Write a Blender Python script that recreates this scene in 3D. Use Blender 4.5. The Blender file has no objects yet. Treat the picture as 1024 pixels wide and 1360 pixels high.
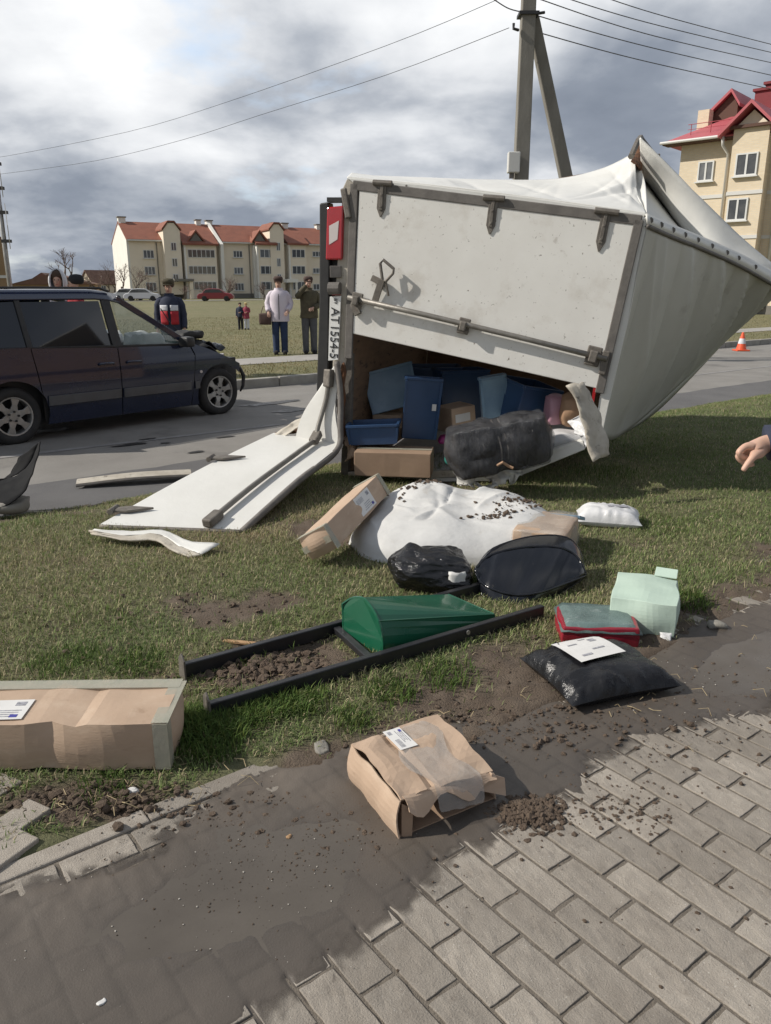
import bpy, bmesh, math, random
import numpy as np
from mathutils import Vector, Matrix, noise
random.seed(7)
sc = bpy.context.scene
C = sc.collection
R = math.radians

# ---------------------------------------------------------------- camera
CAM_H = 1.55
PITCH = math.atan(298 / 1023.0)
cd = bpy.data.cameras.new('camera')
cam = bpy.data.objects.new('camera', cd); C.objects.link(cam)
cam.location = (0, 0, CAM_H)
cam.rotation_euler = (R(90) - PITCH, 0, 0)
cd.sensor_fit = 'HORIZONTAL'; cd.sensor_width = 36; cd.lens = 36 * 1023 / 1024.0
cd.clip_start = 0.05; cd.clip_end = 3000
sc.camera = cam

# ---------------------------------------------------------------- sun, sky, exposure
SKYX, SKYY = 40.0, 2.0
SUN_AZ = R(-95)      # measured from +Y towards +X
SUN_EL = R(37)
sv = Vector((math.sin(SUN_AZ) * math.cos(SUN_EL), math.cos(SUN_AZ) * math.cos(SUN_EL), math.sin(SUN_EL)))
sl = bpy.data.lights.new('sun', 'SUN'); sl.energy = 3.2; sl.angle = R(0.6); sl.color = (1, 0.945, 0.86)
so = bpy.data.objects.new('sun', sl); C.objects.link(so)
so.rotation_euler = sv.to_track_quat('Z', 'Y').to_euler(); so.location = (-30, 5, 40)
w = bpy.data.worlds.new('World'); sc.world = w; w.use_nodes = True
N = w.node_tree.nodes; L = w.node_tree.links; N.clear()
def wn(t, **k):
    n = N.new(t)
    for a, b in k.items(): setattr(n, a, b)
    return n
def wmath(op, a, b=None, clamp=False):
    n = wn('ShaderNodeMath', operation=op, use_clamp=clamp)
    for i, x in enumerate((a, b)):
        if x is None: continue
        if isinstance(x, (int, float)): n.inputs[i].default_value = x
        else: L.new(x, n.inputs[i])
    return n.outputs[0]
sky = wn('ShaderNodeTexSky', sky_type='NISHITA'); sky.sun_disc = False
sky.sun_elevation = SUN_EL; sky.sun_rotation = SUN_AZ; sky.altitude = 150; sky.air_density = 1.0; sky.dust_density = 1.5
tc = wn('ShaderNodeTexCoord'); sep = wn('ShaderNodeSeparateXYZ'); L.new(tc.outputs['Generated'], sep.inputs[0])
zz = wmath('ADD', wmath('MAXIMUM', sep.outputs[2], 0.0), 0.30)
cmb = wn('ShaderNodeCombineXYZ')
L.new(wmath('DIVIDE', sep.outputs[0], zz), cmb.inputs[0]); L.new(wmath('DIVIDE', sep.outputs[1], zz), cmb.inputs[1])
def wnoise(off, scale, detail, rough, dist=0.0):
    m = wn('ShaderNodeMapping'); m.inputs['Location'].default_value = off; L.new(cmb.outputs[0], m.inputs[0])
    n = wn('ShaderNodeTexNoise'); n.inputs['Scale'].default_value = scale; n.inputs['Detail'].default_value = detail
    n.inputs['Roughness'].default_value = rough; n.inputs['Distortion'].default_value = dist
    L.new(m.outputs[0], n.inputs['Vector']); return n.outputs['Fac']
def wramp(fac, pts):
    r = wn('ShaderNodeValToRGB'); e = r.color_ramp.elements
    while len(e) < len(pts): e.new(0.5)
    for q, (p, c) in zip(e, pts): q.position = p; q.color = (*c, 1)
    L.new(fac, r.inputs[0]); return r.outputs[0]
big = wnoise((SKYX, SKYY, 3.1), 0.75, 2.0, 0.5)
fine = wnoise((SKYX * 2, SKYY + 7.7, 1.3), 2.1, 10.0, 0.53, 0.1)
thick = wmath('ADD', wmath('MULTIPLY', big, 0.55), wmath('MULTIPLY', fine, 0.45))
cloud = wramp(thick, [(0.35, (4.7, 4.75, 4.8)), (0.43, (3.6, 3.7, 3.85)), (0.49, (2.2, 2.36, 2.62)), (0.55, (1.3, 1.47, 1.77)), (0.66, (0.82, 0.97, 1.24))])
gaps = wramp(wnoise((SKYX - 4, SKYY + 3, 8.8), 1.5, 7.0, 0.55), [(0.60, (0, 0, 0)), (0.72, (1, 1, 1))])
mx = wn('ShaderNodeMix', data_type='RGBA'); L.new(gaps, mx.inputs['Factor']); L.new(cloud, mx.inputs[6])
hz = wn('ShaderNodeMix', data_type='RGBA'); hz.inputs['Factor'].default_value = 0.45
L.new(sky.outputs[0], hz.inputs[6]); hz.inputs[7].default_value = (3.6, 4.2, 4.9, 1)
L.new(hz.outputs[2], mx.inputs[7])
bg = wn('ShaderNodeBackground'); bg.inputs['Strength'].default_value = 0.15
wo = wn('ShaderNodeOutputWorld'); L.new(mx.outputs[2], bg.inputs[0]); L.new(bg.outputs[0], wo.inputs[0])
vs = sc.view_settings; vs.view_transform = 'Standard'; vs.look = 'None'; vs.exposure = 0.55; vs.gamma = 1.0; vs.use_curve_mapping = False

# ---------------------------------------------------------------- placing: photo measurements turned into points of the place
F_ = 1023.0; _c, _s = math.cos(PITCH), math.sin(PITCH)
def ray(px, py):
    a = (px - 512) / F_; b = -(py - 680) / F_
    return Vector((a, _c + b * _s, -_s + b * _c))
def g(px, py, z=0.0):
    r = ray(px, py); return Vector((0, 0, CAM_H)) + r * ((z - CAM_H) / r.z)
def at(px, py, Y):
    r = ray(px, py); return Vector((0, 0, CAM_H)) + r * (Y / r.y)
ANG = R(37.5); E_ = Vector((math.cos(ANG), math.sin(ANG), 0)); N_ = Vector((-math.sin(ANG), math.cos(ANG), 0))
def st(s, t, z=0.0):
    return E_ * s + N_ * t + Vector((0, 0, z))
def to_st(x, y):
    return x * E_.x + y * E_.y, x * N_.x + y * N_.y

# ---------------------------------------------------------------- numpy noise
_rs = np.random.RandomState(11); _tab = _rs.rand(256, 256)
def vn(x, y):
    x = np.asarray(x, float); y = np.asarray(y, float)
    xi = np.floor(x).astype(int); yi = np.floor(y).astype(int); fx = x - xi; fy = y - yi
    fx = fx * fx * (3 - 2 * fx); fy = fy * fy * (3 - 2 * fy)
    a = _tab[xi & 255, yi & 255]; b = _tab[(xi + 1) & 255, yi & 255]; c = _tab[xi & 255, (yi + 1) & 255]; d = _tab[(xi + 1) & 255, (yi + 1) & 255]
    return (a * (1 - fx) + b * fx) * (1 - fy) + (c * (1 - fx) + d * fx) * fy
def fbm(x, y, o=4):
    v = 0; a = 0.5; t = 0
    for i in range(o):
        v = v + a * vn(x * 2 ** i + 17.3 * i, y * 2 ** i + 9.1 * i); t += a; a *= 0.5
    return v / t
def in_poly(x, y, P):          # signed distance, positive inside
    x = np.asarray(x, float); y = np.asarray(y, float); ins = np.zeros(x.shape, bool); d = np.full(x.shape, 1e9); n = len(P)
    for i in range(n):
        x1, y1 = P[i]; x2, y2 = P[(i + 1) % n]
        if y1 != y2:
            c = ((y1 > y) != (y2 > y)) & (x < (x2 - x1) * (y - y1) / (y2 - y1) + x1); ins ^= c
        ex, ey = x2 - x1, y2 - y1; tt = np.clip(((x - x1) * ex + (y - y1) * ey) / (ex * ex + ey * ey + 1e-12), 0, 1)
        d = np.minimum(d, np.hypot(x - x1 - tt * ex, y - y1 - tt * ey))
    return np.where(ins, d, -d)

# ---------------------------------------------------------------- mesh builder
MATS = {}; ROOTM = {}
def tag(o, label=None, cat=None, group=None, kind=None):
    if label: o['label'] = label
    if cat: o['category'] = cat
    if group: o['group'] = group
    if kind: o['kind'] = kind
    return o
def thing(name, label, cat, loc=(0, 0, 0), rz=0.0, group=None, M=None):
    o = bpy.data.objects.new(name, None); C.objects.link(o); o.empty_display_size = 0.1
    M = M if M is not None else Matrix.Translation(Vector(loc)) @ Matrix.Rotation(rz, 4, 'Z')
    o.matrix_world = M; ROOTM[o.name] = M
    return tag(o, label, cat, group)
class MB:
    def __init__(s): s.v = []; s.f = []; s.m = []
    def add(s, vs, fs, mi=0):
        k = len(s.v); s.v += [Vector(p) for p in vs]; s.f += [[i + k for i in f] for f in fs]; s.m += [mi] * len(fs); return s
    def hexa(s, a, mi=0):     # a: bottom 4 (ccw from above) then top 4
        return s.add(a, [(3, 2, 1, 0), (4, 5, 6, 7), (0, 1, 5, 4), (1, 2, 6, 5), (2, 3, 7, 6), (3, 0, 4, 7)], mi)
    def box(s, c, d, M=None, mi=0):
        x, y, z = d[0] / 2, d[1] / 2, d[2] / 2; c = Vector(c)
        p = [Vector(q) for q in ((-x, -y, -z), (x, -y, -z), (x, y, -z), (-x, y, -z), (-x, -y, z), (x, -y, z), (x, y, z), (-x, y, z))]
        return s.hexa([c + (M @ q if M else q) for q in p], mi)
    def slab(s, pts, off, mi=0):
        n = len(pts); off = Vector(off); a = [Vector(p) for p in pts]
        return s.add(a + [p + off for p in a], [tuple(range(n)), tuple(range(2 * n - 1, n - 1, -1))] + [(i, i + n, (i + 1) % n + n, (i + 1) % n) for i in range(n)], mi)
    def beam(s, a, b, w, h, up=(0, 0, 1), mi=0):
        a = Vector(a); b = Vector(b); d = (b - a).normalized(); x = d.cross(Vector(up)).normalized(); u = x.cross(d)
        q = [x * (i * w / 2) + u * (j * h / 2) for i, j in ((-1, -1), (1, -1), (1, 1), (-1, 1))]
        return s.hexa([a + q[0], a + q[1], b + q[1], b + q[0], a + q[3], a + q[2], b + q[2], b + q[3]], mi)
    def tube(s, pts, r, n=8, mi=0, caps=True):
        pts = [Vector(p) for p in pts]; m = len(pts); rr = r if isinstance(r, (list, tuple)) else [r] * m
        vs = []; ref = None
        for i, p in enumerate(pts):
            d = (pts[min(i + 1, m - 1)] - pts[max(i - 1, 0)]).normalized()
            if ref is None:
                ref = Vector((0, 0, 1)) if abs(d.z) < 0.9 else Vector((1, 0, 0))
            x = ref.cross(d)
            x = x.normalized() if x.length > 1e-4 else d.orthogonal().normalized()
            y = d.cross(x); ref = y
            vs += [p + (x * math.cos(2 * math.pi * k / n) + y * math.sin(2 * math.pi * k / n)) * rr[i] for k in range(n)]
        fs = [(i * n + k, i * n + (k + 1) % n, (i + 1) * n + (k + 1) % n, (i + 1) * n + k) for i in range(m - 1) for k in range(n)]
        if caps: fs += [tuple(range(n - 1, -1, -1)), tuple((m - 1) * n + k for k in range(n))]
        return s.add(vs, fs, mi)
    def lathe(s, prof, n=24, M=None, mi=0, closed=False):
        M = M or Matrix.Identity(4); vs = []; m = len(prof)
        for r, z in prof: vs += [M @ Vector((r * math.cos(2 * math.pi * k / n), r * math.sin(2 * math.pi * k / n), z)) for k in range(n)]
        fs = [(i * n + k, i * n + (k + 1) % n, (i + 1) * n + (k + 1) % n, (i + 1) * n + k) for i in range(m - 1) for k in range(n)]
        if closed: fs += [((m - 1) * n + k, (m - 1) * n + (k + 1) % n, (k + 1) % n, k) for k in range(n)]
        else: fs += [tuple(range(n - 1, -1, -1)), tuple((m - 1) * n + k for k in range(n))]
        return s.add(vs, fs, mi)
    def grid(s, P, mi=0, flip=False):
        nu, nv = len(P), len(P[0]); vs = [p for row in P for p in row]
        fs = [(i * nv + j, (i + 1) * nv + j, (i + 1) * nv + j + 1, i * nv + j + 1) for i in range(nu - 1) for j in range(nv - 1)]
        if flip: fs = [f[::-1] for f in fs]
        return s.add(vs, fs, mi)
    def build(s, name, mat, parent=None, world=True, bevel=0, seg=2, smooth=False, sub=0, solid=0, sharp=None, fix=True):
        me = bpy.data.meshes.new(name); me.from_pydata([tuple(v) for v in s.v], [], s.f)
        if parent is not None and world: me.transform(ROOTM[parent.name].inverted())
        if fix:
            bm = bmesh.new(); bm.from_mesh(me); bmesh.ops.recalc_face_normals(bm, faces=bm.faces); bm.to_mesh(me); bm.free()
        for m in (mat if isinstance(mat, (list, tuple)) else [mat]): me.materials.append(m if not isinstance(m, str) else MATS[m])
        if any(s.m): me.polygons.foreach_set('material_index', s.m)
        if smooth: me.polygons.foreach_set('use_smooth', [True] * len(me.polygons))
        o = bpy.data.objects.new(name, me); C.objects.link(o)
        if parent is not None: o.parent = parent; ROOTM[o.name] = ROOTM[parent.name]
        else: ROOTM[o.name] = Matrix.Identity(4)
        if solid:
            m = o.modifiers.new('solid', 'SOLIDIFY'); m.thickness = solid; m.offset = 0
        if bevel:
            m = o.modifiers.new('bevel', 'BEVEL'); m.width = bevel; m.segments = seg; m.limit_method = 'ANGLE'; m.angle_limit = R(35)
        if sub:
            m = o.modifiers.new('sub', 'SUBSURF'); m.levels = sub; m.render_levels = sub
        if sharp:
            m = o.modifiers.new('wn', 'WEIGHTED_NORMAL')
        return o
def one(name, mb, mat, label, cat, group=None, loc=None, rz=0.0, **k):      # a thing that is a single mesh, origin at its base
    lo = Vector(loc) if loc is not None else sum(mb.v, Vector()) / len(mb.v)
    if loc is None: lo.z = min(p.z for p in mb.v)
    M = Matrix.Translation(lo)
    mb.v = [p - lo for p in mb.v]
    o = mb.build(name, mat, None, **k); o.location = lo; ROOTM[o.name] = M
    return tag(o, label, cat, group)
def dup(o, parent=None):
    c = o.copy(); C.objects.link(c)
    if parent is not None: c.parent = parent
    ROOTM[c.name] = ROOTM.get(o.name, Matrix.Identity(4))
    for ch in list(o.children):
        dup(ch, c)
    return c
def nz(p, sc_=1.0, seed=0.0):
    return noise.noise(Vector(p) * sc_ + Vector((seed * 3.17, seed * 1.3, seed * 7.7)))
def soft_box(d, n=6, rnd=0.15, bulge=0.0, amp=0.01, fs=6.0, seed=0, M=None, sag=0.0):
    """box with its faces divided, softened edges, bulging or dented faces"""
    bm = bmesh.new(); bmesh.ops.create_cube(bm, size=2.0)
    bmesh.ops.subdivide_edges(bm, edges=bm.edges, cuts=n, use_grid_fill=True)
    mb = MB(); hx, hy, hz_ = d[0] / 2, d[1] / 2, d[2] / 2; vs = []
    for v in bm.verts:
        p = v.co.copy(); q = p.normalized() * 1.25
        e = p.lerp(q, rnd)
        bx = (1 - p.y ** 2) * (1 - p.z ** 2); by = (1 - p.x ** 2) * (1 - p.z ** 2); bz = (1 - p.x ** 2) * (1 - p.y ** 2)
        P_ = Vector((e.x * hx + math.copysign(bulge * bx, p.x) * (abs(p.x) > .99), e.y * hy + math.copysign(bulge * by, p.y) * (abs(p.y) > .99), e.z * hz_ + math.copysign(bulge * bz, p.z) * (abs(p.z) > .99)))
        nn = Vector((nz(P_, fs, seed), nz(P_, fs, seed + 5), nz(P_, fs, seed + 9))) * amp
        P_ += nn; P_.z += hz_
        if sag: P_.z -= sag * max(0, bz) * (p.z > 0)
        P_.z = max(P_.z, 0.0)
        vs.append(M @ P_ if M else P_)
    bm.verts.ensure_lookup_table()
    mb.add(vs, [[v.index for v in f.verts] for f in bm.faces]); bm.free(); return mb
def pillow(L_, W_, h, n=20, amp=0.01, fs=9.0, seed=0, M=None, p=4.0, flat=0.35):
    mb = MB(); top = []; bot = []; rr_ = random.Random(seed * 31 + 5); CR = []
    for _ in range(46):
        sd_ = rr_.randrange(4); q_ = rr_.uniform(-.9, .9); x0, y0 = ((-1, q_), (1, q_), (q_, -1), (q_, 1))[sd_]; aa = math.atan2(-y0, -x0) + rr_.uniform(-.7, .7); CR.append((x0 * L_ / 2, y0 * W_ / 2, math.cos(aa), math.sin(aa), rr_.uniform(.06, .2), rr_.choice((-1, 1)) * rr_.uniform(.3, 1.0) * amp * .45, rr_.uniform(.005, .012)))
    for i in range(n + 1):
        a = []; b = []
        for j in range(n + 1):
            u = -1 + 2 * i / n; v = -1 + 2 * j / n
            e = max(0.0, (1 - abs(u) ** p) * (1 - abs(v) ** p)) ** 0.6
            pin = 1 - 0.07 * (1 - v * v) * abs(u) ** 3; pin2 = 1 - 0.07 * (1 - u * u) * abs(v) ** 3
            x = u * L_ / 2 * pin; y = v * W_ / 2 * pin2
            rd = abs(nz((x, y, 0), fs, seed)) * 2 - 0.6
            ed = (1 - e)
            zt = h * flat + h * (1 - flat) * e + amp * .45 * rd * (0.3 + ed) * (e > 0.001)
            for (cx, cy, ca, sa, ln, hh, ww) in CR:
                al = (x - cx) * ca + (y - cy) * sa
                if 0 < al < ln: zt += hh * math.exp(-abs(-(x - cx) * sa + (y - cy) * ca) / ww) * math.sin(math.pi * (al / ln) ** .5) * (e > 0.001)
            zb = h * flat - h * flat * e ** 0.7 * (1.0)
            a.append(Vector((x, y, zt))); b.append(Vector((x, y, max(0, zb))))
        top.append(a); bot.append(b)
    mb.grid(top); mb.grid(bot, flip=True)
    if M: mb.v = [M @ q for q in mb.v]
    return mb
def on_edge(p0, p1, dep, h):        # frame of a box from its front bottom edge
    p0 = Vector(p0); p1 = Vector(p1); d = p1 - p0; L_ = d.length; a = math.atan2(d.y, d.x)
    n = Vector((-math.sin(a), math.cos(a), 0)); c = (p0 + p1) / 2 + n * dep / 2
    return c, a, (L_, dep, h)
def crv(pts, n):                    # resample a polyline with smooth (Catmull-Rom) interpolation
    P_ = [Vector(p) for p in pts]; m = len(P_) - 1; out = []
    for k in range(n + 1):
        x = k / n * m; i = min(int(x), m - 1); t = x - i
        a, b, c, d = P_[max(i - 1, 0)], P_[i], P_[i + 1], P_[min(i + 2, m)]
        out.append(0.5 * ((2 * b) + (c - a) * t + (2 * a - 5 * b + 4 * c - d) * t * t + (3 * b - a - 3 * c + d) * t ** 3))
    return out

# ---------------------------------------------------------------- materials
def pm(name, c1, c2=None, scale=6.0, rough=0.6, r2=None, bump=0.0, bscale=40.0, metal=0.0, detail=6.0, spots=None, orand=0.0, coat=0.0, spec=0.5, sheen=0.0, stretch=None, attr=None, bdist=0.01, sss=0.0, trans=0.0):
    m = bpy.data.materials.new(name); m.use_nodes = True; nt = m.node_tree; n = nt.nodes; l = nt.links; b = n['Principled BSDF']
    def node(t, **k):
        x = n.new(t)
        for a, q in k.items(): setattr(x, a, q)
        return x
    tcn = node('ShaderNodeTexCoord'); oi = node('ShaderNodeObjectInfo')
    vm = node('ShaderNodeVectorMath', operation='MULTIPLY_ADD'); cb = node('ShaderNodeCombineXYZ')
    for i in range(3): l.new(oi.outputs['Random'], cb.inputs[i])
    l.new(cb.outputs[0], vm.inputs[0]); vm.inputs[1].default_value = (31, 17, 43); l.new(tcn.outputs['Object'], vm.inputs[2])
    vec = vm.outputs[0]
    if stretch:
        mp = node('ShaderNodeMapping'); mp.inputs['Scale'].default_value = stretch; l.new(vec, mp.inputs[0]); vec = mp.outputs[0]
    def nzn(s_, d=detail, r=0.6):
        x = node('ShaderNodeTexNoise'); x.inputs['Scale'].default_value = s_; x.inputs['Detail'].default_value = d; x.inputs['Roughness'].default_value = r; l.new(vec, x.inputs['Vector']); return x.outputs['Fac']
    def rampn(f, a, c):
        x = node('ShaderNodeMapRange'); x.inputs[1].default_value = a; x.inputs[2].default_value = c; l.new(f, x.inputs[0]); return x.outputs[0]
    def mixc(f, a, c):
        x = node('ShaderNodeMix', data_type='RGBA')
        if isinstance(f, float): x.inputs[0].default_value = f
        else: l.new(f, x.inputs[0])
        for i, q in ((6, a), (7, c)):
            if isinstance(q, tuple): x.inputs[i].default_value = (*q, 1)
            else: l.new(q, x.inputs[i])
        return x.outputs[2]
    col = c1; f = rampn(nzn(scale), 0.32, 0.68)
    if c2 is not None: col = mixc(f, c1, c2)
    if attr:
        at_ = node('ShaderNodeAttribute'); at_.attribute_name = attr; col = mixc(0.0, at_.outputs['Color'], (0, 0, 0)) if c2 is None else mixc(0.5, at_.outputs['Color'], col)
    if spots:
        for (sc3, ss, lo, hi) in spots: col = mixc(rampn(nzn(ss, 8.0, 0.65), lo, hi), col, sc3)
    if orand:
        hs = node('ShaderNodeHueSaturation'); mr = node('ShaderNodeMapRange'); mr.inputs[3].default_value = 1 - orand; mr.inputs[4].default_value = 1 + orand
        l.new(oi.outputs['Random'], mr.inputs[0]); l.new(mr.outputs[0], hs.inputs['Value'])
        if isinstance(col, tuple): hs.inputs['Color'].default_value = (*col, 1)
        else: l.new(col, hs.inputs['Color'])
        col = hs.outputs[0]
    if isinstance(col, tuple): b.inputs['Base Color'].default_value = (*col, 1)
    else: l.new(col, b.inputs['Base Color'])
    if r2 is not None:
        x = node('ShaderNodeMapRange'); x.inputs[1].default_value = 0.3; x.inputs[2].default_value = 0.7; x.inputs[3].default_value = rough; x.inputs[4].default_value = r2
        l.new(nzn(scale * 1.7), x.inputs[0]); l.new(x.outputs[0], b.inputs['Roughness'])
    else: b.inputs['Roughness'].default_value = rough
    b.inputs['Metallic'].default_value = metal; b.inputs['Coat Weight'].default_value = coat; b.inputs['Coat Roughness'].default_value = 0.05
    b.inputs['Specular IOR Level'].default_value = spec; b.inputs['Sheen Weight'].default_value = sheen
    if sss: b.inputs['Subsurface Weight'].default_value = sss; b.inputs['Subsurface Radius'].default_value = (0.02, 0.008, 0.004)
    if bump:
        bn = node('ShaderNodeBump'); bn.inputs['Strength'].default_value = bump; bn.inputs['Distance'].default_value = bdist
        l.new(nzn(bscale, 8.0, 0.62), bn.inputs['Height']); l.new(bn.outputs[0], b.inputs['Normal'])
    MATS[name] = m; return m
pm('asphalt', (0.19, 0.178, 0.162), (0.245, 0.232, 0.212), 1.2, 0.85, bump=0.5, bscale=180, spots=[((0.11, 0.103, 0.096), 0.7, 0.56, 0.72), ((0.32, 0.31, 0.29), 90, 0.64, 0.75), ((0.10, 0.095, 0.09), 60, .64, .74)])
pm('asphalt_patch', (0.095, 0.092, 0.092), (0.125, 0.121, 0.119), 2.0, 0.8, bump=0.5, bscale=180, spots=[((0.16, 0.155, 0.15), 100, 0.66, 0.75)])
pm('oil', (0.02, 0.019, 0.018), (0.05, 0.047, 0.045), 6, 0.25, 0.6)
pm('line_paint', (0.30, 0.29, 0.28), (0.20, 0.19, 0.18), 5, 0.8, bump=0.2, bscale=120)
pm('kerb', (0.34, 0.32, 0.28), (0.25, 0.235, 0.205), 5, 0.9, bump=0.5, bscale=90, orand=0.10)
pm('path', (0.36, 0.34, 0.31), (0.28, 0.265, 0.24), 1.5, 0.9, bump=0.3, bscale=90)
pm('lawn', (0.185, 0.165, 0.085), (0.14, 0.14, 0.062), 0.25, 1.0, bump=1.0, bscale=14, bdist=0.05, spots=[((0.215, 0.185, 0.10), 1.1, 0.5, 0.68), ((0.10, 0.10, 0.045), 9, 0.62, 0.75)])
pm('paver', (0.325, 0.289, 0.245), (0.27, 0.239, 0.202), 16, 0.9, bump=0.9, bscale=230, bdist=0.004, orand=0.2, spots=[((0.20, 0.172, 0.143), 22, 0.56, 0.76), ((0.52, 0.49, 0.44), 200, 0.60, 0.70), ((0.12, 0.105, 0.09), 260, 0.60, 0.70)])
pm('sand_bed', (0.20, 0.172, 0.14), (0.135, 0.115, 0.093), 40, 1.0, bump=0.8, bscale=200)
pm('soil', (0.085, 0.06, 0.042), (0.13, 0.098, 0.07), 14, 0.95, bump=0.9, bscale=110, spots=[((0.05, 0.037, 0.028), 30, 0.55, 0.7)])
pm('clod', (0.085, 0.058, 0.04), (0.135, 0.098, 0.07), 30, 0.95, bump=0.9, bscale=200)
nt = MATS['paver'].node_tree; b_ = nt.nodes['Principled BSDF']; gm = nt.nodes.new('ShaderNodeNewGeometry'); n1 = nt.nodes.new('ShaderNodeTexNoise'); n1.inputs['Scale'].default_value = 2.6; n1.inputs['Detail'].default_value = 9; n1.inputs['Roughness'].default_value = .62
nt.links.new(gm.outputs['Position'], n1.inputs['Vector']); m1 = nt.nodes.new('ShaderNodeMapRange'); m1.inputs[1].default_value = .45; m1.inputs[2].default_value = .68; m1.inputs[4].default_value = .62; nt.links.new(n1.outputs['Fac'], m1.inputs[0])
x1 = nt.nodes.new('ShaderNodeMix'); x1.data_type = 'RGBA'; src = b_.inputs['Base Color'].links[0].from_socket; nt.links.new(m1.outputs[0], x1.inputs[0]); nt.links.new(src, x1.inputs[6]); x1.inputs[7].default_value = (.185, .158, .128, 1); nt.links.new(x1.outputs[2], b_.inputs['Base Color'])
# ---------------------------------------------------------------- setting: ground profile across the street (t), along it (s)
def edge_t(s):               # where the turf ends: at the edging stones, farther right it creeps over the paving
    return 2.075 - 0.34 * np.clip((s - 1.0) / 0.4, 0, 1)
def soil_mask(s, t):           # where the turf is worn to bare earth
    x = s * E_.x + t * N_.x; y = s * E_.y + t * N_.y
    m = np.clip((2.30 + 0.35 * (fbm(s * 1.3, t * 1.3) - 0.5) * 2 - t) / 0.35, 0, 1) * np.clip((s - 0.75) * 3, 0, 1)
    pit = np.exp(-(((x + 0.42) / 0.36) ** 2 + ((y - 2.98) / 0.26) ** 2) * 1.2)
    pit2 = np.exp(-(((x - 0.25) / 0.4) ** 2 + ((y - 2.62) / 0.16) ** 2))
    pit3 = np.exp(-(((x + 0.95) / 0.3) ** 2 + ((y - 2.08) / 0.12) ** 2)) + 0.8 * np.exp(-(((x + 0.75) / 0.5) ** 2 + ((y - 3.55) / 0.22) ** 2)) + 0.7 * np.exp(-(((x + 1.9) / 0.6) ** 2 + ((y - 5.3) / 0.16) ** 2))
    n = fbm(s * 5, t * 5, 4)
    right = np.clip((2.02 - t + 0.5 * (fbm(s * 2 + 5, t * 2) - 0.5)) / 0.3, 0, 1) * np.clip((s - 1.2) * 3, 0, 1)
    worn = np.clip((fbm(s * 1.1 + 40, t * 1.1 + 8, 3) - 0.56) * 5, 0, 0.62) * np.clip((4.6 - s) / 0.8, 0, 1)
    v = np.maximum.reduce([worn, m * 0.75, pit * 1.15, pit2, pit3, right])
    return np.clip((v + (n - 0.5) * 1.1 - 0.30) / 0.35, 0, 1)
def verge_z(s, t):
    z = 0.012 + 0.03 * (fbm(s * 0.7, t * 0.7) - 0.5) + 0.022 * (fbm(s * 4, t * 4, 3) - 0.5)
    z = z - np.clip((t - 5.3) / 0.9, 0, 1) ** 1.5 * 0.15
    z = z - np.clip((edge_t(s) + 0.18 - t) / 0.2, 0, 1) * 0.008 - np.clip((edge_t(s) + 0.05 * (fbm(s * 9, t * 9, 3) - 0.5) - t) / 0.06, 0, 1.4) * 0.035
    sm = soil_mask(s, t)
    return z + sm * np.clip((t - edge_t(s) + 0.02) / 0.05, 0, 1) * (0.045 * (fbm(s * 16, t * 16, 3) - 0.5) - 0.004)
def sheet(name, s0, s1, t0, t1, z, mat, kind='structure', nz_=1):
    mb = MB(); mb.add([st(s0, t0, z), st(s1, t0, z), st(s1, t1, z), st(s0, t1, z)], [(0, 1, 2, 3)])
    return tag(mb.build(name, mat), kind=kind)
mb = MB(); prof = [(-900, -0.06), (5.4, -0.06), (6.0, -0.26), (12.36, -0.26), (12.38, -0.006), (900, -0.006)]
P = [[st(s_, t_, z_) for t_, z_ in prof] for s_ in (-900, -60, -20, 0, 20, 60, 200, 900)]
mb.grid(P); tag(mb.build('ground', 'lawn'), kind='structure')
sheet('road', -120, 200, 5.75, 12.3, -0.15, 'asphalt')
# darker resurfaced strip with a ragged edge along the near side
n_ = 160; a = []; b = []
for i in range(n_ + 1):
    s_ = -6 + 34 * i / n_
    a.append(st(s_, 5.8, -0.146)); b.append(st(s_, 7.28 + 0.16 * (fbm(s_ * 0.8, 3.0) - 0.5) + 0.10 * (fbm(s_ * 4, 8.0) - 0.5), -0.146))
mb = MB(); mb.grid([a, b]); tag(mb.build('resurfaced_strip', 'asphalt_patch'), kind='structure')
mb = MB(); mb.add([st(-8, 8.62, -0.1455), st(40, 8.62, -0.1455), st(40, 8.72, -0.1455), st(-8, 8.72, -0.1455)], [(0, 1, 2, 3)])
tag(mb.build('road_line', 'line_paint'), kind='structure')
rng = random.Random(3)
def stain(name, c, rx, ry, seed):
    mb = MB(); vs = [Vector(c)]; n = 40
    for i in range(n):
        a_ = 2 * math.pi * i / n; r_ = 1 + 0.5 * nz((math.cos(a_) * 1.6, math.sin(a_) * 1.6, seed)) + 0.22 * nz((math.cos(a_) * 6, math.sin(a_) * 6, seed))
        p = E_ * (math.cos(a_) * rx * r_) + N_ * (math.sin(a_) * ry * r_); vs.append(Vector(c) + p)
    mb.add(vs, [(0, i + 1, (i + 1) % n + 1) for i in range(n)]); tag(mb.build(name, 'oil'), kind='structure')
for k, (px, py, rx, ry) in enumerate([(175, 590, .22, .05), (195, 583, .12, .04), (360, 535, .5, .12), (385, 545, .3, .1), (260, 600, .10, .04), (220, 588, .06, .03), (300, 580, .12, .03), (345, 565, .07, .03), (60, 572, .5, .14)]):
    stain('wet_stain', g(px, py, -0.1425), rx, ry, k * 3.3)
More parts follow.
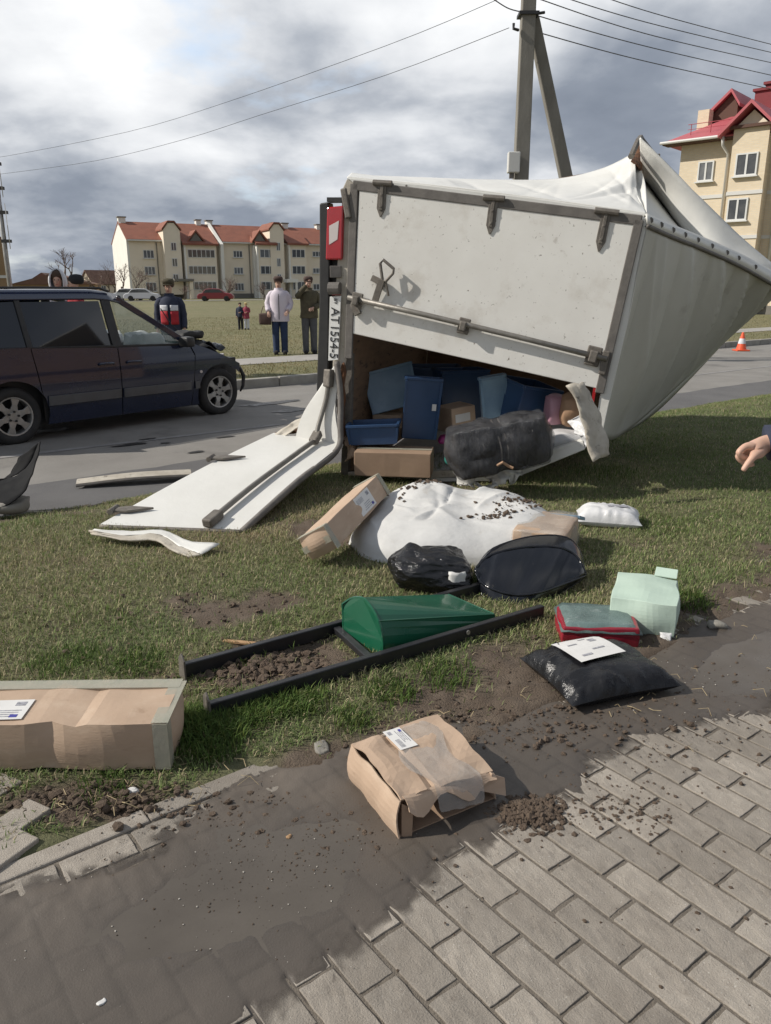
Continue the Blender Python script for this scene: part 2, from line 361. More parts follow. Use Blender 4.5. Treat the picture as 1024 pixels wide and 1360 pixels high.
# far kerb: separate stones
kerb = tag(bpy.data.objects.new('far_kerb', None), kind='structure'); C.objects.link(kerb); ROOTM[kerb.name] = Matrix.Identity(4)
kmb = MB(); kmb.box((0.495, 0, 0.08), (0.985, 0.15, 0.26)); k0 = None
for i in range(-12, 34):
    if k0 is None: o = k0 = kmb.build('kerb_stone', 'kerb', kerb, bevel=0.02)
    else: o = k0.copy(); C.objects.link(o)
    o.location = st(i, 12.32 + rng.uniform(-.006, .006), -0.20 + rng.uniform(-.004, .004)); o.rotation_euler.z = ANG + rng.uniform(-.004, .004)
sheet('footpath', -60, 120, 14.75, 16.05, 0.004, 'path')
sheet('parking_lane', -40, 120, 92, 97, 0.004, 'asphalt')

# near verge: earth with turf
S = np.concatenate([np.arange(-9.0, -2.2, 0.07), np.arange(-2.2, 14.0, 0.032), np.arange(14.0, 26.0, 0.1)]); T = np.concatenate([np.arange(1.62, 2.3, 0.016), np.arange(2.3, 3.6, 0.03), np.arange(3.6, 6.3, 0.045)])
SS, TT = np.meshgrid(S, T, indexing='ij'); Z = verge_z(SS, TT)
X = SS * E_.x + TT * N_.x; Y = SS * E_.y + TT * N_.y
def np_mesh(name, X, Y, Z, mat, attrs=None):
    nu, nv = X.shape; co = np.stack([X, Y, Z], -1).reshape(-1, 3)
    idx = np.arange(nu * nv).reshape(nu, nv)
    q = np.stack([idx[:-1, :-1], idx[1:, :-1], idx[1:, 1:], idx[:-1, 1:]], -1).reshape(-1, 4)
    return np_obj(name, co, q, mat, attrs)
def np_obj(name, co, q, mat, attrs=None, smooth=True):
    me = bpy.data.meshes.new(name); me.vertices.add(len(co)); me.vertices.foreach_set('co', co.astype('f4').ravel())
    k = q.shape[1]; me.loops.add(q.size); me.loops.foreach_set('vertex_index', q.astype('i4').ravel())
    me.polygons.add(len(q)); me.polygons.foreach_set('loop_start', np.arange(0, q.size, k, dtype='i4'))
    if smooth: me.polygons.foreach_set('use_smooth', np.ones(len(q), bool))
    for an, v in (attrs or {}).items():
        ca = me.color_attributes.new(an, 'FLOAT_COLOR', 'POINT'); ca.data.foreach_set('color', np.concatenate([v, np.ones((len(v), 1))], 1).astype('f4').ravel())
    me.update(calc_edges=True); me.validate(); me.materials.append(MATS[mat])
    o = bpy.data.objects.new(name, me); C.objects.link(o); ROOTM[o.name] = Matrix.Identity(4); return o
def turf_col(s, t):
    n1 = fbm(s * 0.9 + 3, t * 0.9, 3)[..., None]; n2 = fbm(s * 7, t * 7, 3)[..., None]
    dry = np.array([0.31, 0.27, 0.155]); grn = np.array([0.165, 0.21, 0.082]); dk = np.array([0.05, 0.055, 0.02])
    lush = np.clip((s - 4.2) / 2.5, 0, 1)[..., None] * 0.55
    k = np.clip((n1 - 0.30) * 2.0 - lush, 0, 1)
    return grn * (1 - k) + dry * k + (dk - grn) * np.clip((n2 - .62) * 2, 0, .5)
sm = soil_mask(SS, TT)[..., None]; ns = fbm(SS * 22, TT * 22, 3)[..., None]
soilc = np.array([0.082, 0.058, 0.040]) * (1 - ns) + np.array([0.15, 0.115, 0.085]) * ns
thatch = np.array([0.15, 0.118, 0.075]) * (0.6 + 0.8 * ns)
colr = (turf_col(SS, TT) * 0.35 + thatch * 0.45) * (1 - sm) + soilc * sm
pm('verge', (0.1, 0.1, 0.1), None, 10, 1.0, attr='Col', bump=0.9, bscale=120, bdist=0.015)
tag(np_mesh('verge', X, Y, Z, 'verge', {'Col': colr.reshape(-1, 3)}), kind='structure')

# grass blades
def blades(n, s0, s1, t0, t1, seed, hmin, hmax, wid, zf, keep, colf, flop):
    r = np.random.RandomState(seed); s = r.uniform(s0, s1, n); t = r.uniform(t0, t1, n); k = keep(s, t, r); s = s[k]; t = t[k]; n = len(s)
    x = s * E_.x + t * N_.x; y = s * E_.y + t * N_.y; z = zf(s, t) - 0.004
    h = r.uniform(hmin, hmax, n) * (0.6 + 0.8 * fbm(s * 3, t * 3)); a = r.uniform(0, 2 * np.pi, n); fl = r.uniform(flop[0], flop[1], n); tw = a + np.pi / 2 + r.uniform(-.6, .6, n)
    wx = np.cos(tw) * wid * r.uniform(.6, 1.3, n); wy = np.sin(tw) * wid * r.uniform(.6, 1.3, n)
    dx = np.cos(a); dy = np.sin(a)
    b0 = np.stack([x - wx, y - wy, z], 1); b1 = np.stack([x + wx, y + wy, z], 1)
    mh = h * 0.6; ml = h * fl * 0.45
    m0 = np.stack([x - wx * .8 + dx * ml, y - wy * .8 + dy * ml, z + mh * np.sqrt(np.clip(1 - (fl * .6) ** 2, .1, 1))], 1); m1 = m0 + np.stack([wx * 1.6, wy * 1.6, 0 * wx], 1)
    tip = np.stack([x + dx * h * fl, y + dy * h * fl, z + h * np.sqrt(np.clip(1 - (fl * .92) ** 2, .06, 1)) * .9], 1)
    co = np.stack([b0, b1, m1, m0, tip], 1).reshape(-1, 3); i = np.arange(n)[:, None] * 5
    tri = np.concatenate([i + np.array([0, 1, 2]), i + np.array([0, 2, 3]), i + np.array([3, 2, 4])], 0)
    c = np.repeat(colf(s, t, r), 5, 0); return co, tri, c
def near_keep(s, t, r):
    x = s * E_.x + t * N_.x; y = s * E_.y + t * N_.y
    vis = (np.abs(x) < y * 0.60 + 1.1) & (y > 1.2)
    d = np.hypot(x, y); dens = np.clip(3.4 / d, 0.25, 1.0)
    sm_ = soil_mask(s, t)
    return vis & (r.rand(len(s)) < dens * (1 - sm_ * 0.97)) & (t > edge_t(s) + 0.03 + 0.14 * (fbm(s * 6, t * 6) - 0.5))
def near_col(s, t, r):
    b = turf_col(s, t) * r.uniform(0.75, 1.5, (len(s), 1)); st_ = (r.rand(len(s), 1) < 0.23); k = fbm(s * .9 + 3, t * .9, 3)[:, None]
    gr = (r.rand(len(s), 1) < 0.22)
    b = np.where(st_, np.array([0.47, 0.395, 0.25]) * r.uniform(.6, 1.15, (len(s), 1)), b)
    return np.where(gr, np.array([0.13, 0.19, 0.05]) * r.uniform(.7, 1.3, (len(s), 1)), b)
parts = [blades(900000, -3.0, 13.5, 1.72, 6.25, 5, 0.016, 0.048, 0.0019, verge_z, near_keep, near_col, (0.3, 1.0))]
def tuft(cx, cy, n, rad, hm, seed):
    r = np.random.RandomState(seed); s0, t0 = to_st(cx, cy)
    def kp(s, t, rr): return np.hypot(s - s0, t - t0) < rad * (0.6 + 0.5 * rr.rand(len(s)))
    def cl(s, t, rr): return np.array([0.075, 0.125, 0.028]) * rr.uniform(.6, 1.5, (len(s), 1)) + np.array([.05, .03, .01]) * (rr.rand(len(s), 1) < .2)
    return blades(n, s0 - rad, s0 + rad, t0 - rad, t0 + rad, seed, hm * .6, hm * 1.3, 0.0019, verge_z, kp, cl, (0.2, 0.9))
for k, (px, py, n, rad, hm) in enumerate([(280, 990, 1500, .13, .07), (310, 955, 1600, .15, .06), (355, 945, 1300, .14, .055), (400, 940, 900, .12, .05), (255, 965, 900, .09, .07), (180, 885, 1000, .14, .05), (90, 880, 1000, .16, .05), (520, 925, 700, .12, .05), (470, 960, 500, .1, .045), (140, 1050, 350, .1, .04), (590, 900, 700, .14, .045), (330, 880, 300, .1, .05), (650, 780, 800, .16, .05), (800, 630, 900, .35, .06), (910, 800, 900, .15, .05), (870, 700, 900, .3, .04)]):
    p = g(px, py); parts.append(tuft(p.x, p.y, n, rad, hm, 40 + k))
def join(ps):
    o = 0; cs = []; ts = []; cc = []
    for co, tri, c in ps: cs.append(co); ts.append(tri + o); cc.append(c); o += len(co)
    return np.concatenate(cs), np.concatenate(ts), np.concatenate(cc)
pm('grass_blade', (0.1, 0.1, 0.1), None, 10, 0.75, attr='Col', spec=0.25)
nt = MATS['grass_blade'].node_tree; b_ = nt.nodes['Principled BSDF']; tr = nt.nodes.new('ShaderNodeBsdfTranslucent'); ms = nt.nodes.new('ShaderNodeMixShader'); ms.inputs[0].default_value = 0.25
ca_ = [q for q in nt.nodes if q.type == 'ATTRIBUTE'][0]; nt.links.new(ca_.outputs['Color'], tr.inputs[0]); nt.links.new(b_.outputs[0], ms.inputs[1]); nt.links.new(tr.outputs[0], ms.inputs[2])
nt.links.new(ms.outputs[0], [q for q in nt.nodes if q.type == 'OUTPUT_MATERIAL'][0].inputs[0])
co, tri, c = join(parts)
tag(np_obj('grass', co, tri, 'grass_blade', {'Col': c}, smooth=False), 'short dry green and straw coloured turf of the near verge', 'grass', kind='stuff')
# lawn blades across the road
def far_keep(s, t, r):
    x = s * E_.x + t * N_.x; y = s * E_.y + t * N_.y
    return (np.abs(x) < y * 0.53 + 0.5) & ((t < 14.75) | (t > 16.05)) & (r.rand(len(s)) < np.clip(16.0 / np.hypot(x, y), 0.1, 1) ** 1.5)
def far_col(s, t, r):
    n1 = fbm(s * 0.35, t * 0.35, 4)[:, None]; k = np.clip((n1 - .35) * 2.6, 0, 1)
    b = np.array([0.16, 0.155, 0.07]) * (1 - k) + np.array([0.25, 0.21, 0.11]) * k
    return b * r.uniform(.9, 1.3, (len(s), 1))
co, tri, c = join([blades(260000, 2, 44, 12.45, 40, 9, 0.03, 0.07, 0.006, lambda s, t: 0 * s - 0.006, far_keep, far_col, (0.3, 0.95))])
tag(np_obj('lawn_grass', co, tri, 'grass_blade', {'Col': c}, smooth=False), 'yellowish green lawn grass on the far side of the road', 'grass', kind='stuff')

# pavement: single paving stones on a sand bed
MUD = [(-40, 1185), (0, 1182), (60, 1172), (125, 1160), (150, 1150), (205, 1130), (225, 1098), (300, 1045), (370, 1015), (440, 995), (520, 975), (610, 955), (700, 935), (790, 912), (880, 855), (930, 825), (1060, 790), (1200, 760), (1250, 900), (1060, 938), (1000, 950), (930, 960), (850, 978), (790, 1010), (770, 1050), (700, 1060), (670, 1075), (660, 1110), (610, 1130), (560, 1170), (540, 1200), (470, 1255), (400, 1310), (330, 1365), (250, 1460), (-40, 1460), (-200, 1300)]
MUDP = [(lambda p: (p.x, p.y))(g(*q)) for q in MUD]
def mud_sd(x, y):
    return in_poly(x, y, MUDP) + 0.055 * (fbm(x * 7, y * 7, 4) - 0.5) + 0.03 * (fbm(x * 24, y * 24, 3) - 0.5)
CW, CL, J = 0.1065, 0.2075, 0.0115; S0, T0 = 1.43, 0.92
sx_ = np.arange(-4.0, 7.0, 0.03); tx_ = np.concatenate([np.arange(-2.6, 2.07, 0.03), [2.07]]); SS, TT = np.meshgrid(sx_, tx_, indexing='ij')
tag(np_mesh('sand_bed', SS * E_.x + TT * N_.x, SS * E_.y + TT * N_.y, -0.0042 + 0.004 * (fbm(SS * 4, TT * 4, 4) - 0.5), 'sand_bed'), kind='structure')
pav = tag(bpy.data.objects.new('pavement', None), kind='structure'); C.objects.link(pav); ROOTM[pav.name] = Matrix.Identity(4)
variants = []
for k in range(10):
    mb = soft_box((CW - J, CL - J, 0.06), n=5, rnd=0.0, amp=0.0026, fs=38, seed=k * 4)
    mb.v = [p - Vector((0, 0, 0.06)) for p in mb.v]
    variants.append(mb)
pav_objs = []; spots_ = []; cnt = 0
for i in range(-44, 44):
    for j in range(-12, 6):
        s_ = S0 + (i + 0.5) * CW; t_ = T0 + (j + (0.5 if i % 2 else 0.0) + 0.5) * CL
        if t_ > 1.80 or t_ > float(edge_t(np.array(s_))) + 0.12: continue
        c_ = st(s_, t_); x, y = c_.x, c_.y
        if y < 0.0 or abs(x) > 0.62 * y + 1.6: continue
        q = np.array([[s_ + a_ * CW / 2, t_ + b2 * CL / 2] for a_ in (-.9, 0, .9) for b2 in (-.9, 0, .9)])
        sd = mud_sd(q[:, 0] * E_.x + q[:, 1] * N_.x, q[:, 0] * E_.y + q[:, 1] * N_.y)
        if sd.min() > 0.07: continue
        spots_.append((max(0, abs(x) - 0.5 * y) * 4 + 0.2 * y + (3 if y < 1.2 else 0), s_, t_))
spots_.sort(); protos = {}
far_mb = MB()
for n_, (_, s_, t_) in enumerate(spots_):
    k = rng.randrange(10)
    if n_ >= 300:
        Mx = Matrix.Translation(st(s_, t_, 0)) @ Matrix.Rotation(ANG, 4, 'Z'); far_mb.add([Mx @ p for p in variants[k].v], variants[k].f); continue
    if k not in protos: o = protos[k] = variants[k].build('paver', 'paver', pav, bevel=0.0018, seg=2)
    else: o = protos[k].copy(); C.objects.link(o)
    dz = rng.uniform(-.0010, .0014)
    o.location = st(s_ + rng.uniform(-.0012, .0012), t_ + rng.uniform(-.0015, .0015), dz); o.rotation_euler = (rng.uniform(-.004, .004), rng.uniform(-.006, .006), ANG + rng.uniform(-.012, .012))
if far_mb.v: o = far_mb.build('paver_field', 'paver', pav); o['kind'] = 'stuff'
bord = None
for i in range(-12, 8):                     # border course laid lengthwise along the edging
    s_ = 0.05 + i * CL; cc_ = st(s_, 1.942)
    if mud_sd(np.array([cc_.x]), np.array([cc_.y]))[0] > 0.12: continue
    mb = soft_box((CL - J, CW - J, 0.06), n=5, rnd=0.0, amp=0.0026, fs=38, seed=i); mb.v = [p - Vector((0, 0, 0.06)) for p in mb.v]; o = mb.build('paver', 'paver', pav, bevel=0.0018); o.location = st(s_, 1.942, rng.uniform(-.001, .0015)); o.rotation_euler.z = ANG + rng.uniform(-.01, .01)
# edging stones and a cross path stone at the left
kk = tag(bpy.data.objects.new('pavement_edging', None), kind='structure'); C.objects.link(kk); ROOTM[kk.name] = Matrix.Identity(4)
k0 = None; kmb = MB(); kmb.box((0.25, 0, -0.08), (0.496, 0.068, 0.17))
for i in range(-8, 3):
    if k0 is None: o = k0 = kmb.build('edging_stone', 'paver', kk, bevel=0.006)
    else: o = k0.copy(); C.objects.link(o)
    o.location = st(-0.36 + i * 0.5, 2.034 + rng.uniform(-.003, .003), 0.000 + rng.uniform(-.002, .003)); o.rotation_euler.z = ANG + rng.uniform(-.006, .006)
for (px, py, a_) in [(16, 1098, 62), (-3, 1140, 62), (-20, 1060, 62)]:
    mb = MB(); mb.box((0, 0, -0.025), (0.2, 0.1, 0.06)); o = mb.build('paver', 'paver', kk, bevel=0.004)
    o.location = g(px, py) + Vector((0, 0, 0.012)); o.rotation_euler.z = R(a_)

# wet mud smeared over the paving, lumps and the puddle standing in it
gx = np.arange(-0.6, 5.0, 0.0085); gt = np.arange(0.35, 2.75, 0.0085)
SS, TT = np.meshgrid(gx, gt, indexing='ij'); X = SS * E_.x + TT * N_.x; Y = SS * E_.y + TT * N_.y
sd = mud_sd(X, Y)
PUD = [(lambda p: (p.x, p.y))(g(*q)) for q in [(235, 1150), (290, 1110), (370, 1092), (450, 1085), (490, 1100), (480, 1150), (430, 1210), (360, 1260), (250, 1290), (160, 1285), (120, 1240), (170, 1190)]]
PUD2 = [(lambda p: (p.x, p.y))(g(*q)) for q in [(900, 900), (960, 855), (1060, 835), (1100, 900), (1000, 925), (930, 925)]]
pd = np.maximum(in_poly(X, Y, PUD), in_poly(X, Y, PUD2)) + 0.12 * (fbm(X * 5, Y * 5) - 0.5) + 0.05 * (fbm(X * 15, Y * 15) - 0.5)
jt = np.minimum(np.abs(((SS - S0) / CW + 0.5) % 1 - 0.5) * CW, 0.5)
col_i = np.floor((SS - S0) / CW); jt2 = np.abs(((TT - T0) / CL - 0.5 * (col_i % 2) + 0.5) % 1 - 0.5) * CL
joint = np.exp(-(np.minimum(jt, jt2) / 0.006) ** 2)
thickn = np.clip(sd / 0.10, -1, 1)
Zm = 0.0010 + 0.0035 * np.clip(sd / 0.05, 0, 1) - 0.0025
lump = np.clip((TT - 1.62) / 0.35, 0, 1) * np.clip(sd / 0.05, 0, 1)
Zm = Zm + 0.0022 - 0.006 * joint * (sd < 0.03) + (sd > 0) * (0.0025 * (fbm(X * 30, Y * 30, 3) - 0.5) - 0.0012 * joint * (1 - lump) * (TT < 1.9)) + lump * 0.022 * (fbm(X * 11, Y * 11, 4) - 0.42) + np.clip((TT - 1.9) / 0.2, 0, 1) * (sd > 0) * (0.002 + 0.03 * (fbm(X * 6 + 2, Y * 6, 3) - 0.5))
pm_ = np.clip(pd / 0.05, 0, 1); Zm = Zm * (1 - pm_) + (np.minimum(Zm, 0.0025) - 0.0045 * np.clip(pd / 0.10, 0, 1)) * pm_
alpha = np.clip((sd + 0.035) / 0.06 + 1.1 * (fbm(X * 40 + 3, Y * 40, 4) - 0.5) + 0.5 * joint * (sd < 0.02), 0, 1) * np.clip((sd + 0.075) / 0.03, 0, 1)
wet = np.clip(0.55 + 0.9 * (fbm(X * 3.1, Y * 3.1, 4) - 0.5) + 0.35 * pm_ - lump * 0.45, 0, 1)
m1 = np.array([0.112, 0.092, 0.074]); m2 = np.array([0.058, 0.049, 0.041])
vv = fbm(X * 5 + 4, Y * 5, 4)[..., None]
cm = (m1 * (1 - wet[..., None]) + m2 * wet[..., None]) * (0.75 + 0.5 * vv) * (1 - 0.16 * (joint * (TT < 1.9))[..., None])
keepv = sd > -0.09
idx = np.arange(X.size).reshape(X.shape)
q = np.stack([idx[:-1, :-1], idx[1:, :-1], idx[1:, 1:], idx[:-1, 1:]], -1).reshape(-1, 4); q = q[keepv.ravel()[q].all(1)]
us, inv = np.unique(q, return_inverse=True); q = inv.reshape(q.shape)
co = np.stack([X, Y, Zm], -1).reshape(-1, 3)[us]
wc = np.repeat(wet.reshape(-1, 1)[us], 3, 1)
pm('mud', (0.1, 0.1, 0.1), None, 10, 0.5, attr='Col', bump=0.35, bscale=170, bdist=0.004)
mt = MATS['mud'].node_tree; aw = mt.nodes.new('ShaderNodeAttribute'); aw.attribute_name = 'Wet'; mr = mt.nodes.new('ShaderNodeMapRange'); mr.inputs[3].default_value = 0.8; mr.inputs[4].default_value = 0.2
mt.links.new(aw.outputs['Fac'], mr.inputs[0]); mt.links.new(mr.outputs[0], mt.nodes['Principled BSDF'].inputs['Roughness'])
am = mt.nodes.new('ShaderNodeAttribute'); am.attribute_name = 'Film'; tp_ = mt.nodes.new('ShaderNodeBsdfTransparent'); mxs = mt.nodes.new('ShaderNodeMixShader')
mt.links.new(am.outputs['Fac'], mxs.inputs[0]); mt.links.new(tp_.outputs[0], mxs.inputs[1]); mt.links.new(mt.nodes['Principled BSDF'].outputs[0], mxs.inputs[2]); mt.links.new(mxs.outputs[0], [q_ for q_ in mt.nodes if q_.type == 'OUTPUT_MATERIAL'][0].inputs[0])
tag(np_obj('mud', co, q, 'mud', {'Col': cm.reshape(-1, 3)[us], 'Wet': wc, 'Film': np.repeat(alpha.reshape(-1, 1)[us], 3, 1)}), kind='structure')
pm('muddy_water', (0.115, 0.10, 0.084), (0.085, 0.073, 0.061), 3, 0.2, 0.42, spec=0.28, bump=.04, bscale=60)
for P_ in (PUD, PUD2):
    cx = sum(p[0] for p in P_) / len(P_); cy = sum(p[1] for p in P_) / len(P_)
    mb = MB(); mb.add([(cx + (p[0] - cx) * 1.12, cy + (p[1] - cy) * 1.12, 0.0032) for p in P_], [tuple(range(len(P_)))])
    tag(mb.build('puddle', 'muddy_water'), kind='structure')
# clods of earth, crumbs and pebbles: uncountable
def lumps(n, place, seed, rmin, rmax, pw=2.5):
    r = random.Random(seed); mb = MB(); bm = bmesh.new(); bmesh.ops.create_icosphere(bm, subdivisions=1, radius=1.0); bv = [v.co.copy() for v in bm.verts]; bf = [[v.index for v in f.verts] for f in bm.faces]; bm.free()
    for i in range(n):
        p = place(r)
        if p is None: continue
        rad = rmin + (rmax - rmin) * r.random() ** pw; sq = r.uniform(.5, .85); so_ = r.uniform(0, 99); ro = Matrix.Rotation(r.uniform(0, 6), 3, 'Z')
        mb.add([p + ro @ Vector((v.x * rad * 1.15, v.y * rad, v.z * rad * sq)) * (1 + 0.95 * nz(v, 1.9, so_)) for v in bv], bf)
    return mb
def pl_gauss(px, py, sx, sy, z=0.004):
    c_ = g(px, py)
    return lambda r: Vector((r.gauss(c_.x, sx), r.gauss(c_.y, sy), z))
allm = MB()
def addl(m): allm.add(m.v, m.f)
def dome(px, py, sx, sy, h):
    c_ = g(px, py)
    def f(r):
        dx, dy = r.gauss(0, 1), r.gauss(0, 1); return Vector((c_.x + dx * sx, c_.y + dy * sy, h * math.exp(-(dx * dx + dy * dy) / 2) * r.uniform(.3, 1)))
    return f
addl(lumps(1100, dome(702, 1080, .055, .036, .022), 1, .002, .012, 3))
addl(lumps(160, dome(830, 1078, .09, .05, .004), 2, .0015, .008))
addl(lumps(420, pl_gauss(720, 1040, .22, .12, .001), 3, .0010, .007, 5))
addl(lumps(260, pl_gauss(300, 1075, .22, .06, .003), 4, .0015, .011, 4))
addl(lumps(260, pl_gauss(400, 1105, .2, .09, .002), 14, .001, .010, 4))
addl(lumps(150, pl_gauss(860, 1010, .25, .12, .003), 5, .001, .009, 4))
addl(lumps(200, pl_gauss(850, 1150, .45, .25, .001), 15, .001, .007, 5))
addl(lumps(1500, dome(335, 890, .20, .12, .035), 6, .003, .022, 3))
addl(lumps(350, dome(440, 905, .25, .10, .02), 7, .003, .02, 3))
addl(lumps(500, pl_gauss(640, 965, .35, .10, .008), 8, .002, .013, 3))
addl(lumps(300, pl_gauss(850, 900, .3, .15, .004), 9, .0015, .012, 4))
addl(lumps(250, pl_gauss(110, 1065, .22, .05, .012), 10, .003, .018, 3))
addl(lumps(160, pl_gauss(200, 820, .5, .25, .02), 11, .003, .015, 3))
def on_soil(r):
    s_, t_ = r.uniform(.5, 5.2), r.uniform(1.8, 4.6)
    if float(soil_mask(np.array([s_]), np.array([t_]))[0]) < .35: return None
    return st(s_, t_, float(verge_z(np.array([s_]), np.array([t_]))[0]) + .002)
addl(lumps(5200, on_soil, 51, .0018, .013, 4))
addl(lumps(900, pl_gauss(330, 1130, .32, .16, .004), 52, .0006, .0035, 3))
addl(lumps(700, pl_gauss(800, 960, .5, .12, .004), 53, .0008, .005, 3))
tag(allm.build('soil_crumbs', 'clod', smooth=False, fix=False), 'loose brown clods and crumbs of earth scattered over turf and paving', 'soil', kind='stuff')
pm('grit', (0.5, 0.47, 0.42), (0.35, 0.32, 0.28), 50, 0.9)
gr_ = lumps(130, pl_gauss(300, 1180, .35, .2, .005), 61, .0007, .0022, 2); g2_ = lumps(90, pl_gauss(850, 900, .3, .2, .006), 62, .0008, .003, 2); gr_.add(g2_.v, g2_.f)
tag(gr_.build('pale_grit', 'grit', fix=False), 'tiny pale grit specks sprinkled over the wet mud', 'grit', kind='stuff')
pm('straw', (0.42, 0.34, 0.2), (0.30, 0.23, 0.13), 20, 0.9)
sm_ = MB(); r = random.Random(5)
for i in range(170):
    px, py = random.Random(i).choice([(r.gauss(330, 90), r.gauss(900, 22)), (r.gauss(140, 70), r.gauss(1060, 14)), (r.gauss(560, 130), r.gauss(950, 18)), (r.gauss(860, 110), r.gauss(860, 45)), (r.gauss(250, 90), r.gauss(1000, 30))])
    if px < -60: continue
    p = g(px, py, .012); a_ = r.uniform(0, 6.28); l_ = r.uniform(.02, .07)
    sm_.tube([p, p + Vector((math.cos(a_) * l_ * .5, math.sin(a_) * l_ * .5, r.uniform(0, .02))), p + Vector((math.cos(a_ + .5) * l_, math.sin(a_ + .5) * l_, r.uniform(-.006, .01)))], r.uniform(.0006, .0016), 4)
tag(sm_.build('dry_stalks', 'straw', fix=False), 'thin dry stalks and roots lying on the torn earth', 'stalks', kind='stuff')
pm('dead_leaf', (0.15, 0.10, 0.06), (0.09, 0.06, 0.035), 30, 0.85)
lf = MB(); r = random.Random(77)
for i in range(260):
    s_ = r.uniform(.2, 9); t_ = r.uniform(2.15, 6.0); p = st(s_, t_, float(verge_z(np.array([s_]), np.array([t_]))[0]) + r.uniform(.012, .03)); a_ = r.uniform(0, 6.28); l_ = r.uniform(.006, .015); d1 = Vector((math.cos(a_), math.sin(a_), r.uniform(-.3, .3))) * l_; d2 = Vector((-math.sin(a_), math.cos(a_), r.uniform(-.4, .4))) * l_ * .5
    lf.add([p - d1, p + d2, p + d1, p - d2 + Vector((0, 0, .004))], [(0, 1, 2), (0, 2, 3)])
tag(lf.build('dead_leaves', 'dead_leaf', fix=False), 'small withered brown leaves strewn over the near turf', 'leaves', kind='stuff')
# ---------------------------------------------------------------- materials for things
pm('truck_white', (0.76, 0.745, 0.70), (0.70, 0.68, 0.635), 3, 0.42, 0.6, bump=0.06, bscale=60, spots=[((0.20, 0.17, 0.14), 34, 0.63, 0.70), ((0.25, 0.22, 0.19), 12, 0.70, 0.78), ((0.52, 0.475, 0.41), 2.6, 0.54, 0.80), ((0.34, 0.30, 0.25), 6, 0.66, 0.80)])
pm('truck_sheet', (0.69, 0.68, 0.64), (0.63, 0.62, 0.58), 2, 0.4, 0.55, bump=0.22, bscale=4, bdist=.03)
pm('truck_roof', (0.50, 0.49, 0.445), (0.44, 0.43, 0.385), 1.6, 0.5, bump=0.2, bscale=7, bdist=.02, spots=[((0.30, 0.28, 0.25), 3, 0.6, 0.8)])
pm('dirty_frame', (0.50, 0.46, 0.39), (0.36, 0.32, 0.26), 9, 0.7, bump=0.3, bscale=60, spots=[((0.10, 0.085, 0.07), 14, 0.58, 0.72)])
pm('gasket', (0.115, 0.105, 0.095), (0.17, 0.155, 0.14), 12, 0.75, bump=0.2, bscale=80)
pm('steel', (0.20, 0.18, 0.155), (0.13, 0.115, 0.10), 20, 0.55, 0.75, metal=0.4, bump=0.3, bscale=120, spots=[((0.12, 0.06, 0.03), 25, 0.62, 0.75)])
pm('rod', (0.26, 0.245, 0.22), (0.19, 0.175, 0.155), 18, 0.5, metal=0.5, bump=0.15, bscale=90)
pm('plywood', (0.27, 0.17, 0.10), (0.19, 0.115, 0.068), 5, 0.8, bump=0.2, bscale=50, stretch=(1, 1, 4), spots=[((0.05, 0.032, 0.022), 6, 0.55, 0.7)])
pm('rust', (0.17, 0.075, 0.035), (0.09, 0.05, 0.03), 14, 0.9, bump=0.4, bscale=70)
pm('black_plastic', (0.018, 0.018, 0.019), (0.03, 0.029, 0.028), 10, 0.5, bump=0.1, bscale=90)
pm('bumper_plastic', (0.010, 0.010, 0.011), (0.018, 0.018, 0.018), 10, 0.9, spec=0.15, bump=.1, bscale=60)
pm('black_metal', (0.012, 0.012, 0.014), (0.02, 0.02, 0.022), 10, 0.32, 0.5, bump=0.05, bscale=90, spots=[((0.12, 0.10, 0.08), 20, 0.66, 0.8)])
pm('black_gloss', (0.006, 0.007, 0.010), (0.010, 0.011, 0.015), 4, 0.10, 0.22, spots=[((0.10, 0.09, 0.075), 26, 0.66, 0.8)])
pm('lamp_red', (0.42, 0.018, 0.022), (0.34, 0.012, 0.018), 5, 0.2, coat=0.6)
pm('lamp_clear', (0.62, 0.55, 0.53), None, 5, 0.2, coat=0.5)
pm('plate_white', (0.78, 0.78, 0.76), (0.68, 0.67, 0.64), 12, 0.45, spots=[((0.35, 0.32, 0.28), 20, 0.62, 0.8)])
pm('ink', (0.02, 0.02, 0.022), None, 5, 0.6)
pm('ink_grey', (0.16, 0.16, 0.18), (0.42, 0.42, 0.45), 90, 0.7)
pm('ink_blue', (0.05, 0.05, 0.28), None, 5, 0.6)
pm('paper', (0.66, 0.65, 0.63), (0.60, 0.59, 0.57), 10, 0.75)
pm('card', (0.46, 0.335, 0.24), (0.40, 0.285, 0.20), 4, 0.75, bump=0.12, bscale=45, stretch=(1, 1, 3), spots=[((0.50, 0.385, 0.285), 5, 0.52, 0.75), ((0.27, 0.175, 0.11), 11, 0.62, 0.8), ((0.20, 0.15, 0.11), 3, .66, .8)])
pm('card_dark', (0.33, 0.225, 0.15), (0.27, 0.18, 0.12), 4, 0.8, bump=0.12, bscale=45)
pm('tape', (0.50, 0.47, 0.38), (0.42, 0.42, 0.34), 22, 0.3, 0.5, bump=0.2, bscale=50)
pm('white_sack', (0.58, 0.575, 0.56), (0.50, 0.495, 0.48), 5, 0.7, bump=0.35, bscale=26, bdist=0.01, spots=[((0.36, 0.32, 0.27), 5, .62, .8)])
pm('black_film', (0.018, 0.018, 0.02), (0.03, 0.03, 0.033), 8, 0.12, 0.26, bump=1.0, bscale=9, bdist=0.035, stretch=(3.2, 1, 1), spots=[((0.13, 0.13, 0.135), 7, .60, .74)])
pm('bag_film', (0.009, 0.009, 0.010), (0.013, 0.013, 0.015), 8, 0.10, 0.2, bump=0.9, bscale=30, bdist=0.012)
pm('black_mailer', (0.009, 0.009, 0.011), (0.014, 0.014, 0.015), 8, 0.18, 0.34, bump=0.7, bscale=20, bdist=0.010, spec=.4)
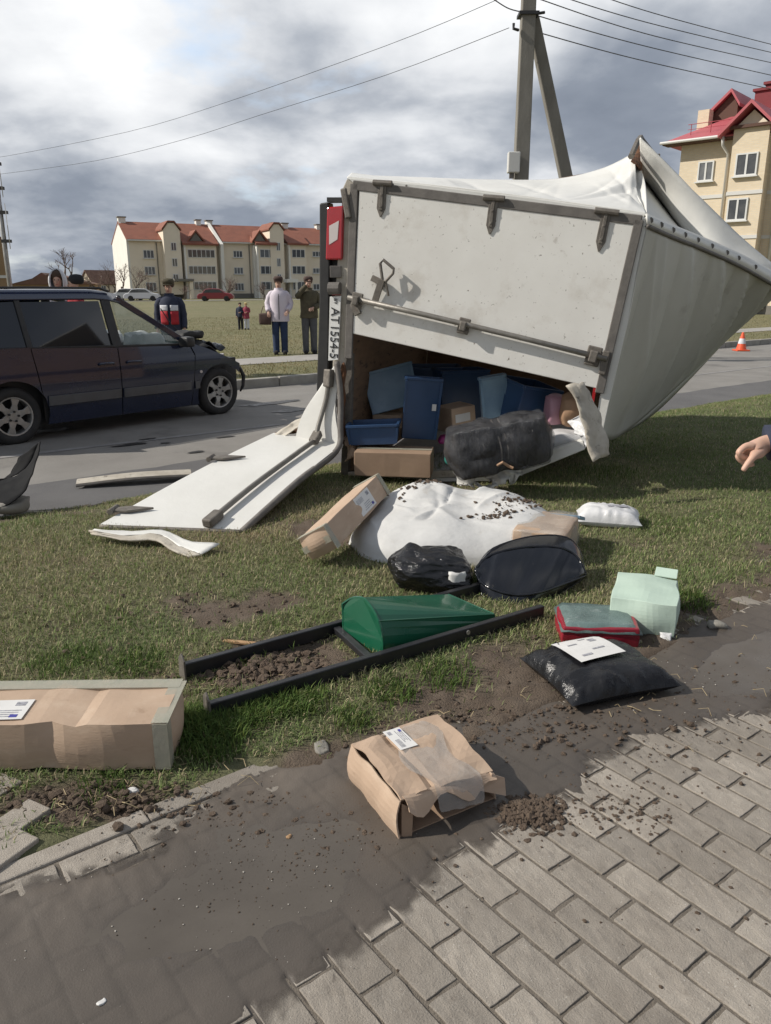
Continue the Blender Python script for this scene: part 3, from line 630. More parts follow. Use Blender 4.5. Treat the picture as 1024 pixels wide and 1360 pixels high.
pm('mint', (0.47, 0.58, 0.49), (0.42, 0.53, 0.445), 6, 0.6, bump=0.15, bscale=30)
pm('white_plastic', (0.64, 0.64, 0.64), (0.55, 0.55, 0.56), 7, 0.35, 0.55, bump=0.4, bscale=34, bdist=0.008)
pm('crimson', (0.30, 0.02, 0.035), (0.20, 0.012, 0.025), 6, 0.25, 0.4, bump=0.2, bscale=30)
pm('teal_film', (0.14, 0.20, 0.19), (0.09, 0.13, 0.125), 9, 0.16, 0.35, bump=0.4, bscale=24, bdist=0.01, spots=[((0.30, 0.34, 0.33), 10, 0.58, 0.72)])
pm('bin_green', (0.009, 0.098, 0.05), (0.008, 0.082, 0.042), 4, 0.25, 0.4, coat=0.3, spots=[((0.10, 0.14, 0.10), 30, 0.66, 0.8)])
pm('blue_plastic', (0.028, 0.068, 0.155), (0.02, 0.05, 0.115), 3, 0.28, 0.42, bump=0.05, bscale=20)
pm('blue_pale', (0.22, 0.34, 0.45), (0.14, 0.23, 0.33), 3, 0.25, 0.42, bump=0.1, bscale=20)
pm('pink', (0.42, 0.24, 0.29), (0.36, 0.19, 0.24), 6, 0.45, bump=0.4, bscale=20, bdist=0.01)
pm('magenta', (0.28, 0.02, 0.13), None, 6, 0.5)
pm('teal', (0.02, 0.20, 0.16), (0.03, 0.14, 0.12), 6, 0.5)
pm('kraft', (0.36, 0.22, 0.13), (0.28, 0.17, 0.10), 7, 0.7, bump=0.4, bscale=18, bdist=0.01)
pm('wood', (0.40, 0.25, 0.13), (0.30, 0.18, 0.09), 20, 0.8, bump=0.3, bscale=60)
pm('concrete', (0.25, 0.235, 0.205), (0.185, 0.172, 0.148), 4, 0.9, bump=0.4, bscale=60, stretch=(1, 1, .3))
pm('tyre', (0.022, 0.022, 0.023), (0.035, 0.033, 0.031), 12, 0.85, bump=0.2, bscale=80)
pm('alloy', (0.42, 0.41, 0.39), (0.33, 0.32, 0.30), 14, 0.38, 0.55, metal=0.7)
pm('film_clear', (0.55, 0.53, 0.50), (0.45, 0.43, 0.40), 9, 0.12, 0.3, bump=0.6, bscale=20, bdist=0.01)
def make_film(name, a):             # stretch film: mostly see-through, glossy
    m = MATS[name]; nt_ = m.node_tree; b = nt_.nodes['Principled BSDF']; t = nt_.nodes.new('ShaderNodeBsdfTransparent'); x = nt_.nodes.new('ShaderNodeMixShader'); x.inputs[0].default_value = a
    nt_.links.new(t.outputs[0], x.inputs[1]); nt_.links.new(b.outputs[0], x.inputs[2]); nt_.links.new(x.outputs[0], [q for q in nt_.nodes if q.type == 'OUTPUT_MATERIAL'][0].inputs[0])
pm('bundle_film', (0.14, 0.14, 0.145), (0.06, 0.06, 0.065), 6, 0.05, 0.12, bump=0.8, bscale=9, bdist=0.03, stretch=(3.5, 1, 1)); make_film('bundle_film', 0.4); make_film('film_clear', 0.34); make_film('tape', 0.55)

# ---------------------------------------------------------------- overturned box truck
TA = math.atan(0.285); TN = Vector((-math.sin(TA), -math.cos(TA), 0)); TD = Vector((math.cos(TA), -math.sin(TA), 0)); TU = -TN
T_O = at(462, 440, 6.40)
def rp(px, py, off=0.0):            # point on the plane of the truck's rear end, off metres towards the viewer
    r = ray(px, py); o = Vector((0, 0, CAM_H)); q = T_O + TN * off
    return o + r * ((q - o).dot(TN) / r.dot(TN))
truck = thing('box_truck', 'overturned white box truck lying on its side on the grass verge', 'truck', g(462, 636))
def rpoly(pts, off, th): 
    mb = MB(); mb.slab([rp(x, y, off) for x, y in pts], TU * th); return mb
door = rpoly([(477, 251), (660, 273), (843, 297), (819, 407), (793, 516), (630, 479), (468, 443)], 0.02, 0.035).build('door', 'truck_white', truck, bevel=0.006)
tag(door, 'closed upper leaf of the rear doors, white with grey dirt specks')
for (a_, b_, wd) in [((469, 246), (852, 293), .07), ((471, 244), (463, 476), .065), ((849, 292), (796, 522), .065)]:
    mb = MB(); mb.beam(rp(*a_, 0.012), rp(*b_, 0.012), wd, .03, up=TN); mb.build('door_gasket', 'gasket', truck, bevel=0.006)
mb = rpoly([(461, 236), (560, 245), (700, 262), (858, 284), (852, 294), (700, 271), (560, 253), (470, 244)], 0.0, 0.05); mb.build('top_rail', 'dirty_frame' if 0 else 'truck_sheet', truck, bevel=0.006)
mb = rpoly([(461, 237), (470, 244), (464, 400), (462, 470), (455, 500), (446, 520), (441, 512), (444, 400), (452, 300), (455, 250)], 0.0, 0.06); mb.build('corner_post', 'dirty_frame', truck, bevel=0.006)
mb = rpoly([(462, 470), (468, 470), (466, 560), (462, 636), (452, 640), (455, 560), (455, 500)], -0.01, 0.06); mb.build('corner_post', 'steel', truck, bevel=0.004)
mb = rpoly([(851, 292), (862, 286), (836, 420), (808, 540), (800, 578), (790, 572), (796, 530), (822, 420)], 0.0, 0.06); mb.build('corner_post', 'truck_sheet', truck, bevel=0.005)
mb = MB(); mb.beam(rp(793, 497, .012), rp(786, 540, .012), .022, .012, up=TN); mb.build('reflector_strip', 'lamp_red', truck)
mb = MB(); mb.beam(rp(848, 310, .012), rp(843, 327, .012), .022, .012, up=TN); mb.build('reflector_strip', 'lamp_red', truck)
# hinges
def hinge(px, py, px2, py2, hw):
    a_ = rp(px, py, 0.035); b_ = rp(px2, py2, 0.03); d_ = (b_ - a_); n_ = d_.normalized(); x = n_.cross(TN).normalized()
    mb = MB(); mb.slab([a_ - x * .032, a_ + x * .032, a_ + d_ * .75 + x * .034, a_ + d_ + x * .006, a_ + d_ - x * .006, a_ + d_ * .75 - x * .034], TU * .014)
    mb.slab([a_ - x * .012 - TU * .008, a_ + x * .012 - TU * .008, a_ + d_ * .8 + x * .014 - TU * .008, a_ + d_ * .8 - x * .014 - TU * .008], TU * .01)
    mb.tube([a_ - x * hw, a_ + x * hw], .022, 8)
    for f in (.35, .7):
        c_ = a_ + d_ * f - TU * .012; mb.tube([c_, c_ + TU * .012], .010, 6)
    return mb.build('hinge', 'steel', door, bevel=0.003)
hinge(508, 243, 505, 288, .075); hinge(656, 263, 650, 311, .08); hinge(806, 281, 795, 334, .085)
for (px, py) in [(522, 245), (540, 247)]:
    mb = MB(); c_ = rp(px, py, .005); mb.tube([c_, c_ - TU * .012], .008, 6); mb.build('rivet', 'gasket', truck)
mb = MB(); mb.tube([rp(462, 395, .07), rp(560, 417, .07), rp(690, 448, .07), rp(806, 477, .07)], .021, 10); rod = mb.build('lock_rod', 'rod', door, smooth=True)
for (px, py, s_) in [(474, 399, 1.0), (616, 433, 1.0), (788, 473, 1.2)]:
    c_ = rp(px, py, .045); ax = (rp(700, 450) - rp(560, 416)).normalized(); vx = ax.cross(TN).normalized()
    mb = MB(); mb.beam(c_ - ax * .045 * s_, c_ + ax * .045 * s_, .12 * s_, .02, up=TN); mb.beam(c_ - ax * .025 * s_ - TU * .03, c_ + ax * .025 * s_ - TU * .03, .07 * s_, .06, up=TN); mb.build('rod_bracket', 'steel', door, bevel=0.008)
mb = MB(); c_ = rp(800, 480, .05); mb.beam(rp(806, 466, .05), rp(799, 497, .05), .05, .04, up=TN); mb.build('rod_keeper', 'steel', truck, bevel=0.006); mb = MB(); mb.beam(rp(470, 405, .04), rp(476, 418, .04), .06, .03, up=TN); mb.build('rod_keeper', 'steel', truck, bevel=0.006)
mb = MB(); loop = [(508, 372), (505, 350), (509, 345), (523, 357), (522, 363), (512, 374)]
mb.tube([rp(x, y, .085) for x, y in loop], .012, 8); mb.tube([rp(512, 372, .075), rp(516, 393, .05)], .009, 6)
mb.beam(rp(507, 372, .06), rp(498, 400, .05), .05, .022, up=TN); mb.beam(rp(494, 369, .045), rp(512, 378, .05), .045, .03, up=TN); mb.build('handle', 'steel', door, bevel=0.003)
# chassis end with lamp cluster and number plate
mb = rpoly([(424, 270), (436, 268), (438, 300), (436, 480), (434, 520), (420, 520), (424, 400)], 0.0, 0.12); mb.build('rear_bumper', 'black_plastic', truck, bevel=0.01)
mb = rpoly([(434, 262), (455, 262), (455, 268), (434, 268)], 0.02, 0.1); mb.build('lamp_bracket', 'black_plastic', truck)
mb = rpoly([(434, 300), (456, 300), (450, 400), (446, 515), (436, 515)], -0.06, 0.1); mb.build('chassis_end', 'black_plastic', truck)
lamp = rpoly([(434, 275), (456, 273), (454, 345), (432, 345)], 0.035, 0.09).build('tail_lamp', 'lamp_red', truck, bevel=0.012)
rpoly([(437, 300), (450, 293), (448, 318), (437, 325)], 0.038, 0.01).build('lamp_lens', 'lamp_clear', lamp)
mb = MB(); mb.tube([rp(437, 383, .03), rp(452, 383, .03)], .05, 10); mb.box(rp(446, 361, .0), (.09, .06, .09)); mb.build('tow_fitting', 'gasket', truck, bevel=0.004)
plate = rpoly([(438, 394), (453, 393), (449, 478), (436, 479)], 0.03, 0.012).build('number_plate', 'plate_white', truck, bevel=0.002)
def text_mesh(txt, M, parent, mat, size, name='lettering', depth=0.0015, xs=1.0):
    cu = bpy.data.curves.new('t', 'FONT'); cu.body = txt; cu.size = size; cu.extrude = depth; cu.align_x = 'CENTER'; cu.align_y = 'CENTER'
    to = bpy.data.objects.new('t', cu); C.objects.link(to); bpy.context.view_layer.update()
    me = bpy.data.meshes.new_from_object(to.evaluated_get(bpy.context.evaluated_depsgraph_get())); bpy.data.objects.remove(to); bpy.data.curves.remove(cu)
    me.transform(ROOTM[parent.name].inverted() @ M @ Matrix.Diagonal((xs, 1, 1, 1))); me.materials.append(MATS[mat])
    o = bpy.data.objects.new(name, me); C.objects.link(o); o.parent = parent; return o
pa = rp(445.5, 394, .033); pb = rp(442.5, 479, .033); tx = (pb - pa).normalized(); ty = TN.cross(tx).normalized()
def plate_M(f, dx=0.0):
    o_ = pa.lerp(pb, f) + ty * dx; Mx = Matrix.Identity(4)
    for i in range(3): Mx[i][0] = tx[i]; Mx[i][1] = ty[i]; Mx[i][2] = TN[i]; Mx[i][3] = o_[i]
    return Mx
text_mesh('AT', plate_M(.29), plate, 'ink', .105, xs=.95); text_mesh('1554-5', plate_M(.70), plate, 'ink', .105, xs=.92)
text_mesh('BY', plate_M(.07), plate, 'ink', .04)
mb = MB(); mb.beam(rp(441, 391, .032), rp(452, 391, .032), .012, .004, up=TN); mb.build('flag_mark', 'lamp_red', plate)
mb = MB(); mb.beam(rp(456, 250, .03), rp(463, 290, .03), .05, .03, up=TN); mb.build('post_bracket', 'steel', truck, bevel=0.01)
# box walls: cargo floor (now upright at the left), lower side on the ground, upper side crumpled, roof sheet hanging out to the right
def lin(a, b, n): return [Vector(a).lerp(Vector(b), i / n) for i in range(n + 1)]
fl_b = rp(462, 634, -.03); fl_t = rp(466, 243, -.03)
mb = MB(); mb.slab([fl_b, fl_b + TU * 2.9, fl_t + TU * 2.9 + Vector((0, 0, .2)), fl_t], TD * -.03); mb.build('cargo_floor', 'plywood', truck)
for k in range(2):
    for z_ in (0.5, 1.6):
        pass
mb = MB(); 
for z_ in (0.62, 1.62): mb.beam(fl_b + Vector((0, 0, z_)) - TD * .10 + TU * .1, fl_b + Vector((0, 0, z_)) - TD * .10 + TU * 4.2, .16, .07, up=(0, 0, 1))
mb.build('chassis_rail', 'black_plastic', truck)
lo0 = rp(462, 636, -.02); lo1 = rp(655, 634, -.02)
mb = MB(); mb.slab([lo0, lo1, at(775, 592, 6.05), at(800, 560, 8.1), lo0 + TU * 2.9], (0, 0, -.03)); mb.build('lower_side', 'truck_sheet', truck)
mb = MB(); mb.slab([fl_b + TU * 2.9, at(800, 560, 8.1), at(838, 300, 8.6), at(800, 226, 8.9), fl_t + TU * 2.9 + Vector((0, 0, .15))], TU * .03); mb.build('front_wall', 'plywood', truck)
fr = [rp(x, y, -.01) for x, y in ((461, 236), (560, 245), (655, 256), (760, 270), (858, 284))]
bk = [at(474, 233, 8.9), at(560, 236, 8.9), at(650, 239, 8.9), at(738, 238, 8.8), at(800, 224, 8.5), at(843, 203, 8.2)]
nU, nV = 120, 40; _r = random.Random(9); TC = [(_r.uniform(.35, 1.0), _r.uniform(-.4, .5), _r.choice((-1, 1)) * _r.uniform(.008, .022), _r.uniform(.012, .03)) for _k in range(14)] + [(_r.uniform(0, .5), _r.uniform(-.2, .2), _r.choice((-1, 1)) * _r.uniform(.003, .008), _r.uniform(.01, .03)) for _k in range(8)]; A = crv(fr, nU); B = crv(bk, nU); rows = []
for j in range(nV + 1):
    v = j / nV; row = []
    for i in range(nU + 1):
        u = i / nU; p = A[i].lerp(B[i], v)
        p.z += -0.10 * math.sin(math.pi * v) * u ** 2 + 0.028 * nz((u * 5, v * 2.2, 0), 1.0, 3) * math.sin(math.pi * v) + 0.05 * math.sin(u * 9 + v * 2) * u ** 3 * math.sin(math.pi * v)
        p.z += sum(h3 * math.exp(-abs(u - u3 - s3 * (v - .5)) / w3) for u3, s3, h3, w3 in TC) * math.sin(math.pi * v)
        row.append(p)
    rows.append(row)
mb = MB(); mb.grid(rows); tag(mb.build('upper_side', 'truck_sheet', truck, smooth=True, solid=.012), 'crumpled white side sheet, now the top of the wreck')
rim = [rp(858, 284, 0), at(893, 299, 6.15), at(935, 316, 6.6), at(985, 338, 7.1), at(1036, 366, 7.6)]
cre = [at(853, 236, 8.3), at(878, 270, 8.1), at(906, 306, 7.75), at(945, 334, 7.5), at(990, 349, 7.45), at(1036, 365, 7.62)]
tope = [at(850, 183, 7.7), at(880, 212, 7.65), at(930, 262, 7.6), at(985, 316, 7.58), at(1037, 360, 7.6)]
n = 40; a_, b_, c_ = crv(rim, n), crv(cre, n), crv(tope, n); rows = []
for j in range(9):
    v = j / 8; rows.append([a_[i].lerp(b_[i], v) + Vector((0, 0, -.10 * math.sin(math.pi * v) * (1 - i / n) + .02 * nz((i * .2, v * 3, 2)) * math.sin(math.pi * v))) for i in range(n + 1)])
mb = MB(); mb.grid(rows); mb.build('folded_sheet', 'truck_sheet', truck, smooth=True, solid=.012)
rows = []
for j in range(9):
    v = j / 8; rows.append([b_[i].lerp(c_[i], v) + TN * (.06 * math.sin(math.pi * v) * nz((i * .12, v * 1.5, 4))) for i in range(n + 1)])
mb = MB(); mb.grid(rows); mb.build('folded_sheet', 'truck_sheet', truck, smooth=True, solid=.014)
# bent panel between the raised corner and the collapsed top
e0 = crv([at(843, 203, 8.2), at(846, 193, 8.25), at(850, 183, 8.3)], 6); e1 = crv([at(838, 214, 7.9), at(848, 222, 7.9), at(853, 232, 7.9)], 6); e2 = crv([rp(858, 284, 0), rp(858, 284, 0) + Vector((0, .02, .01)), rp(858, 284, 0) + Vector((0.0, .04, .02))], 6)
mb = MB(); mb.grid([[e0[i].lerp(e1[i], v / 5) for i in range(7)] for v in range(6)]); mb.build('corner_casting', 'rust', truck, solid=.012)
mid = crv([at(800, 232, 8.2), at(838, 250, 7.4), at(858, 284, 6.0)], 14); cc = crv([at(843, 203, 8.2), at(856, 240, 7.6), rp(859, 284, -.01)], 14)
mb = MB(); mb.grid([[mid[i].lerp(cc[i], v / 4) + Vector((0, 0, -.05 * math.sin(math.pi * v / 4))) for i in range(15)] for v in range(5)]); mb.build('folded_sheet', 'truck_sheet', truck, smooth=True, solid=.01)
mb = MB(); mb.tube([at(838, 208, 7.8), at(847, 188, 8.0), at(851, 183, 8.25)], .03, 6); mb.tube([at(851, 183, 8.25), at(870, 207, 8.1), at(876, 207, 8.1)], .022, 6); mb.build('torn_corner_trim', 'steel', truck)
rim2 = [rp(860, 298, 0.005), at(893, 313, 6.12), at(935, 330, 6.57), at(985, 353, 7.07), at(1036, 382, 7.57)]
ra, rb = crv([p + TN * .015 for p in rim], n), crv([p + TN * .015 for p in rim2], n)
mb = MB(); mb.grid([ra, rb]); trim = mb.build('edge_trim', 'truck_sheet', truck, smooth=True, solid=.012)
mb = MB(); mb.tube([p + Vector((0, 0, -.012)) for p in rb], .016, 6); mb.build('edge_seal', 'gasket', truck, smooth=True)
for k in range(10):
    p = ra[2 + k * 4 - (k > 6)].lerp(rb[2 + k * 4 - (k > 6)], .5); mb = MB(); mb.tube([p + TN * .014, p - TN * .012], .022, 7); mb.build('rivet', 'gasket', trim)
# roof sheet
RC = [(.06, .06, -.35, .02), (.15, .05, .5, .018), (.24, .10, -.45, .022), (.33, .08, .75, .016), (.42, .13, -.6, .02), (.50, .12, .85, .016), (.57, .16, -.7, .02), (.65, .14, .9, .018), (.72, .15, -.6, .02), (.80, .12, .8, .02), (.88, .08, -.5, .02), (.20, -.08, .3, .012), (.61, .02, .4, .01), (.38, .2, .35, .01)]
bot = [rp(797, 578, -.01), at(815, 583, 6.5), at(850, 558, 7.1), at(905, 508, 7.6), at(965, 452, 7.9), at(1036, 388, 7.75)]
top_ = crv(rim2, 140); bo = crv(bot, 140); rows = []
for j in range(31):
    v = j / 30; row = []
    for i in range(141):
        u = i / 140; p = top_[i].lerp(bo[i], v)
        fold = sum(h3 * math.exp(-abs(u - u3 - s3 * (1 - v)) / w3) for u3, s3, h3, w3 in RC) + nz((u * 7, v * 1.3, 7)) * .35
        amp = .10 * math.sin(math.pi * min(1, v * 1.02)) ** .8
        bulge = .16 * math.sin(math.pi * v) * math.sin(math.pi * min(1, u * 1.1)) 
        p = p + TD * (fold * amp + bulge * .6) - TU * bulge * .2; row.append(p)
    rows.append(row)
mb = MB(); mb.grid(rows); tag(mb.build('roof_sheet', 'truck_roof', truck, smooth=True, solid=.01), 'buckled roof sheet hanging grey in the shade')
un = crv([at(815, 581, 6.6), at(850, 557, 7.2), at(905, 508, 7.7), at(960, 456, 8.0)], 20); un2 = crv([at(835, 572, 7.6), at(868, 550, 8.0), at(905, 515, 8.2), at(955, 462, 8.3)], 20)
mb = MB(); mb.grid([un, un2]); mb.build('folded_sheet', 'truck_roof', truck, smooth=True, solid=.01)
# torn lower edge
mb = MB(); mb.slab([rp(462, 627, .0), rp(560, 627, .0), rp(648, 622, .0), rp(650, 631, .0), rp(560, 636, .0), rp(462, 637, .0)], TU * .05); mb.build('sill', 'dirty_frame', truck, bevel=.004)
mb = MB(); mb.slab([at(655, 624, 5.95), at(774, 584, 5.75), at(777, 597, 5.72), at(676, 638, 5.9), at(660, 638, 5.93)], (0.02, .10, -.005)); mb.build('torn_sill', 'truck_sheet', truck, bevel=.006)
def scrap(name, mat, parent, c0, c1, n=14, m=5, amp=.02, seed=0, solid=.006, world=True):
    a_, b_ = crv(c0, n), crv(c1, n); mb = MB()
    mb.grid([[a_[i].lerp(b_[i], j / m) + Vector((nz((i * .5, j * .7, 1), 1, seed), nz((i * .5, j * .7, 4), 1, seed), nz((i * .5, j * .7, 8), 1, seed))) * amp for i in range(n + 1)] for j in range(m + 1)])
    return mb.build(name, mat, parent, smooth=True, solid=solid)
scrap('torn_panel', 'dirty_frame', truck, [at(752, 512, 5.55), at(768, 545, 5.5), at(780, 580, 5.45), at(786, 612, 5.42)], [at(776, 508, 5.6), at(792, 540, 5.6), at(802, 575, 5.55), at(809, 603, 5.5)], amp=.025, seed=2, solid=.012)
scrap('torn_scrap', 'truck_sheet', truck, [at(606, 600, 5.9), at(601, 622, 5.85), at(610, 645, 5.8)], [at(622, 598, 5.95), at(630, 622, 5.85), at(628, 647, 5.8)], amp=.04, seed=3)
scrap('torn_scrap', 'truck_sheet', truck, [at(645, 632, 5.85), at(660, 616, 5.8), at(690, 622, 5.8)], [at(652, 640, 5.82), at(668, 640, 5.75), at(688, 638, 5.78)], amp=.05, seed=5)
scrap('torn_scrap', 'dirty_frame', truck, [at(618, 628, 5.95), at(640, 622, 5.9), at(668, 618, 5.9)], [at(620, 634, 5.9), at(642, 630, 5.85), at(672, 624, 5.85)], amp=.025, seed=6)
scrap('torn_scrap', 'truck_sheet', truck, [at(630, 640, 5.85), at(645, 645, 5.8), at(660, 638, 5.8)], [at(632, 645, 5.8), at(646, 651, 5.75), at(663, 643, 5.75)], amp=.02, seed=8)
scrap('torn_scrap', 'white_plastic', truck, [at(752, 560, 5.9), at(764, 575, 5.8), at(772, 594, 5.75)], [at(778, 548, 5.85), at(780, 575, 5.75), at(786, 592, 5.7)], amp=.04, seed=9)
# lower door leaf: torn down, bent and lying on the turf
f0, f1, h0, h1 = at(133, 699, 4.90), at(322, 706, 4.82), at(364, 577, 6.55), at(455, 592, 6.25)
def dp(u, v, up=0.0):
    p = f0.lerp(f1, u).lerp(h0.lerp(h1, u), v); p.z += up + .02 * math.sin(v * 3.1) ; return p
nn = 20
def door_grid(up): return [[dp(i / 6, j / nn, up) for j in range(nn + 1)] for i in range(7)]
mb = MB(); mb.grid(door_grid(0.0)); leaf = tag(mb.build('door', 'truck_sheet', truck, smooth=False, solid=.03), 'lower leaf of the rear doors, torn down and bent flat on the grass')
rb_ = [h0.lerp(h1, i / 6) for i in range(7)]
tb = [at(404, 548, 6.45), at(420, 530, 6.42), at(432, 510, 6.40), at(440, 494, 6.39), at(447, 482, 6.38), at(450, 486, 6.37), at(452, 500, 6.36)]
rows = [[rb_[i].lerp(tb[i], j / 8) + TD * (-.05 * math.sin(math.pi * j / 8)) for i in range(2, 7)] for j in range(9)]
mb = MB(); mb.grid(rows); mb.build('bent_panel', 'truck_sheet', leaf, smooth=False, solid=.025)
mb = MB(); mb.tube([p + Vector((0, -.01, .0)) for p in crv([dp(1, 0, .0), dp(1, .5, 0), dp(1, .93, .0), at(452, 560, 6.26), at(452, 520, 6.3), at(447, 480, 6.34)], 30)], .026, 6); mb.build('edge_channel', 'gasket', leaf, smooth=True)
mb = MB(); mb.tube(crv([dp(0, 0, -.005), dp(.35, 0, -.005), dp(.7, 0, -.005), dp(1, 0, -.005)], 12), .022, 6); mb.build('edge_channel', 'steel', leaf, smooth=True)
rodp = crv([dp(.76, .0, .05), dp(.74, .35, .05), dp(.72, .75, .05), dp(.70, .93, .06), at(423, 565, 6.3), at(433, 530, 6.33), at(436, 508, 6.33), at(437, 492, 6.34)], 40)
mb = MB(); mb.tube(rodp, .02, 8); mb.build('lock_rod', 'rod', leaf, smooth=True)
for k, s_ in ((1, 1.3), (18, 1.0), (36, 1.2)):
    mb = MB(); d_ = (rodp[k + 1] - rodp[k - 1]).normalized(); mb.beam(rodp[k] - d_ * .06 * s_, rodp[k] + d_ * .06 * s_, .075, .06); mb.build('rod_bracket', 'steel', leaf, bevel=.012)
for (u, v) in ((.0, .10), (.0, .62)):
    p = dp(u, v, .02); mb = MB(); mb.slab([p + Vector((-.06, -.03, 0)), p + Vector((.05, -.04, 0)), p + Vector((.22, .01, .01)), p + Vector((.05, .05, .01)), p + Vector((-.06, .04, 0))], (0, 0, .016)); mb.tube([p + Vector((-.06, -.06, .01)), p + Vector((-.05, .07, .01))], .022, 7); mb.build('hinge', 'steel', leaf, bevel=.003)
scrap('torn_panel', 'rust', truck, [at(365, 578, 6.6), at(395, 562, 6.6), at(420, 530, 6.6), at(432, 505, 6.55)], [at(385, 576, 6.6), at(402, 572, 6.55), at(418, 560, 6.5), at(430, 540, 6.5)], amp=.03, seed=12)
scrap('torn_panel', 'dirty_frame', truck, [at(358, 583, 6.5), at(385, 563, 6.5), at(412, 545, 6.5), at(425, 520, 6.5)], [at(366, 586, 6.5), at(392, 572, 6.45), at(414, 552, 6.45), at(428, 530, 6.45)], amp=.02, seed=13)
scrap('splintered_edge', 'rust', truck, [rp(452, 490, .05), rp(448, 540, .05), rp(450, 590, .06)], [rp(458, 480, .05), rp(458, 540, .05), rp(457, 592, .06)], amp=.02, seed=14, solid=.015)
scrap('splintered_edge', 'card', truck, [rp(455, 580, .08), rp(462, 596, .1), rp(460, 612, .1)], [rp(462, 578, .05), rp(470, 590, .08), rp(472, 604, .1)], amp=.03, seed=15, solid=.01)
scrap('bent_trim', 'dirty_frame', truck, [at(118, 704, 4.62), at(165, 712, 4.56), at(212, 710, 4.56), at(240, 726, 4.44), at(268, 738, 4.32)], [at(122, 709, 4.60), at(166, 718, 4.50), at(206, 717, 4.50), at(228, 732, 4.38), at(250, 740, 4.30)], amp=.012, seed=16, solid=.012)
scrap('bent_trim', 'truck_sheet', truck, [at(126, 703, 4.66), at(168, 706, 4.64), at(215, 704, 4.64), at(250, 718, 4.50), at(292, 722, 4.42)], [at(120, 706, 4.62), at(168, 712, 4.56), at(213, 711, 4.55), at(242, 728, 4.42), at(266, 738, 4.32)], amp=.012, seed=17, solid=.008)

# ---------------------------------------------------------------- load inside the truck
def cargo_box(name, mat, px, py, Y, d, rot, label, cat='box', tilt=0.0, roll=0.0, bevel=.006, group=None, amp=.004, n=4, rnd=.0):
    c_ = at(px, py, Y); M = Matrix.Translation(c_) @ Matrix.Rotation(R(rot), 4, 'Z') @ Matrix.Rotation(R(roll), 4, 'Y') @ Matrix.Rotation(R(tilt), 4, 'X')
    t = thing(name, label, cat, c_, 0, group, M=M)
    mb = soft_box(d, n=n, amp=amp, rnd=rnd, seed=px); t_ = mb.build('body', mat, t, world=False, bevel=bevel); return t, t_
def lid_strip(t, body, d, mat='tape', name='tape_strip', w=.05):
    mb = MB(); mb.box((0, 0, d[2] + .0035), (d[0] * .99, w, .003)); mb.build(name, mat, t, world=False)
GC = 'parcels still inside the truck'
d_ = (.62, .30, .20); t, b_ = cargo_box('cardboard_box', 'card_dark', 524, 628, 6.2, d_, -8, 'long brown cardboard box lying at the sill of the truck opening', group=GC); lid_strip(t, b_, d_)
d_ = (.24, .24, .22); t, b_ = cargo_box('cardboard_box', 'card', 607, 571, 6.7, d_, 28, 'small light cardboard box with white label among blue bins in the truck', group=GC, roll=-6)
mb = MB(); mb.box((-.01, -.1225, .13), (.15, .002, .07)); mb.build('shipping_label', 'paper', t, world=False)
d_ = (.26, .2, .12); cargo_box('cardboard_box', 'card', 516, 566, 7.0, d_, -10, 'cardboard box edge showing behind the low dark blue bin', group=GC)
def blue_bin(px, py, Y, d, rot, label, tilt=0, roll=0, mat='blue_plastic', flare=.12):
    c_ = at(px, py, Y); M = Matrix.Translation(c_) @ Matrix.Rotation(R(rot), 4, 'Z') @ Matrix.Rotation(R(roll), 4, 'Y') @ Matrix.Rotation(R(tilt), 4, 'X')
    t = thing('plastic_bin', label, 'bin', c_, 0, 'blue plastic bins in the truck', M=M); x, y, z = d[0] / 2, d[1] / 2, d[2]; f = 1 - flare
    mb = MB(); o_ = [(-x * f, -y * f, 0), (x * f, -y * f, 0), (x * f, y * f, 0), (-x * f, y * f, 0), (-x, -y, z), (x, -y, z), (x, y, z), (-x, y, z)]
    w_ = .012; i_ = [(-x * f + w_, -y * f + w_, w_), (x * f - w_, -y * f + w_, w_), (x * f - w_, y * f - w_, w_), (-x * f + w_, y * f - w_, w_), (-x + w_, -y + w_, z), (x - w_, -y + w_, z), (x - w_, y - w_, z), (-x + w_, y - w_, z)]
    mb.add(o_ + i_, [(3, 2, 1, 0), (0, 1, 5, 4), (1, 2, 6, 5), (2, 3, 7, 6), (3, 0, 4, 7), (8, 9, 10, 11), (8, 12, 13, 9), (9, 13, 14, 10), (10, 14, 15, 11), (11, 15, 12, 8), (4, 5, 13, 12), (5, 6, 14, 13), (6, 7, 15, 14), (7, 4, 12, 15)])
    mb.build('shell', mat, t, world=False, bevel=.004)
    mb = MB()
    for a_, b2 in (((-x, -y), (x, -y)), ((x, -y), (x, y)), ((x, y), (-x, y)), ((-x, y), (-x, -y))): mb.beam(Vector((*a_, z - .012)), Vector((*b2, z - .012)), .022, .024)
    mb.build('rim', mat, t, world=False, bevel=.004)
    for q in (-.45, .45): mb = MB(); mb.beam(Vector((q * d[0], -y * f - .004, .01)), Vector((q * d[0] * 1.08, -y - .004, z - .03)), .02, .012, up=(0, -1, 0)); mb.build('rib', mat, t, world=False)
    return t
blue_bin(498, 587, 6.35, (.42, .28, .17), -6, 'low dark blue plastic bin on top of the long cardboard box', roll=-3)
t = blue_bin(556, 582, 6.45, (.30, .07, .52), 4, 'upright navy blue plastic bin with small white tag facing out of truck', tilt=4, roll=4, flare=.02)
mb = MB(); mb.box((.10, -.046, .28), (.035, .004, .055)); mb.build('tag', 'paper', t, world=False)
blue_bin(527, 543, 6.95, (.46, .05, .38), 6, 'pale blue translucent plastic bin leaning on the plywood', tilt=-16, roll=-14, mat='blue_pale', flare=.02)
blue_bin(610, 560, 7.3, (.46, .3, .50), 14, 'dark navy plastic bin deep in the truck behind small cardboard box')
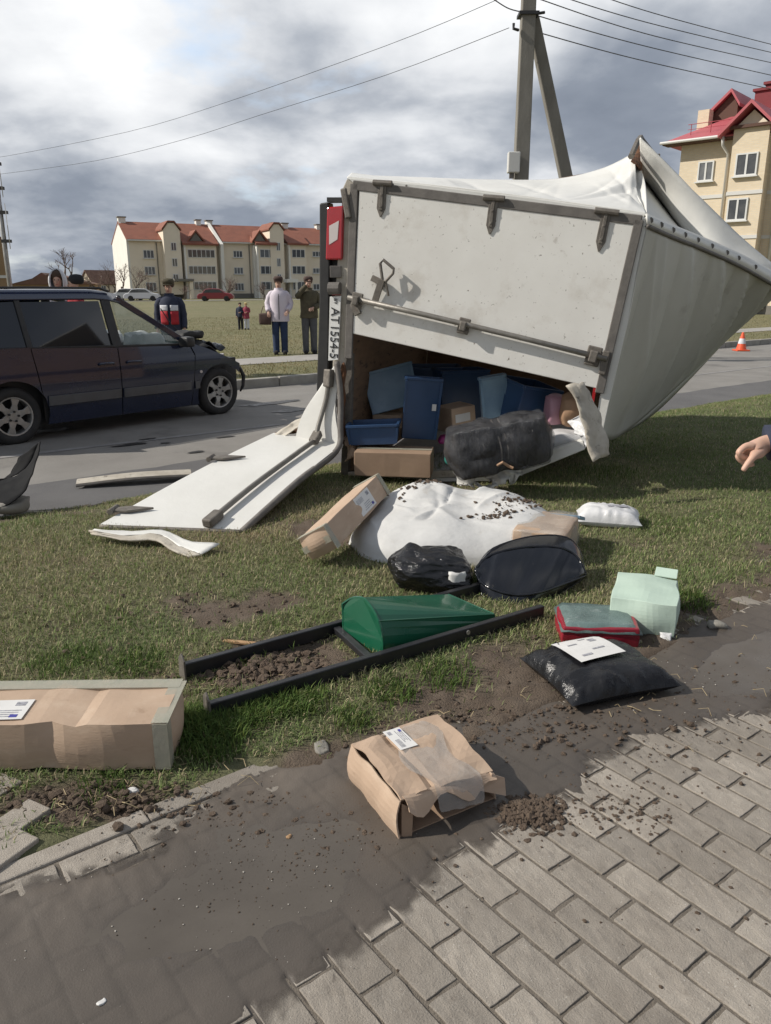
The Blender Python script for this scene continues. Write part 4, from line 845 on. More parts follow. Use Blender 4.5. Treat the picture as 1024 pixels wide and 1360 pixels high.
blue_bin(690, 556, 6.55, (.44, .36, .32), 32, 'dark blue plastic bin wedged right below the closed door leaf', tilt=10, roll=10)
blue_bin(657, 560, 6.5, (.22, .05, .40), 12, 'pale blue plastic bin side standing above the black wrapped bundle', tilt=6, roll=-8, mat='blue_pale', flare=.02)
blue_bin(575, 560, 7.6, (.5, .4, .55), 0, 'navy plastic bin deepest in the load under the dark box wall')
# black wrapped bundle
c_ = at(667, 622, 5.75); M = Matrix.Translation(c_) @ Matrix.Rotation(R(2), 4, 'Z') @ Matrix.Rotation(R(-11), 4, 'Y')
t = thing('wrapped_bundle', 'fat black stretch-wrapped bundle hanging out of the truck opening', 'bundle', M=M)
mb = soft_box((.74, .36, .38), n=14, rnd=.42, amp=.025, fs=9, seed=4)
mb.v = [Vector((p.x, p.y * (1 - .16 * math.exp(-(p.x / .04) ** 2)), .19 + (p.z - .19) * (1 - .16 * math.exp(-(p.x / .04) ** 2)))) for p in mb.v]
mb.build('body', 'black_film', t, world=False, smooth=True, sub=1)
mf = soft_box((.755, .375, .392), n=14, rnd=.42, amp=.03, fs=12, seed=4); mf.v = [Vector((p.x, p.y * (1 - .16 * math.exp(-(p.x / .04) ** 2)), .19 + (p.z - .196) * (1 - .16 * math.exp(-(p.x / .04) ** 2)))) for p in mf.v]; mf.build('stretch_film', 'bundle_film', t, world=False, smooth=True, sub=1)
for x in (-.02, .03):
    mb = MB(); mb.tube([Vector((x + .01 * math.sin(k), math.cos(k * math.pi / 8) * .185, .19 + math.sin(k * math.pi / 8) * .195)) for k in range(17)], .007, 5); mb.build('strap', 'gasket', t, world=False)
mb = MB(); mb.tube([(-.06, -.19, .08), (-.02, -.21, .10), (.02, -.20, .06), (.05, -.21, .04)], .012, 6); mb.build('knot', 'kraft', t, world=False)
def blob(name, mat, px, py, Y, d, label, cat, seed, amp=.03, fs=7, rot=0):
    c_ = at(px, py, Y); mb = soft_box(d, n=8, rnd=.6, amp=amp, fs=fs, seed=seed, M=Matrix.Rotation(R(rot), 4, 'Z')); mb.v = [p + c_ for p in mb.v]
    return one(name, mb, mat, label, cat, smooth=True, sub=1, loc=c_)
blob('plastic_bag', 'pink', 736, 562, 6.25, (.17, .2, .22), 'pink bag squeezed in beside the grey torn panel', 'bag', 1)
blob('paper_bag', 'kraft', 757, 566, 6.15, (.16, .2, .24), 'brown paper bag next to the pink bag in truck', 'bag', 2)
blob('plastic_bag', 'white_plastic', 750, 596, 6.05, (.32, .25, .14), 'white crumpled plastic bag right of the black wrapped bundle', 'bag', 3)
blob('cloth_bundle', 'magenta', 591, 588, 6.5, (.08, .12, .07), 'magenta cloth peeping out left of the black bundle', 'cloth', 4)
blob('cloth_bundle', 'teal', 603, 616, 6.15, (.14, .14, .10), 'teal green cloth under the left end of black bundle', 'cloth', 5)
# ---------------------------------------------------------------- parcels and the knocked-over litter bin on the verge
def label_on(t, c, d, rz, normal='z', bars=True, name='shipping_label', M=None):
    """paper label lying on a face; c centre in the thing's frame, d size"""
    Mx = M or (Matrix.Translation(Vector(c)) @ Matrix.Rotation(rz, 4, 'Z'))
    mb = MB(); mb.box((0, 0, 0), (d[0], d[1], .0016)); mb.v = [Mx @ p for p in mb.v]; l_ = mb.build(name, 'paper', t, world=False)
    if bars:
        mb = MB(); r = random.Random(int(abs(c[0]) * 1000))
        for k in range(9):
            x = -d[0] * .4 + d[0] * .045 * k; mb.box((x, d[1] * .22, .0012), (d[0] * (.01 + .014 * r.random()), d[1] * .26, .0008))
        for k in range(4): mb.box((d[0] * (.05 + .06 * r.random()), -d[1] * (.06 + .1 * k), .0012), (d[0] * (.35 + .3 * r.random()), d[1] * .035, .0008))
        mb.box((d[0] * .33, d[1] * .28, .0012), (d[0] * .16, d[1] * .2, .0008)); mb.v = [Mx @ p for p in mb.v]; mb.build('print', 'ink_grey', l_, world=False)
        mb = MB(); mb.box((d[0] * .34, -d[1] * .34, .0014), (d[0] * .12, d[1] * .14, .0008)); mb.v = [Mx @ p for p in mb.v]; mb.build('stamp', 'ink_blue', l_, world=False)
    return l_
# long box at the left edge
p1 = g(226, 1026); p0 = p1 + Vector((-.80, -.02, 0)); c_, a_, d_ = on_edge(p0, p1, .285, .175)
t = thing('cardboard_box', 'long taped cardboard box with address label at the left edge of the turf', 'box', c_ + Vector((0, 0, .012)), a_)
def boxshape(p, d):
    x = p.x / d[0] * 2
    p = p.copy(); p.z += -.010 * math.exp(-((x - .25) / .08) ** 2) * (p.z > d[2] * .4) - .006 * math.exp(-((x + .2) / .05) ** 2)
    if p.y < 0: p.y += .022 * math.exp(-((x - .05) / .10) ** 2) * (p.z / d[2]) - .012 * math.exp(-((x - .55) / .2) ** 2)
    p.z += .012 * (x > -.6) * math.exp(-((x + .1) / .25) ** 2) * (p.z < .02)
    return p
mb = soft_box(d_, n=18, amp=.009, fs=6, seed=3); mb.v = [boxshape(p, d_) for p in mb.v]; mb.build('carton', 'card', t, world=False, bevel=.004)
mb = MB(); x, y, z = d_[0] / 2, d_[1] / 2, d_[2]
mb.box((x - .02, -.005, z + .001), (.055, d_[1] * .98, .003)); mb.box((x - .02, -y - .003, z / 2), (.05, .003, z * .96)); mb.build('tape_strip', 'tape', t, world=False)
mb = MB(); mb.box((0, y - .025, z + .002), (d_[0] * .98, .06, .003)); mb.build('tape_strip', 'tape', t, world=False)
mb = MB(); mb.box((x + .003, -y + .02, z / 2), (.003, .05, z * .96)); mb.build('tape_strip', 'tape', t, world=False)
label_on(t, (-.185, -.055, z + .004), (.21, .125, 0), R(2))
# crushed open box in the foreground
tb0, tb1, tb2 = g(531, 1114), g(656, 1062), g(468, 1035)
ex = (tb1 - tb0); ey = (tb2 - tb0); a_ = math.atan2(ex.y, ex.x)
t = thing('cardboard_box', 'crushed open cardboard box in the foreground with film torn over its end', 'box', tb0, 0.0)
H_ = .125
def tbp(u, v, h): 
    p = ex * u + ey * v; return Vector((p.x, p.y, h))
n = 14
def wob(u, v, w, s=0): return Vector((nz((u * 4, v * 4, w), 1, s + 1), nz((u * 4, v * 4, w), 1, s + 4), nz((u * 4, v * 4, w), 1, s + 7))) * .012
top = [[tbp(.02 + .96 * i / n, j / n * 1.04 + .05 * (1 - j / n), H_ - .012 * math.exp(-((i / n - .36) / .05) ** 2) - .028 * (i / n) * (1 - j / n) + .014 * math.sin(j / n * 3.1)) + wob(i / n, j / n, 0) for j in range(n + 1)] for i in range(n + 1)]
mb = MB(); mb.grid(top); carton = mb.build('top_flaps', 'card', t, world=False, solid=.005)
side = [[tbp(-.01 + .02 * k / 6, j / n * 1.02, H_ * k / 6 * (1 if j / n > .04 else 1)) + wob(.0, j / n, k / 6) * .8 + ex.normalized() * (-.012 * math.sin(k / 6 * 3.1)) for k in range(7)] for j in range(n + 1)]
mb = MB(); mb.grid(side); mb.build('side_panel', 'card', t, world=False, solid=.005)
side = [[tbp(1.0 - .03 * k / 6, j / n, (H_ - .03 * (1 - j / n)) * k / 6) + wob(1.0, j / n, k / 6) * .8 for k in range(7)] for j in range(n + 1)]
mb = MB(); mb.grid(side); mb.build('side_panel', 'card', t, world=False, solid=.005)
bk_ = [[tbp(i / n, 1.02, H_ * k / 6) + wob(i / n, 1, k / 6) * .7 for k in range(7)] for i in range(n + 1)]
mb = MB(); mb.grid(bk_); mb.build('side_panel', 'card', t, world=False, solid=.005)
mb = MB(); mb.grid([[tbp(i / 6, j / 6, .006) + wob(i / 6, j / 6, 3) * .2 for j in range(7)] for i in range(7)]); mb.build('bottom_flap', 'card_dark', t, world=False, solid=.004)
fl_ = [[tbp(.06 + .94 * i / n, .06 - .10 * (k / 5) * (1 + .4 * math.sin(i * .9)), H_ - .03 * (i / n) - (.034 + .02 * math.sin(i * .8)) * (k / 5) ** 1.3) + wob(i / n, 0, k / 5, 3) * .7 for k in range(6)] for i in range(n + 1)]
mb = MB(); mb.grid(fl_); mb.build('front_flap', 'card', t, world=False, solid=.004)
mb = MB(); mb.slab([tbp(.02, .0, .004), tbp(.10, -.04, .004), tbp(.12, -.02, .09), tbp(.03, .02, .11)], ey.normalized() * .005); mb.build('torn_flap', 'card_dark', t, world=False)
mb = MB(); mb.slab([tbp(.84, .02, .05), tbp(1.08, -.08, .02), tbp(1.10, -.02, .07), tbp(.92, .04, .10)], ey.normalized() * .005); mb.build('torn_flap', 'card', t, world=False)
film = [[tbp(.30 + .50 * i / n + .06 * math.sin(j * .6), 1.0 - 1.08 * j / n, H_ + .006 - .028 * (i / n) * (j / n) + .012 * math.sin((1 - j / n) * 3.1) - (.075 * ((j / n - .93) / .07) if j / n > .93 else 0)) + wob(i / n * 3, j / n * 3, 9) * .55 for j in range(n + 1)] for i in range(n + 1)]
mb = MB(); mb.grid(film); mb.build('stretch_film', 'film_clear', t, world=False, smooth=True, sub=1)
lm = Matrix.Translation(tbp(.42, .80, H_ + .016)) @ Matrix.Rotation(math.atan2(ey.y, ey.x), 4, 'Z') @ Matrix.Rotation(R(2), 4, 'Y')
label_on(t, (.0, 0, 0), (.125, .062, 0), 0, M=lm)
# black mailer bag
p0, p1 = g(764, 941), g(888, 917); ex = p1 - p0; a_ = math.atan2(ex.y, ex.x); c_ = (g(695, 870) + g(888, 917)) / 2 + Vector((.0, -.07, 0))
t = thing('mailer_bag', 'black plastic mailer bag with white label at the edge of the paving', 'parcel', c_, a_)
mb = pillow(.50, .42, .115, n=44, amp=.03, fs=11, seed=4, flat=.36); mb.build('bag', 'black_mailer', t, world=False, smooth=True)
def top_label(t, cx, cy, lx, ly, h, rz, zf, mat='paper'):
    P_ = []
    for i in range(7):
        row = []
        for j in range(7):
            x = -lx / 2 + lx * i / 6; y = -ly / 2 + ly * j / 6; X_ = cx + x * math.cos(rz) - y * math.sin(rz); Y_ = cy + x * math.sin(rz) + y * math.cos(rz)
            row.append(Vector((X_, Y_, zf(X_, Y_) + h)))
        P_.append(row)
    mb = MB(); mb.grid(P_); return mb.build('shipping_label', mat, t, world=False), P_
def pz(L_, W_, h, fl): return lambda x, y: h * fl + h * (1 - fl) * max(0, (1 - abs(2 * x / L_) ** 4) * (1 - abs(2 * y / W_) ** 4)) ** .6
l_, P_ = top_label(t, -.015, .06, .225, .20, .013, R(6), pz(.50, .42, .115, .36))
mb = MB()
for (i, j, di, dj) in ((1, 1, 1.3, .4), (3, 2, 1.6, .3), (4, 4, .9, .8), (1, 4, 1.2, .25), (3, 5, 1.0, .2)):
    p = P_[i][j]; q = P_[min(6, i + 1)][j]; e1 = (q - p); e2 = P_[i][min(6, j + 1)] - p; u_ = Vector((0, 0, .0015)); mb.add([p + u_, p + e1 * di + u_, p + e1 * di + e2 * dj + u_, p + e2 * dj + u_], [(0, 1, 2, 3)])
mb.build('print', 'ink_grey', l_, world=False)
# crimson box under film
p0, p1 = g(747, 860), g(852, 862); c_, a_, d_ = on_edge(p0, p1, .26, .095)
t = thing('wrapped_box', 'low crimson box with teal wrapped top between black mailer and mint parcel', 'box', c_, a_ - R(3))
mb = soft_box(d_, n=8, amp=.008, seed=7); mb.build('body', 'crimson', t, world=False, bevel=.006)
P_ = [[Vector((d_[0] * (-.51 + 1.02 * i / 10), d_[1] * (-.52 + 1.04 * j / 8), d_[2] + .006 + .006 * nz((i * .7, j * .7, 0)) - (.028 if j == 0 or i in (0, 10) else 0))) for j in range(9)] for i in range(11)]
mb = MB(); mb.grid(P_); mb.build('film_wrap', 'teal_film', t, world=False, smooth=True, solid=.002)
# mint paper parcel
p0, p1 = g(808, 838), g(896, 849); c_, a_, d_ = on_edge(p0, p1, .36, .17)
t = thing('paper_parcel', 'pale mint green paper parcel with folded end standing on the turf', 'parcel', c_ + Vector((.01, 0, 0)), a_ - R(3))
mb = soft_box(d_, n=10, amp=.012, fs=7, seed=9, bulge=.006); mb.build('body', 'mint', t, world=False, bevel=.003)
mb = MB(); mb.slab([(d_[0] * .1, d_[1] / 2 - .02, d_[2] + .004), (d_[0] * .46, d_[1] / 2 - .025, d_[2] + .002), (d_[0] * .47, d_[1] / 2 + .03, d_[2] + .028), (d_[0] * .12, d_[1] / 2 + .035, d_[2] + .03)], (0, 0, .006)); mb.build('folded_end', 'mint', t, world=False, bevel=.002)
mb = MB(); mb.grid([[Vector((d_[0] * .28 + .05 * i / 6, -d_[1] / 2 - .005 - .02 * j / 4, .03 - .028 * j / 4)) + wob(i, j, 2) * .6 for j in range(5)] for i in range(7)]); mb.build('torn_tape', 'white_plastic', t, world=False, smooth=True, solid=.001)
# white mailer farther back
c_ = (g(765, 692) + g(850, 700)) / 2
t = thing('mailer_bag', 'white plastic mailer bag lying alone on the grass behind the others', 'parcel', c_, R(-14))
mb = pillow(.43, .28, .13, n=34, amp=.035, fs=12, seed=8, flat=.34); mb.build('bag', 'white_plastic', t, world=False, smooth=True)
l_, P_ = top_label(t, .06, .0, .14, .05, .004, R(10), pz(.43, .28, .13, .34), 'ink_grey'); l_.name = 'print_mark'
# long narrow box propped on the sack
q0, q1 = at(430, 738, 4.12), at(503, 662, 5.0); ex = (q1 - q0).normalized(); sx = ex.cross(Vector((0, 0, 1))).normalized(); sx = (sx * math.cos(.55) + Vector((0, 0, 1)) * math.sin(.55)); sx = (sx - ex * sx.dot(ex)).normalized(); uz = sx.cross(ex).normalized()
Mx = Matrix.Identity(4)
for i in range(3): Mx[i][0] = ex[i]; Mx[i][1] = -sx[i]; Mx[i][2] = uz[i]; Mx[i][3] = q0[i]
L_ = (q1 - q0).length
t = thing('cardboard_box', 'long narrow cardboard box leaning against the white sack', 'box', M=Mx)
mb = soft_box((L_, .20, .15), n=8, amp=.005, seed=11); mb.v = [p + Vector((L_ / 2, .0, .0)) for p in mb.v]; mb.build('carton', 'card', t, world=False, bevel=.004)
mb = MB(); mb.box((.028, 0, .152), (.05, .2, .003)); mb.box((.028, -.1015, .075), (.05, .003, .15)); mb.box((-.0025, 0, .075), (.003, .2, .04)); mb.build('tape_strip', 'tape', t, world=False)
mb = MB(); mb.box((L_ - .028, -.1015, .075), (.05, .003, .15)); mb.box((L_ - .028, 0, .152), (.05, .2, .003)); mb.build('tape_strip', 'tape', t, world=False)
lm = Matrix.Translation((L_ * .60, -.1035, .08)) @ Matrix.Rotation(R(90), 4, 'X'); label_on(t, (.3, 0, 0), (.24, .12, 0), 0, M=lm)
# white woven sack / sheet heap
def sack_h(u, v):
    e = max(0.0, 1 - (abs(u) ** 2.6 + abs(v) ** 2.6)) ** .45
    return e
c_ = (g(488, 750) + at(740, 690, 4.9)) / 2; c_ = Vector((.47, 4.72, 0)); rows = []
n = 120; t = thing('woven_sack', 'big white woven sack slumped over boxes with earth thrown on it', 'sack', c_)
_r = random.Random(12); CREASE = []
for k_ in range(26):
    aa = _r.choice((_r.gauss(-.5, .25), _r.gauss(.25, .2), _r.gauss(1.2, .3))); CREASE.append((_r.uniform(-.55, .3), _r.uniform(-.4, .4), math.cos(aa), math.sin(aa), _r.uniform(.2, .55), _r.choice([-1, 1]) * _r.uniform(.010, .034), _r.uniform(.010, .034)))
def sack_pt(u, v, lift=0.0):
    x = u * .68 * (1 - .10 * v); y = v * .55
    h = sack_h(u, v); peak = .22 + .10 * math.exp(-(((u + .45) / .5) ** 2 + ((v - .55) / .45) ** 2)) + .07 * math.exp(-(((u - .5) / .45) ** 2 + ((v - .1) / .5) ** 2)) - .05 * math.exp(-(((u - .05) / .22) ** 2 + ((v + .1) / .7) ** 2))
    w_ = .05 * nz((x * 2.4 + y * 1.0, y * 2.0 - x, 0), 1, 3) + .006 * nz((x * 9, y * 9, 0), 1, 6)
    for (cx, cy, ca, sa, ln, hh, ww) in CREASE:
        dx, dy = x - cx, y - cy; al = dx * ca + dy * sa; ac = -dx * sa + dy * ca + .05 * math.sin(al * 7 + cx * 30)
        if 0 < al < ln: w_ += hh * math.exp(-abs(ac) / ww) * math.sin(math.pi * (al / ln) ** .6)
    zz_ = h * (peak + w_ * .9) 
    return Vector((x + .02 * nz((u * 3, v * 3, 1)), y + .03 * nz((u * 3, v * 3, 5)), zz_ + .004 + lift))
mb = MB(); mb.grid([[sack_pt(-1 + 2 * i / n, -1 + 2 * j / n) for j in range(n + 1)] for i in range(n + 1)]); mb.build('cloth', 'white_sack', t, world=False, smooth=True)
fr_ = []
r = random.Random(4); mb = MB()
for k in range(46):
    u = r.uniform(.25, .85); v = (1 - abs(u) ** 2.6) ** (1 / 2.6) * r.uniform(.80, .95); p = sack_pt(u, v); mb.tube([p, p + Vector((r.uniform(.0, .05), r.uniform(-.02, .04), r.uniform(.01, .035)))], .0022, 4)
mb.build('frayed_threads', 'white_sack', t, world=False)
mb = lumps(300, lambda r: (lambda cc: Vector((.47, 4.72, 0)) + sack_pt(r.gauss(cc[0], cc[2]), r.gauss(cc[1], cc[3]), .006))(r.choice([(-.28, .62, .12, .10), (.42, -.10, .09, .10), (.30, -.35, .10, .06), (-.4, .45, .12, .1), (.62, .0, .05, .1)])), 21, .002, .016, 3)
tag(mb.build('earth_on_sack', 'clod', smooth=False, fix=False), 'crumbly brown earth thrown on top of the white sack', 'soil', kind='stuff')
# film-wrapped box at the sack's right end
c_ = at(735, 742, 4.45); c_.z = 0
t = thing('wrapped_box', 'film wrapped cardboard box poking out right of the white sack', 'box', Vector((.97, 4.42, 0)), R(-24))
mb = soft_box((.30, .46, .20), n=8, amp=.02, fs=6, seed=13, rnd=.06); mb.build('carton', 'card', t, world=False, bevel=.006)
mb = soft_box((.315, .475, .208), n=8, amp=.026, fs=8, seed=13, rnd=.05); mb.build('stretch_film', 'film_clear', t, world=False, smooth=True)
mb = MB(); mb.slab([(-.05, .20, .18), (.16, .18, .19), (.18, .26, .16), (-.03, .28, .16)], (0, 0, .02)); mb.build('loose_flap', 'blue_pale', t, world=False)
# black refuse bag
c_ = Vector((.245, 3.90, 0)); mb = soft_box((.40, .30, .185), n=26, rnd=.72, amp=.04, fs=5, seed=16)
for p in mb.v:
    rr = .02 - abs(nz((p.x * .6 + p.z * .5, p.y, p.z * 2.0), 14, 2)) * .03 - abs(nz((p.x, p.y, p.z * 2), 30, 3)) * .016; p += Vector((p.x, p.y, p.z - .1)).normalized() * (rr - .008); p.z = max(0, p.z + .05 * math.exp(-(((p.x + .12) / .05) ** 2 + (p.y / .06) ** 2)) * (p.z > .1))
t = thing('refuse_bag', 'black plastic refuse bag slumped in front of the white sack', 'bag', c_, R(-6)); mb.build('bag', 'bag_film', t, world=False, smooth=True, sub=1)
mb = MB(); mb.grid([[Vector((.10 + .085 * i / 5, -.155 - .008 * math.sin(i), .05 + .09 * j / 5)) + wob(i, j, 6) * .8 for j in range(6)] for i in range(6)]); l_ = mb.build('shipping_label', 'paper', t, world=False, smooth=True, solid=.002)
# litter bin stand: two posts, cross bar, curved roof, green bin
t = thing('litter_bin', 'knocked-over litter bin with green bucket, black posts and curved black roof', 'bin', g(400, 880))
n0, n1 = g(283, 938, .06), at(720, 811, 3.44); k0_, k1_ = g(243, 890, .05), at(648, 778, 3.80)
n0 = g(276, 943, .05)
for (a2, b2) in ((n0, n1), (k0_, k1_)):
    d2 = (b2 - a2).normalized(); side = d2.cross(Vector((0, 0, 1))).normalized()
    mb = MB(); mb.beam(a2, b2, .03, .06); po = mb.build('post', 'black_metal', t, bevel=.004)
    q = a2 - d2 * .006; upv = side.cross(d2).normalized()
    mb = MB(); mb.slab([q - upv * .075 - side * .035, q - upv * .075 + side * .035, q + upv * .05 + side * .03, q + upv * .075, q + upv * .05 - side * .03], d2 * .008); mb.build('base_plate', 'steel', po, bevel=.002)
    for f in (.72,):
        c2 = a2.lerp(b2, f) + side * .016 + upv * .012; mb = MB(); mb.tube([c2, c2 + side * .006], .011, 8); mb.build('bolt', 'alloy', po)
x0 = k0_.lerp(k1_, .435); x1 = n0.lerp(n1, .425); mb = MB(); mb.beam(x0, x1, .035, .03); mb.build('cross_bar', 'black_metal', t, bevel=.004)
# green bucket: D-shaped base disc at the left, wide slanted mouth at the right
ax = (n1 - n0); ax.z *= .3; ax.normalize(); sd_ = ax.cross(Vector((0, 0, 1))).normalized(); bc = Vector((-.105, 3.12, .112))
def sec(o_, rx, rz, n=22, cut=.55, tilt=0.0, skew=0.0):
    out = []
    for k in range(n):
        a2 = 2 * math.pi * k / n; x = math.cos(a2); z = math.sin(a2)
        x = min(x, cut + .15) if x > 0 else x
        out.append(o_ + sd_ * (x * rx) + Vector((0, 0, 1)) * (z * rz) + ax * (tilt * x + skew * z))
    return out
A_, B_, C_, D_, E2, F2, G2, H2 = at(455, 802, 3.23), at(469, 794, 3.21), at(486, 797, 3.15), at(503, 825, 3.05), at(509, 862, 3.03), at(492, 876, 3.07), at(469, 873, 3.15), at(458, 847, 3.21)
T1, T2 = at(656, 816, 3.38), at(656, 853, 3.36); Bk, Bl = at(596, 790, 3.58), at(604, 820, 3.64); U1, U2 = at(640, 868, 3.42), at(600, 850, 3.66)
base = [A_, B_, C_, D_, E2, F2, G2, H2]; ring_ = crv(base + [base[0]], 32)
mb = MB(); ends = [Bl, Bk, T1, T1, T2, U1, U2, U2, Bl]; fan = []
for i_ in range(8): fan += [ends[i_].lerp(ends[i_ + 1], q_ / 4) for q_ in range(4)]
mb.add(ring_[:32] + fan, [tuple(range(31, -1, -1))] + [(q_, (q_ + 1) % 32, 32 + (q_ + 1) % 32, 32 + q_) for q_ in range(32)])
bk_ = mb.build('bucket', 'bin_green', t, solid=.006, bevel=.005)
mouth = [T1, T2, U1, U2, Bl, Bk, T1]; mb = MB(); mb.tube(mouth, .006, 6); mb.build('bucket_rim', 'bin_green', bk_)
mb = MB(); mb.tube(ring_, .006, 6); mb.build('base_seam', 'bin_green', bk_)
mb = MB(); mb.tube([D_, T1], .0045, 5); mb.build('fold_seam', 'bin_green', bk_)
# curved black roof
tp = crv([at(632, 756, 3.86), at(654, 729, 3.98), at(704, 713, 4.06), at(749, 713, 4.08), at(769, 730, 4.04), at(777, 762, 3.92)], 24)
bt_ = crv([at(634, 764, 3.82), at(640, 789, 3.72), at(662, 809, 3.62), at(695, 811, 3.60), at(743, 789, 3.74), at(777, 766, 3.90)], 24)
rows = []; od = Vector((-.05, -.22, .10)).normalized()
for v, o2 in ((0, 0), (.02, .012), (.17, .055), (.2, .06), (.5, .075), (.77, .06), (.8, .055), (.97, .010), (1, 0)): rows.append([tp[i].lerp(bt_[i], v) + od * (o2 + (.010 * math.sin(i * .9 + 1) + .008 * math.sin(i * 2.1)) * math.sin(math.pi * v)) for i in range(25)])
mb = MB(); mb.grid(rows); roof = mb.build('roof', 'black_gloss', t, smooth=True, solid=.006)
for j in (2, 6): mb = MB(); mb.tube([p + od * .006 for p in rows[j]], .0075, 6); mb.build('roof_seam', 'black_gloss', roof, smooth=True)
mb = MB(); mb.tube(rows[0] + [r_[24] for r_ in rows[1:-1]] + rows[-1][::-1] + [r_[0] for r_ in rows[-2:0:-1]] + [rows[0][0]], .006, 6); mb.build('roof_edge', 'black_gloss', roof, smooth=True)
# bits
mb = MB(); mb.beam(g(297, 851, .015), g(340, 855, .02), .022, .012); one('wood_stick', mb, 'wood', 'short pale wooden stick on the turf left of the bin posts', 'stick', bevel=.003)
for k, (px, py, sz, nm, mt_, lb, ct) in enumerate([(177, 1052, .022, 'paper_scrap', 'paper', 'small white paper scrap below the long left box', 'litter'), (384, 1112, .011, 'pebble', 'wood', 'round tan pebble lying in the puddle mud', 'pebble'), (427, 998, .04, 'stone', 'concrete', 'flat grey stone in earth left of crushed box', 'stone'), (952, 833, .05, 'stone', 'concrete', 'flat grey stone at mud edge right of mint parcel', 'stone'), (135, 1333, .012, 'paper_scrap', 'paper', 'tiny white scrap on wet paving bottom left', 'litter'), (20, 678, .17, 'concrete_lump', 'concrete', 'rough concrete lump at the road edge under broken bumper', 'concrete')]):
    mb = soft_box((sz * 1.6, sz, sz * .5), n=5, rnd=.5, amp=sz * .25, fs=1.2 / sz, seed=k); c_ = g(px, py, -.03 if k == 5 else .002); mb.v = [Matrix.Rotation(k, 3, 'Z') @ p + c_ for p in mb.v]; one(nm, mb, mt_, lb, ct, smooth=(k != 0))
# broken bumper and trim strip on the road edge
c0 = [at(54, 586, 5.75), at(46, 622, 5.55), at(30, 655, 5.4), at(0, 676, 5.3), at(-50, 690, 5.25)]; c1 = [at(50, 592, 5.9), at(38, 618, 5.85), at(18, 634, 5.8), at(-8, 640, 5.8), at(-50, 640, 5.85)]
t = thing('broken_bumper', 'torn-off dark plastic car bumper shell at the left road edge', 'bumper', g(10, 668, -.08))
scrap('shell', 'bumper_plastic', t, c0, c1, n=20, m=6, amp=.012, seed=31, solid=.008)
scrap('inner_lip', 'bumper_plastic', t, [p + Vector((0, .02, .01)) for p in c1], [p + Vector((-.18, .05, -.10 + .02 * i)) for i, p in enumerate(c1)], n=20, m=4, amp=.012, seed=33, solid=.006)
scrap('foam_strip', 'white_plastic', t, [at(18, 648, 5.75), at(0, 652, 5.75), at(-40, 660, 5.7)], [at(20, 660, 5.65), at(2, 668, 5.6), at(-40, 675, 5.55)], n=10, m=3, amp=.02, seed=34, solid=.01)
t = thing('trim_strip', 'long pale metal trim strip lying on the asphalt beside torn door', 'strip', g(178, 640, -.14))
a2, m2, b2 = g(103, 643, -.13), g(180, 634, -.10), g(254, 630, -.11); dn = Vector((.25, -.97, 0))
mb = MB(); mb.grid([[p + dn * (.10 * (j - 1)) + Vector((0, 0, .02 * (j == 1) + .02)) for p in crv([a2, m2, b2], 12)] for j in range(3)]); mb.build('strip', 'dirty_frame', t, solid=.012)
mb = MB(); mb.tube([p + dn * .105 + Vector((0, 0, .01)) for p in crv([a2, m2, b2], 12)], .012, 6); mb.build('lip', 'gasket', t)
# ---------------------------------------------------------------- dark minivan with a smashed front
pm('van_paint', (0.006, 0.012, 0.036), (0.008, 0.014, 0.042), 2, 0.22, 0.3, coat=1.0, spots=[((0.03, 0.029, 0.034), 5, 0.66, 0.9)])
pm('cladding', (0.11, 0.11, 0.115), (0.085, 0.083, 0.083), 5, 0.5, 0.65)
pm('tint', (0.006, 0.008, 0.013), None, 5, 0.04, spec=0.8)
pm('glass', (0.25, 0.34, 0.32), None, 5, 0.03, spec=0.8)
make_film('glass', 0.22)
pm('seat_fabric', (0.03, 0.032, 0.036), (0.045, 0.046, 0.05), 20, 0.9)
pm('airbag', (0.55, 0.57, 0.55), (0.45, 0.47, 0.46), 6, 0.7, bump=0.3, bscale=16, bdist=.02)
pm('chrome', (0.5, 0.5, 0.5), None, 5, 0.25, metal=0.8)
pm('soot', (0.012, 0.012, 0.012), (0.03, 0.028, 0.026), 9, 0.7, bump=0.6, bscale=14, bdist=.03)
VA = R(49.3)
van = thing('minivan', 'dark navy minivan with smashed front standing across the road', 'minivan', (-3.912, 10.229, -0.15), VA)
def vy(z):
    return 0.895 + 0.055 * math.sin(min(1, max(0, (z - .15) / .85)) * math.pi * .82) 
def rear_gap(z): return -1.15 + (1.05 - z) * .125
def b_gap(z): return -.08 + 0 * z
def f_gap(z): return 1.03 - (.86 - z) * .12 if z < .86 else 1.03 - (z - .86) * .5
ARCH = ((-1.41, .31, .40), (1.44, .31, .39))
def snap(x, z):
    for cx, cz, r_ in ARCH:
        d2 = math.hypot(x - cx, z - cz)
        if d2 < r_ and z > .10:
            if d2 < 1e-4: return cx, cz + r_
            f_ = r_ / d2; return cx + (x - cx) * f_, max(cz + (z - cz) * f_, z)
    return x, z
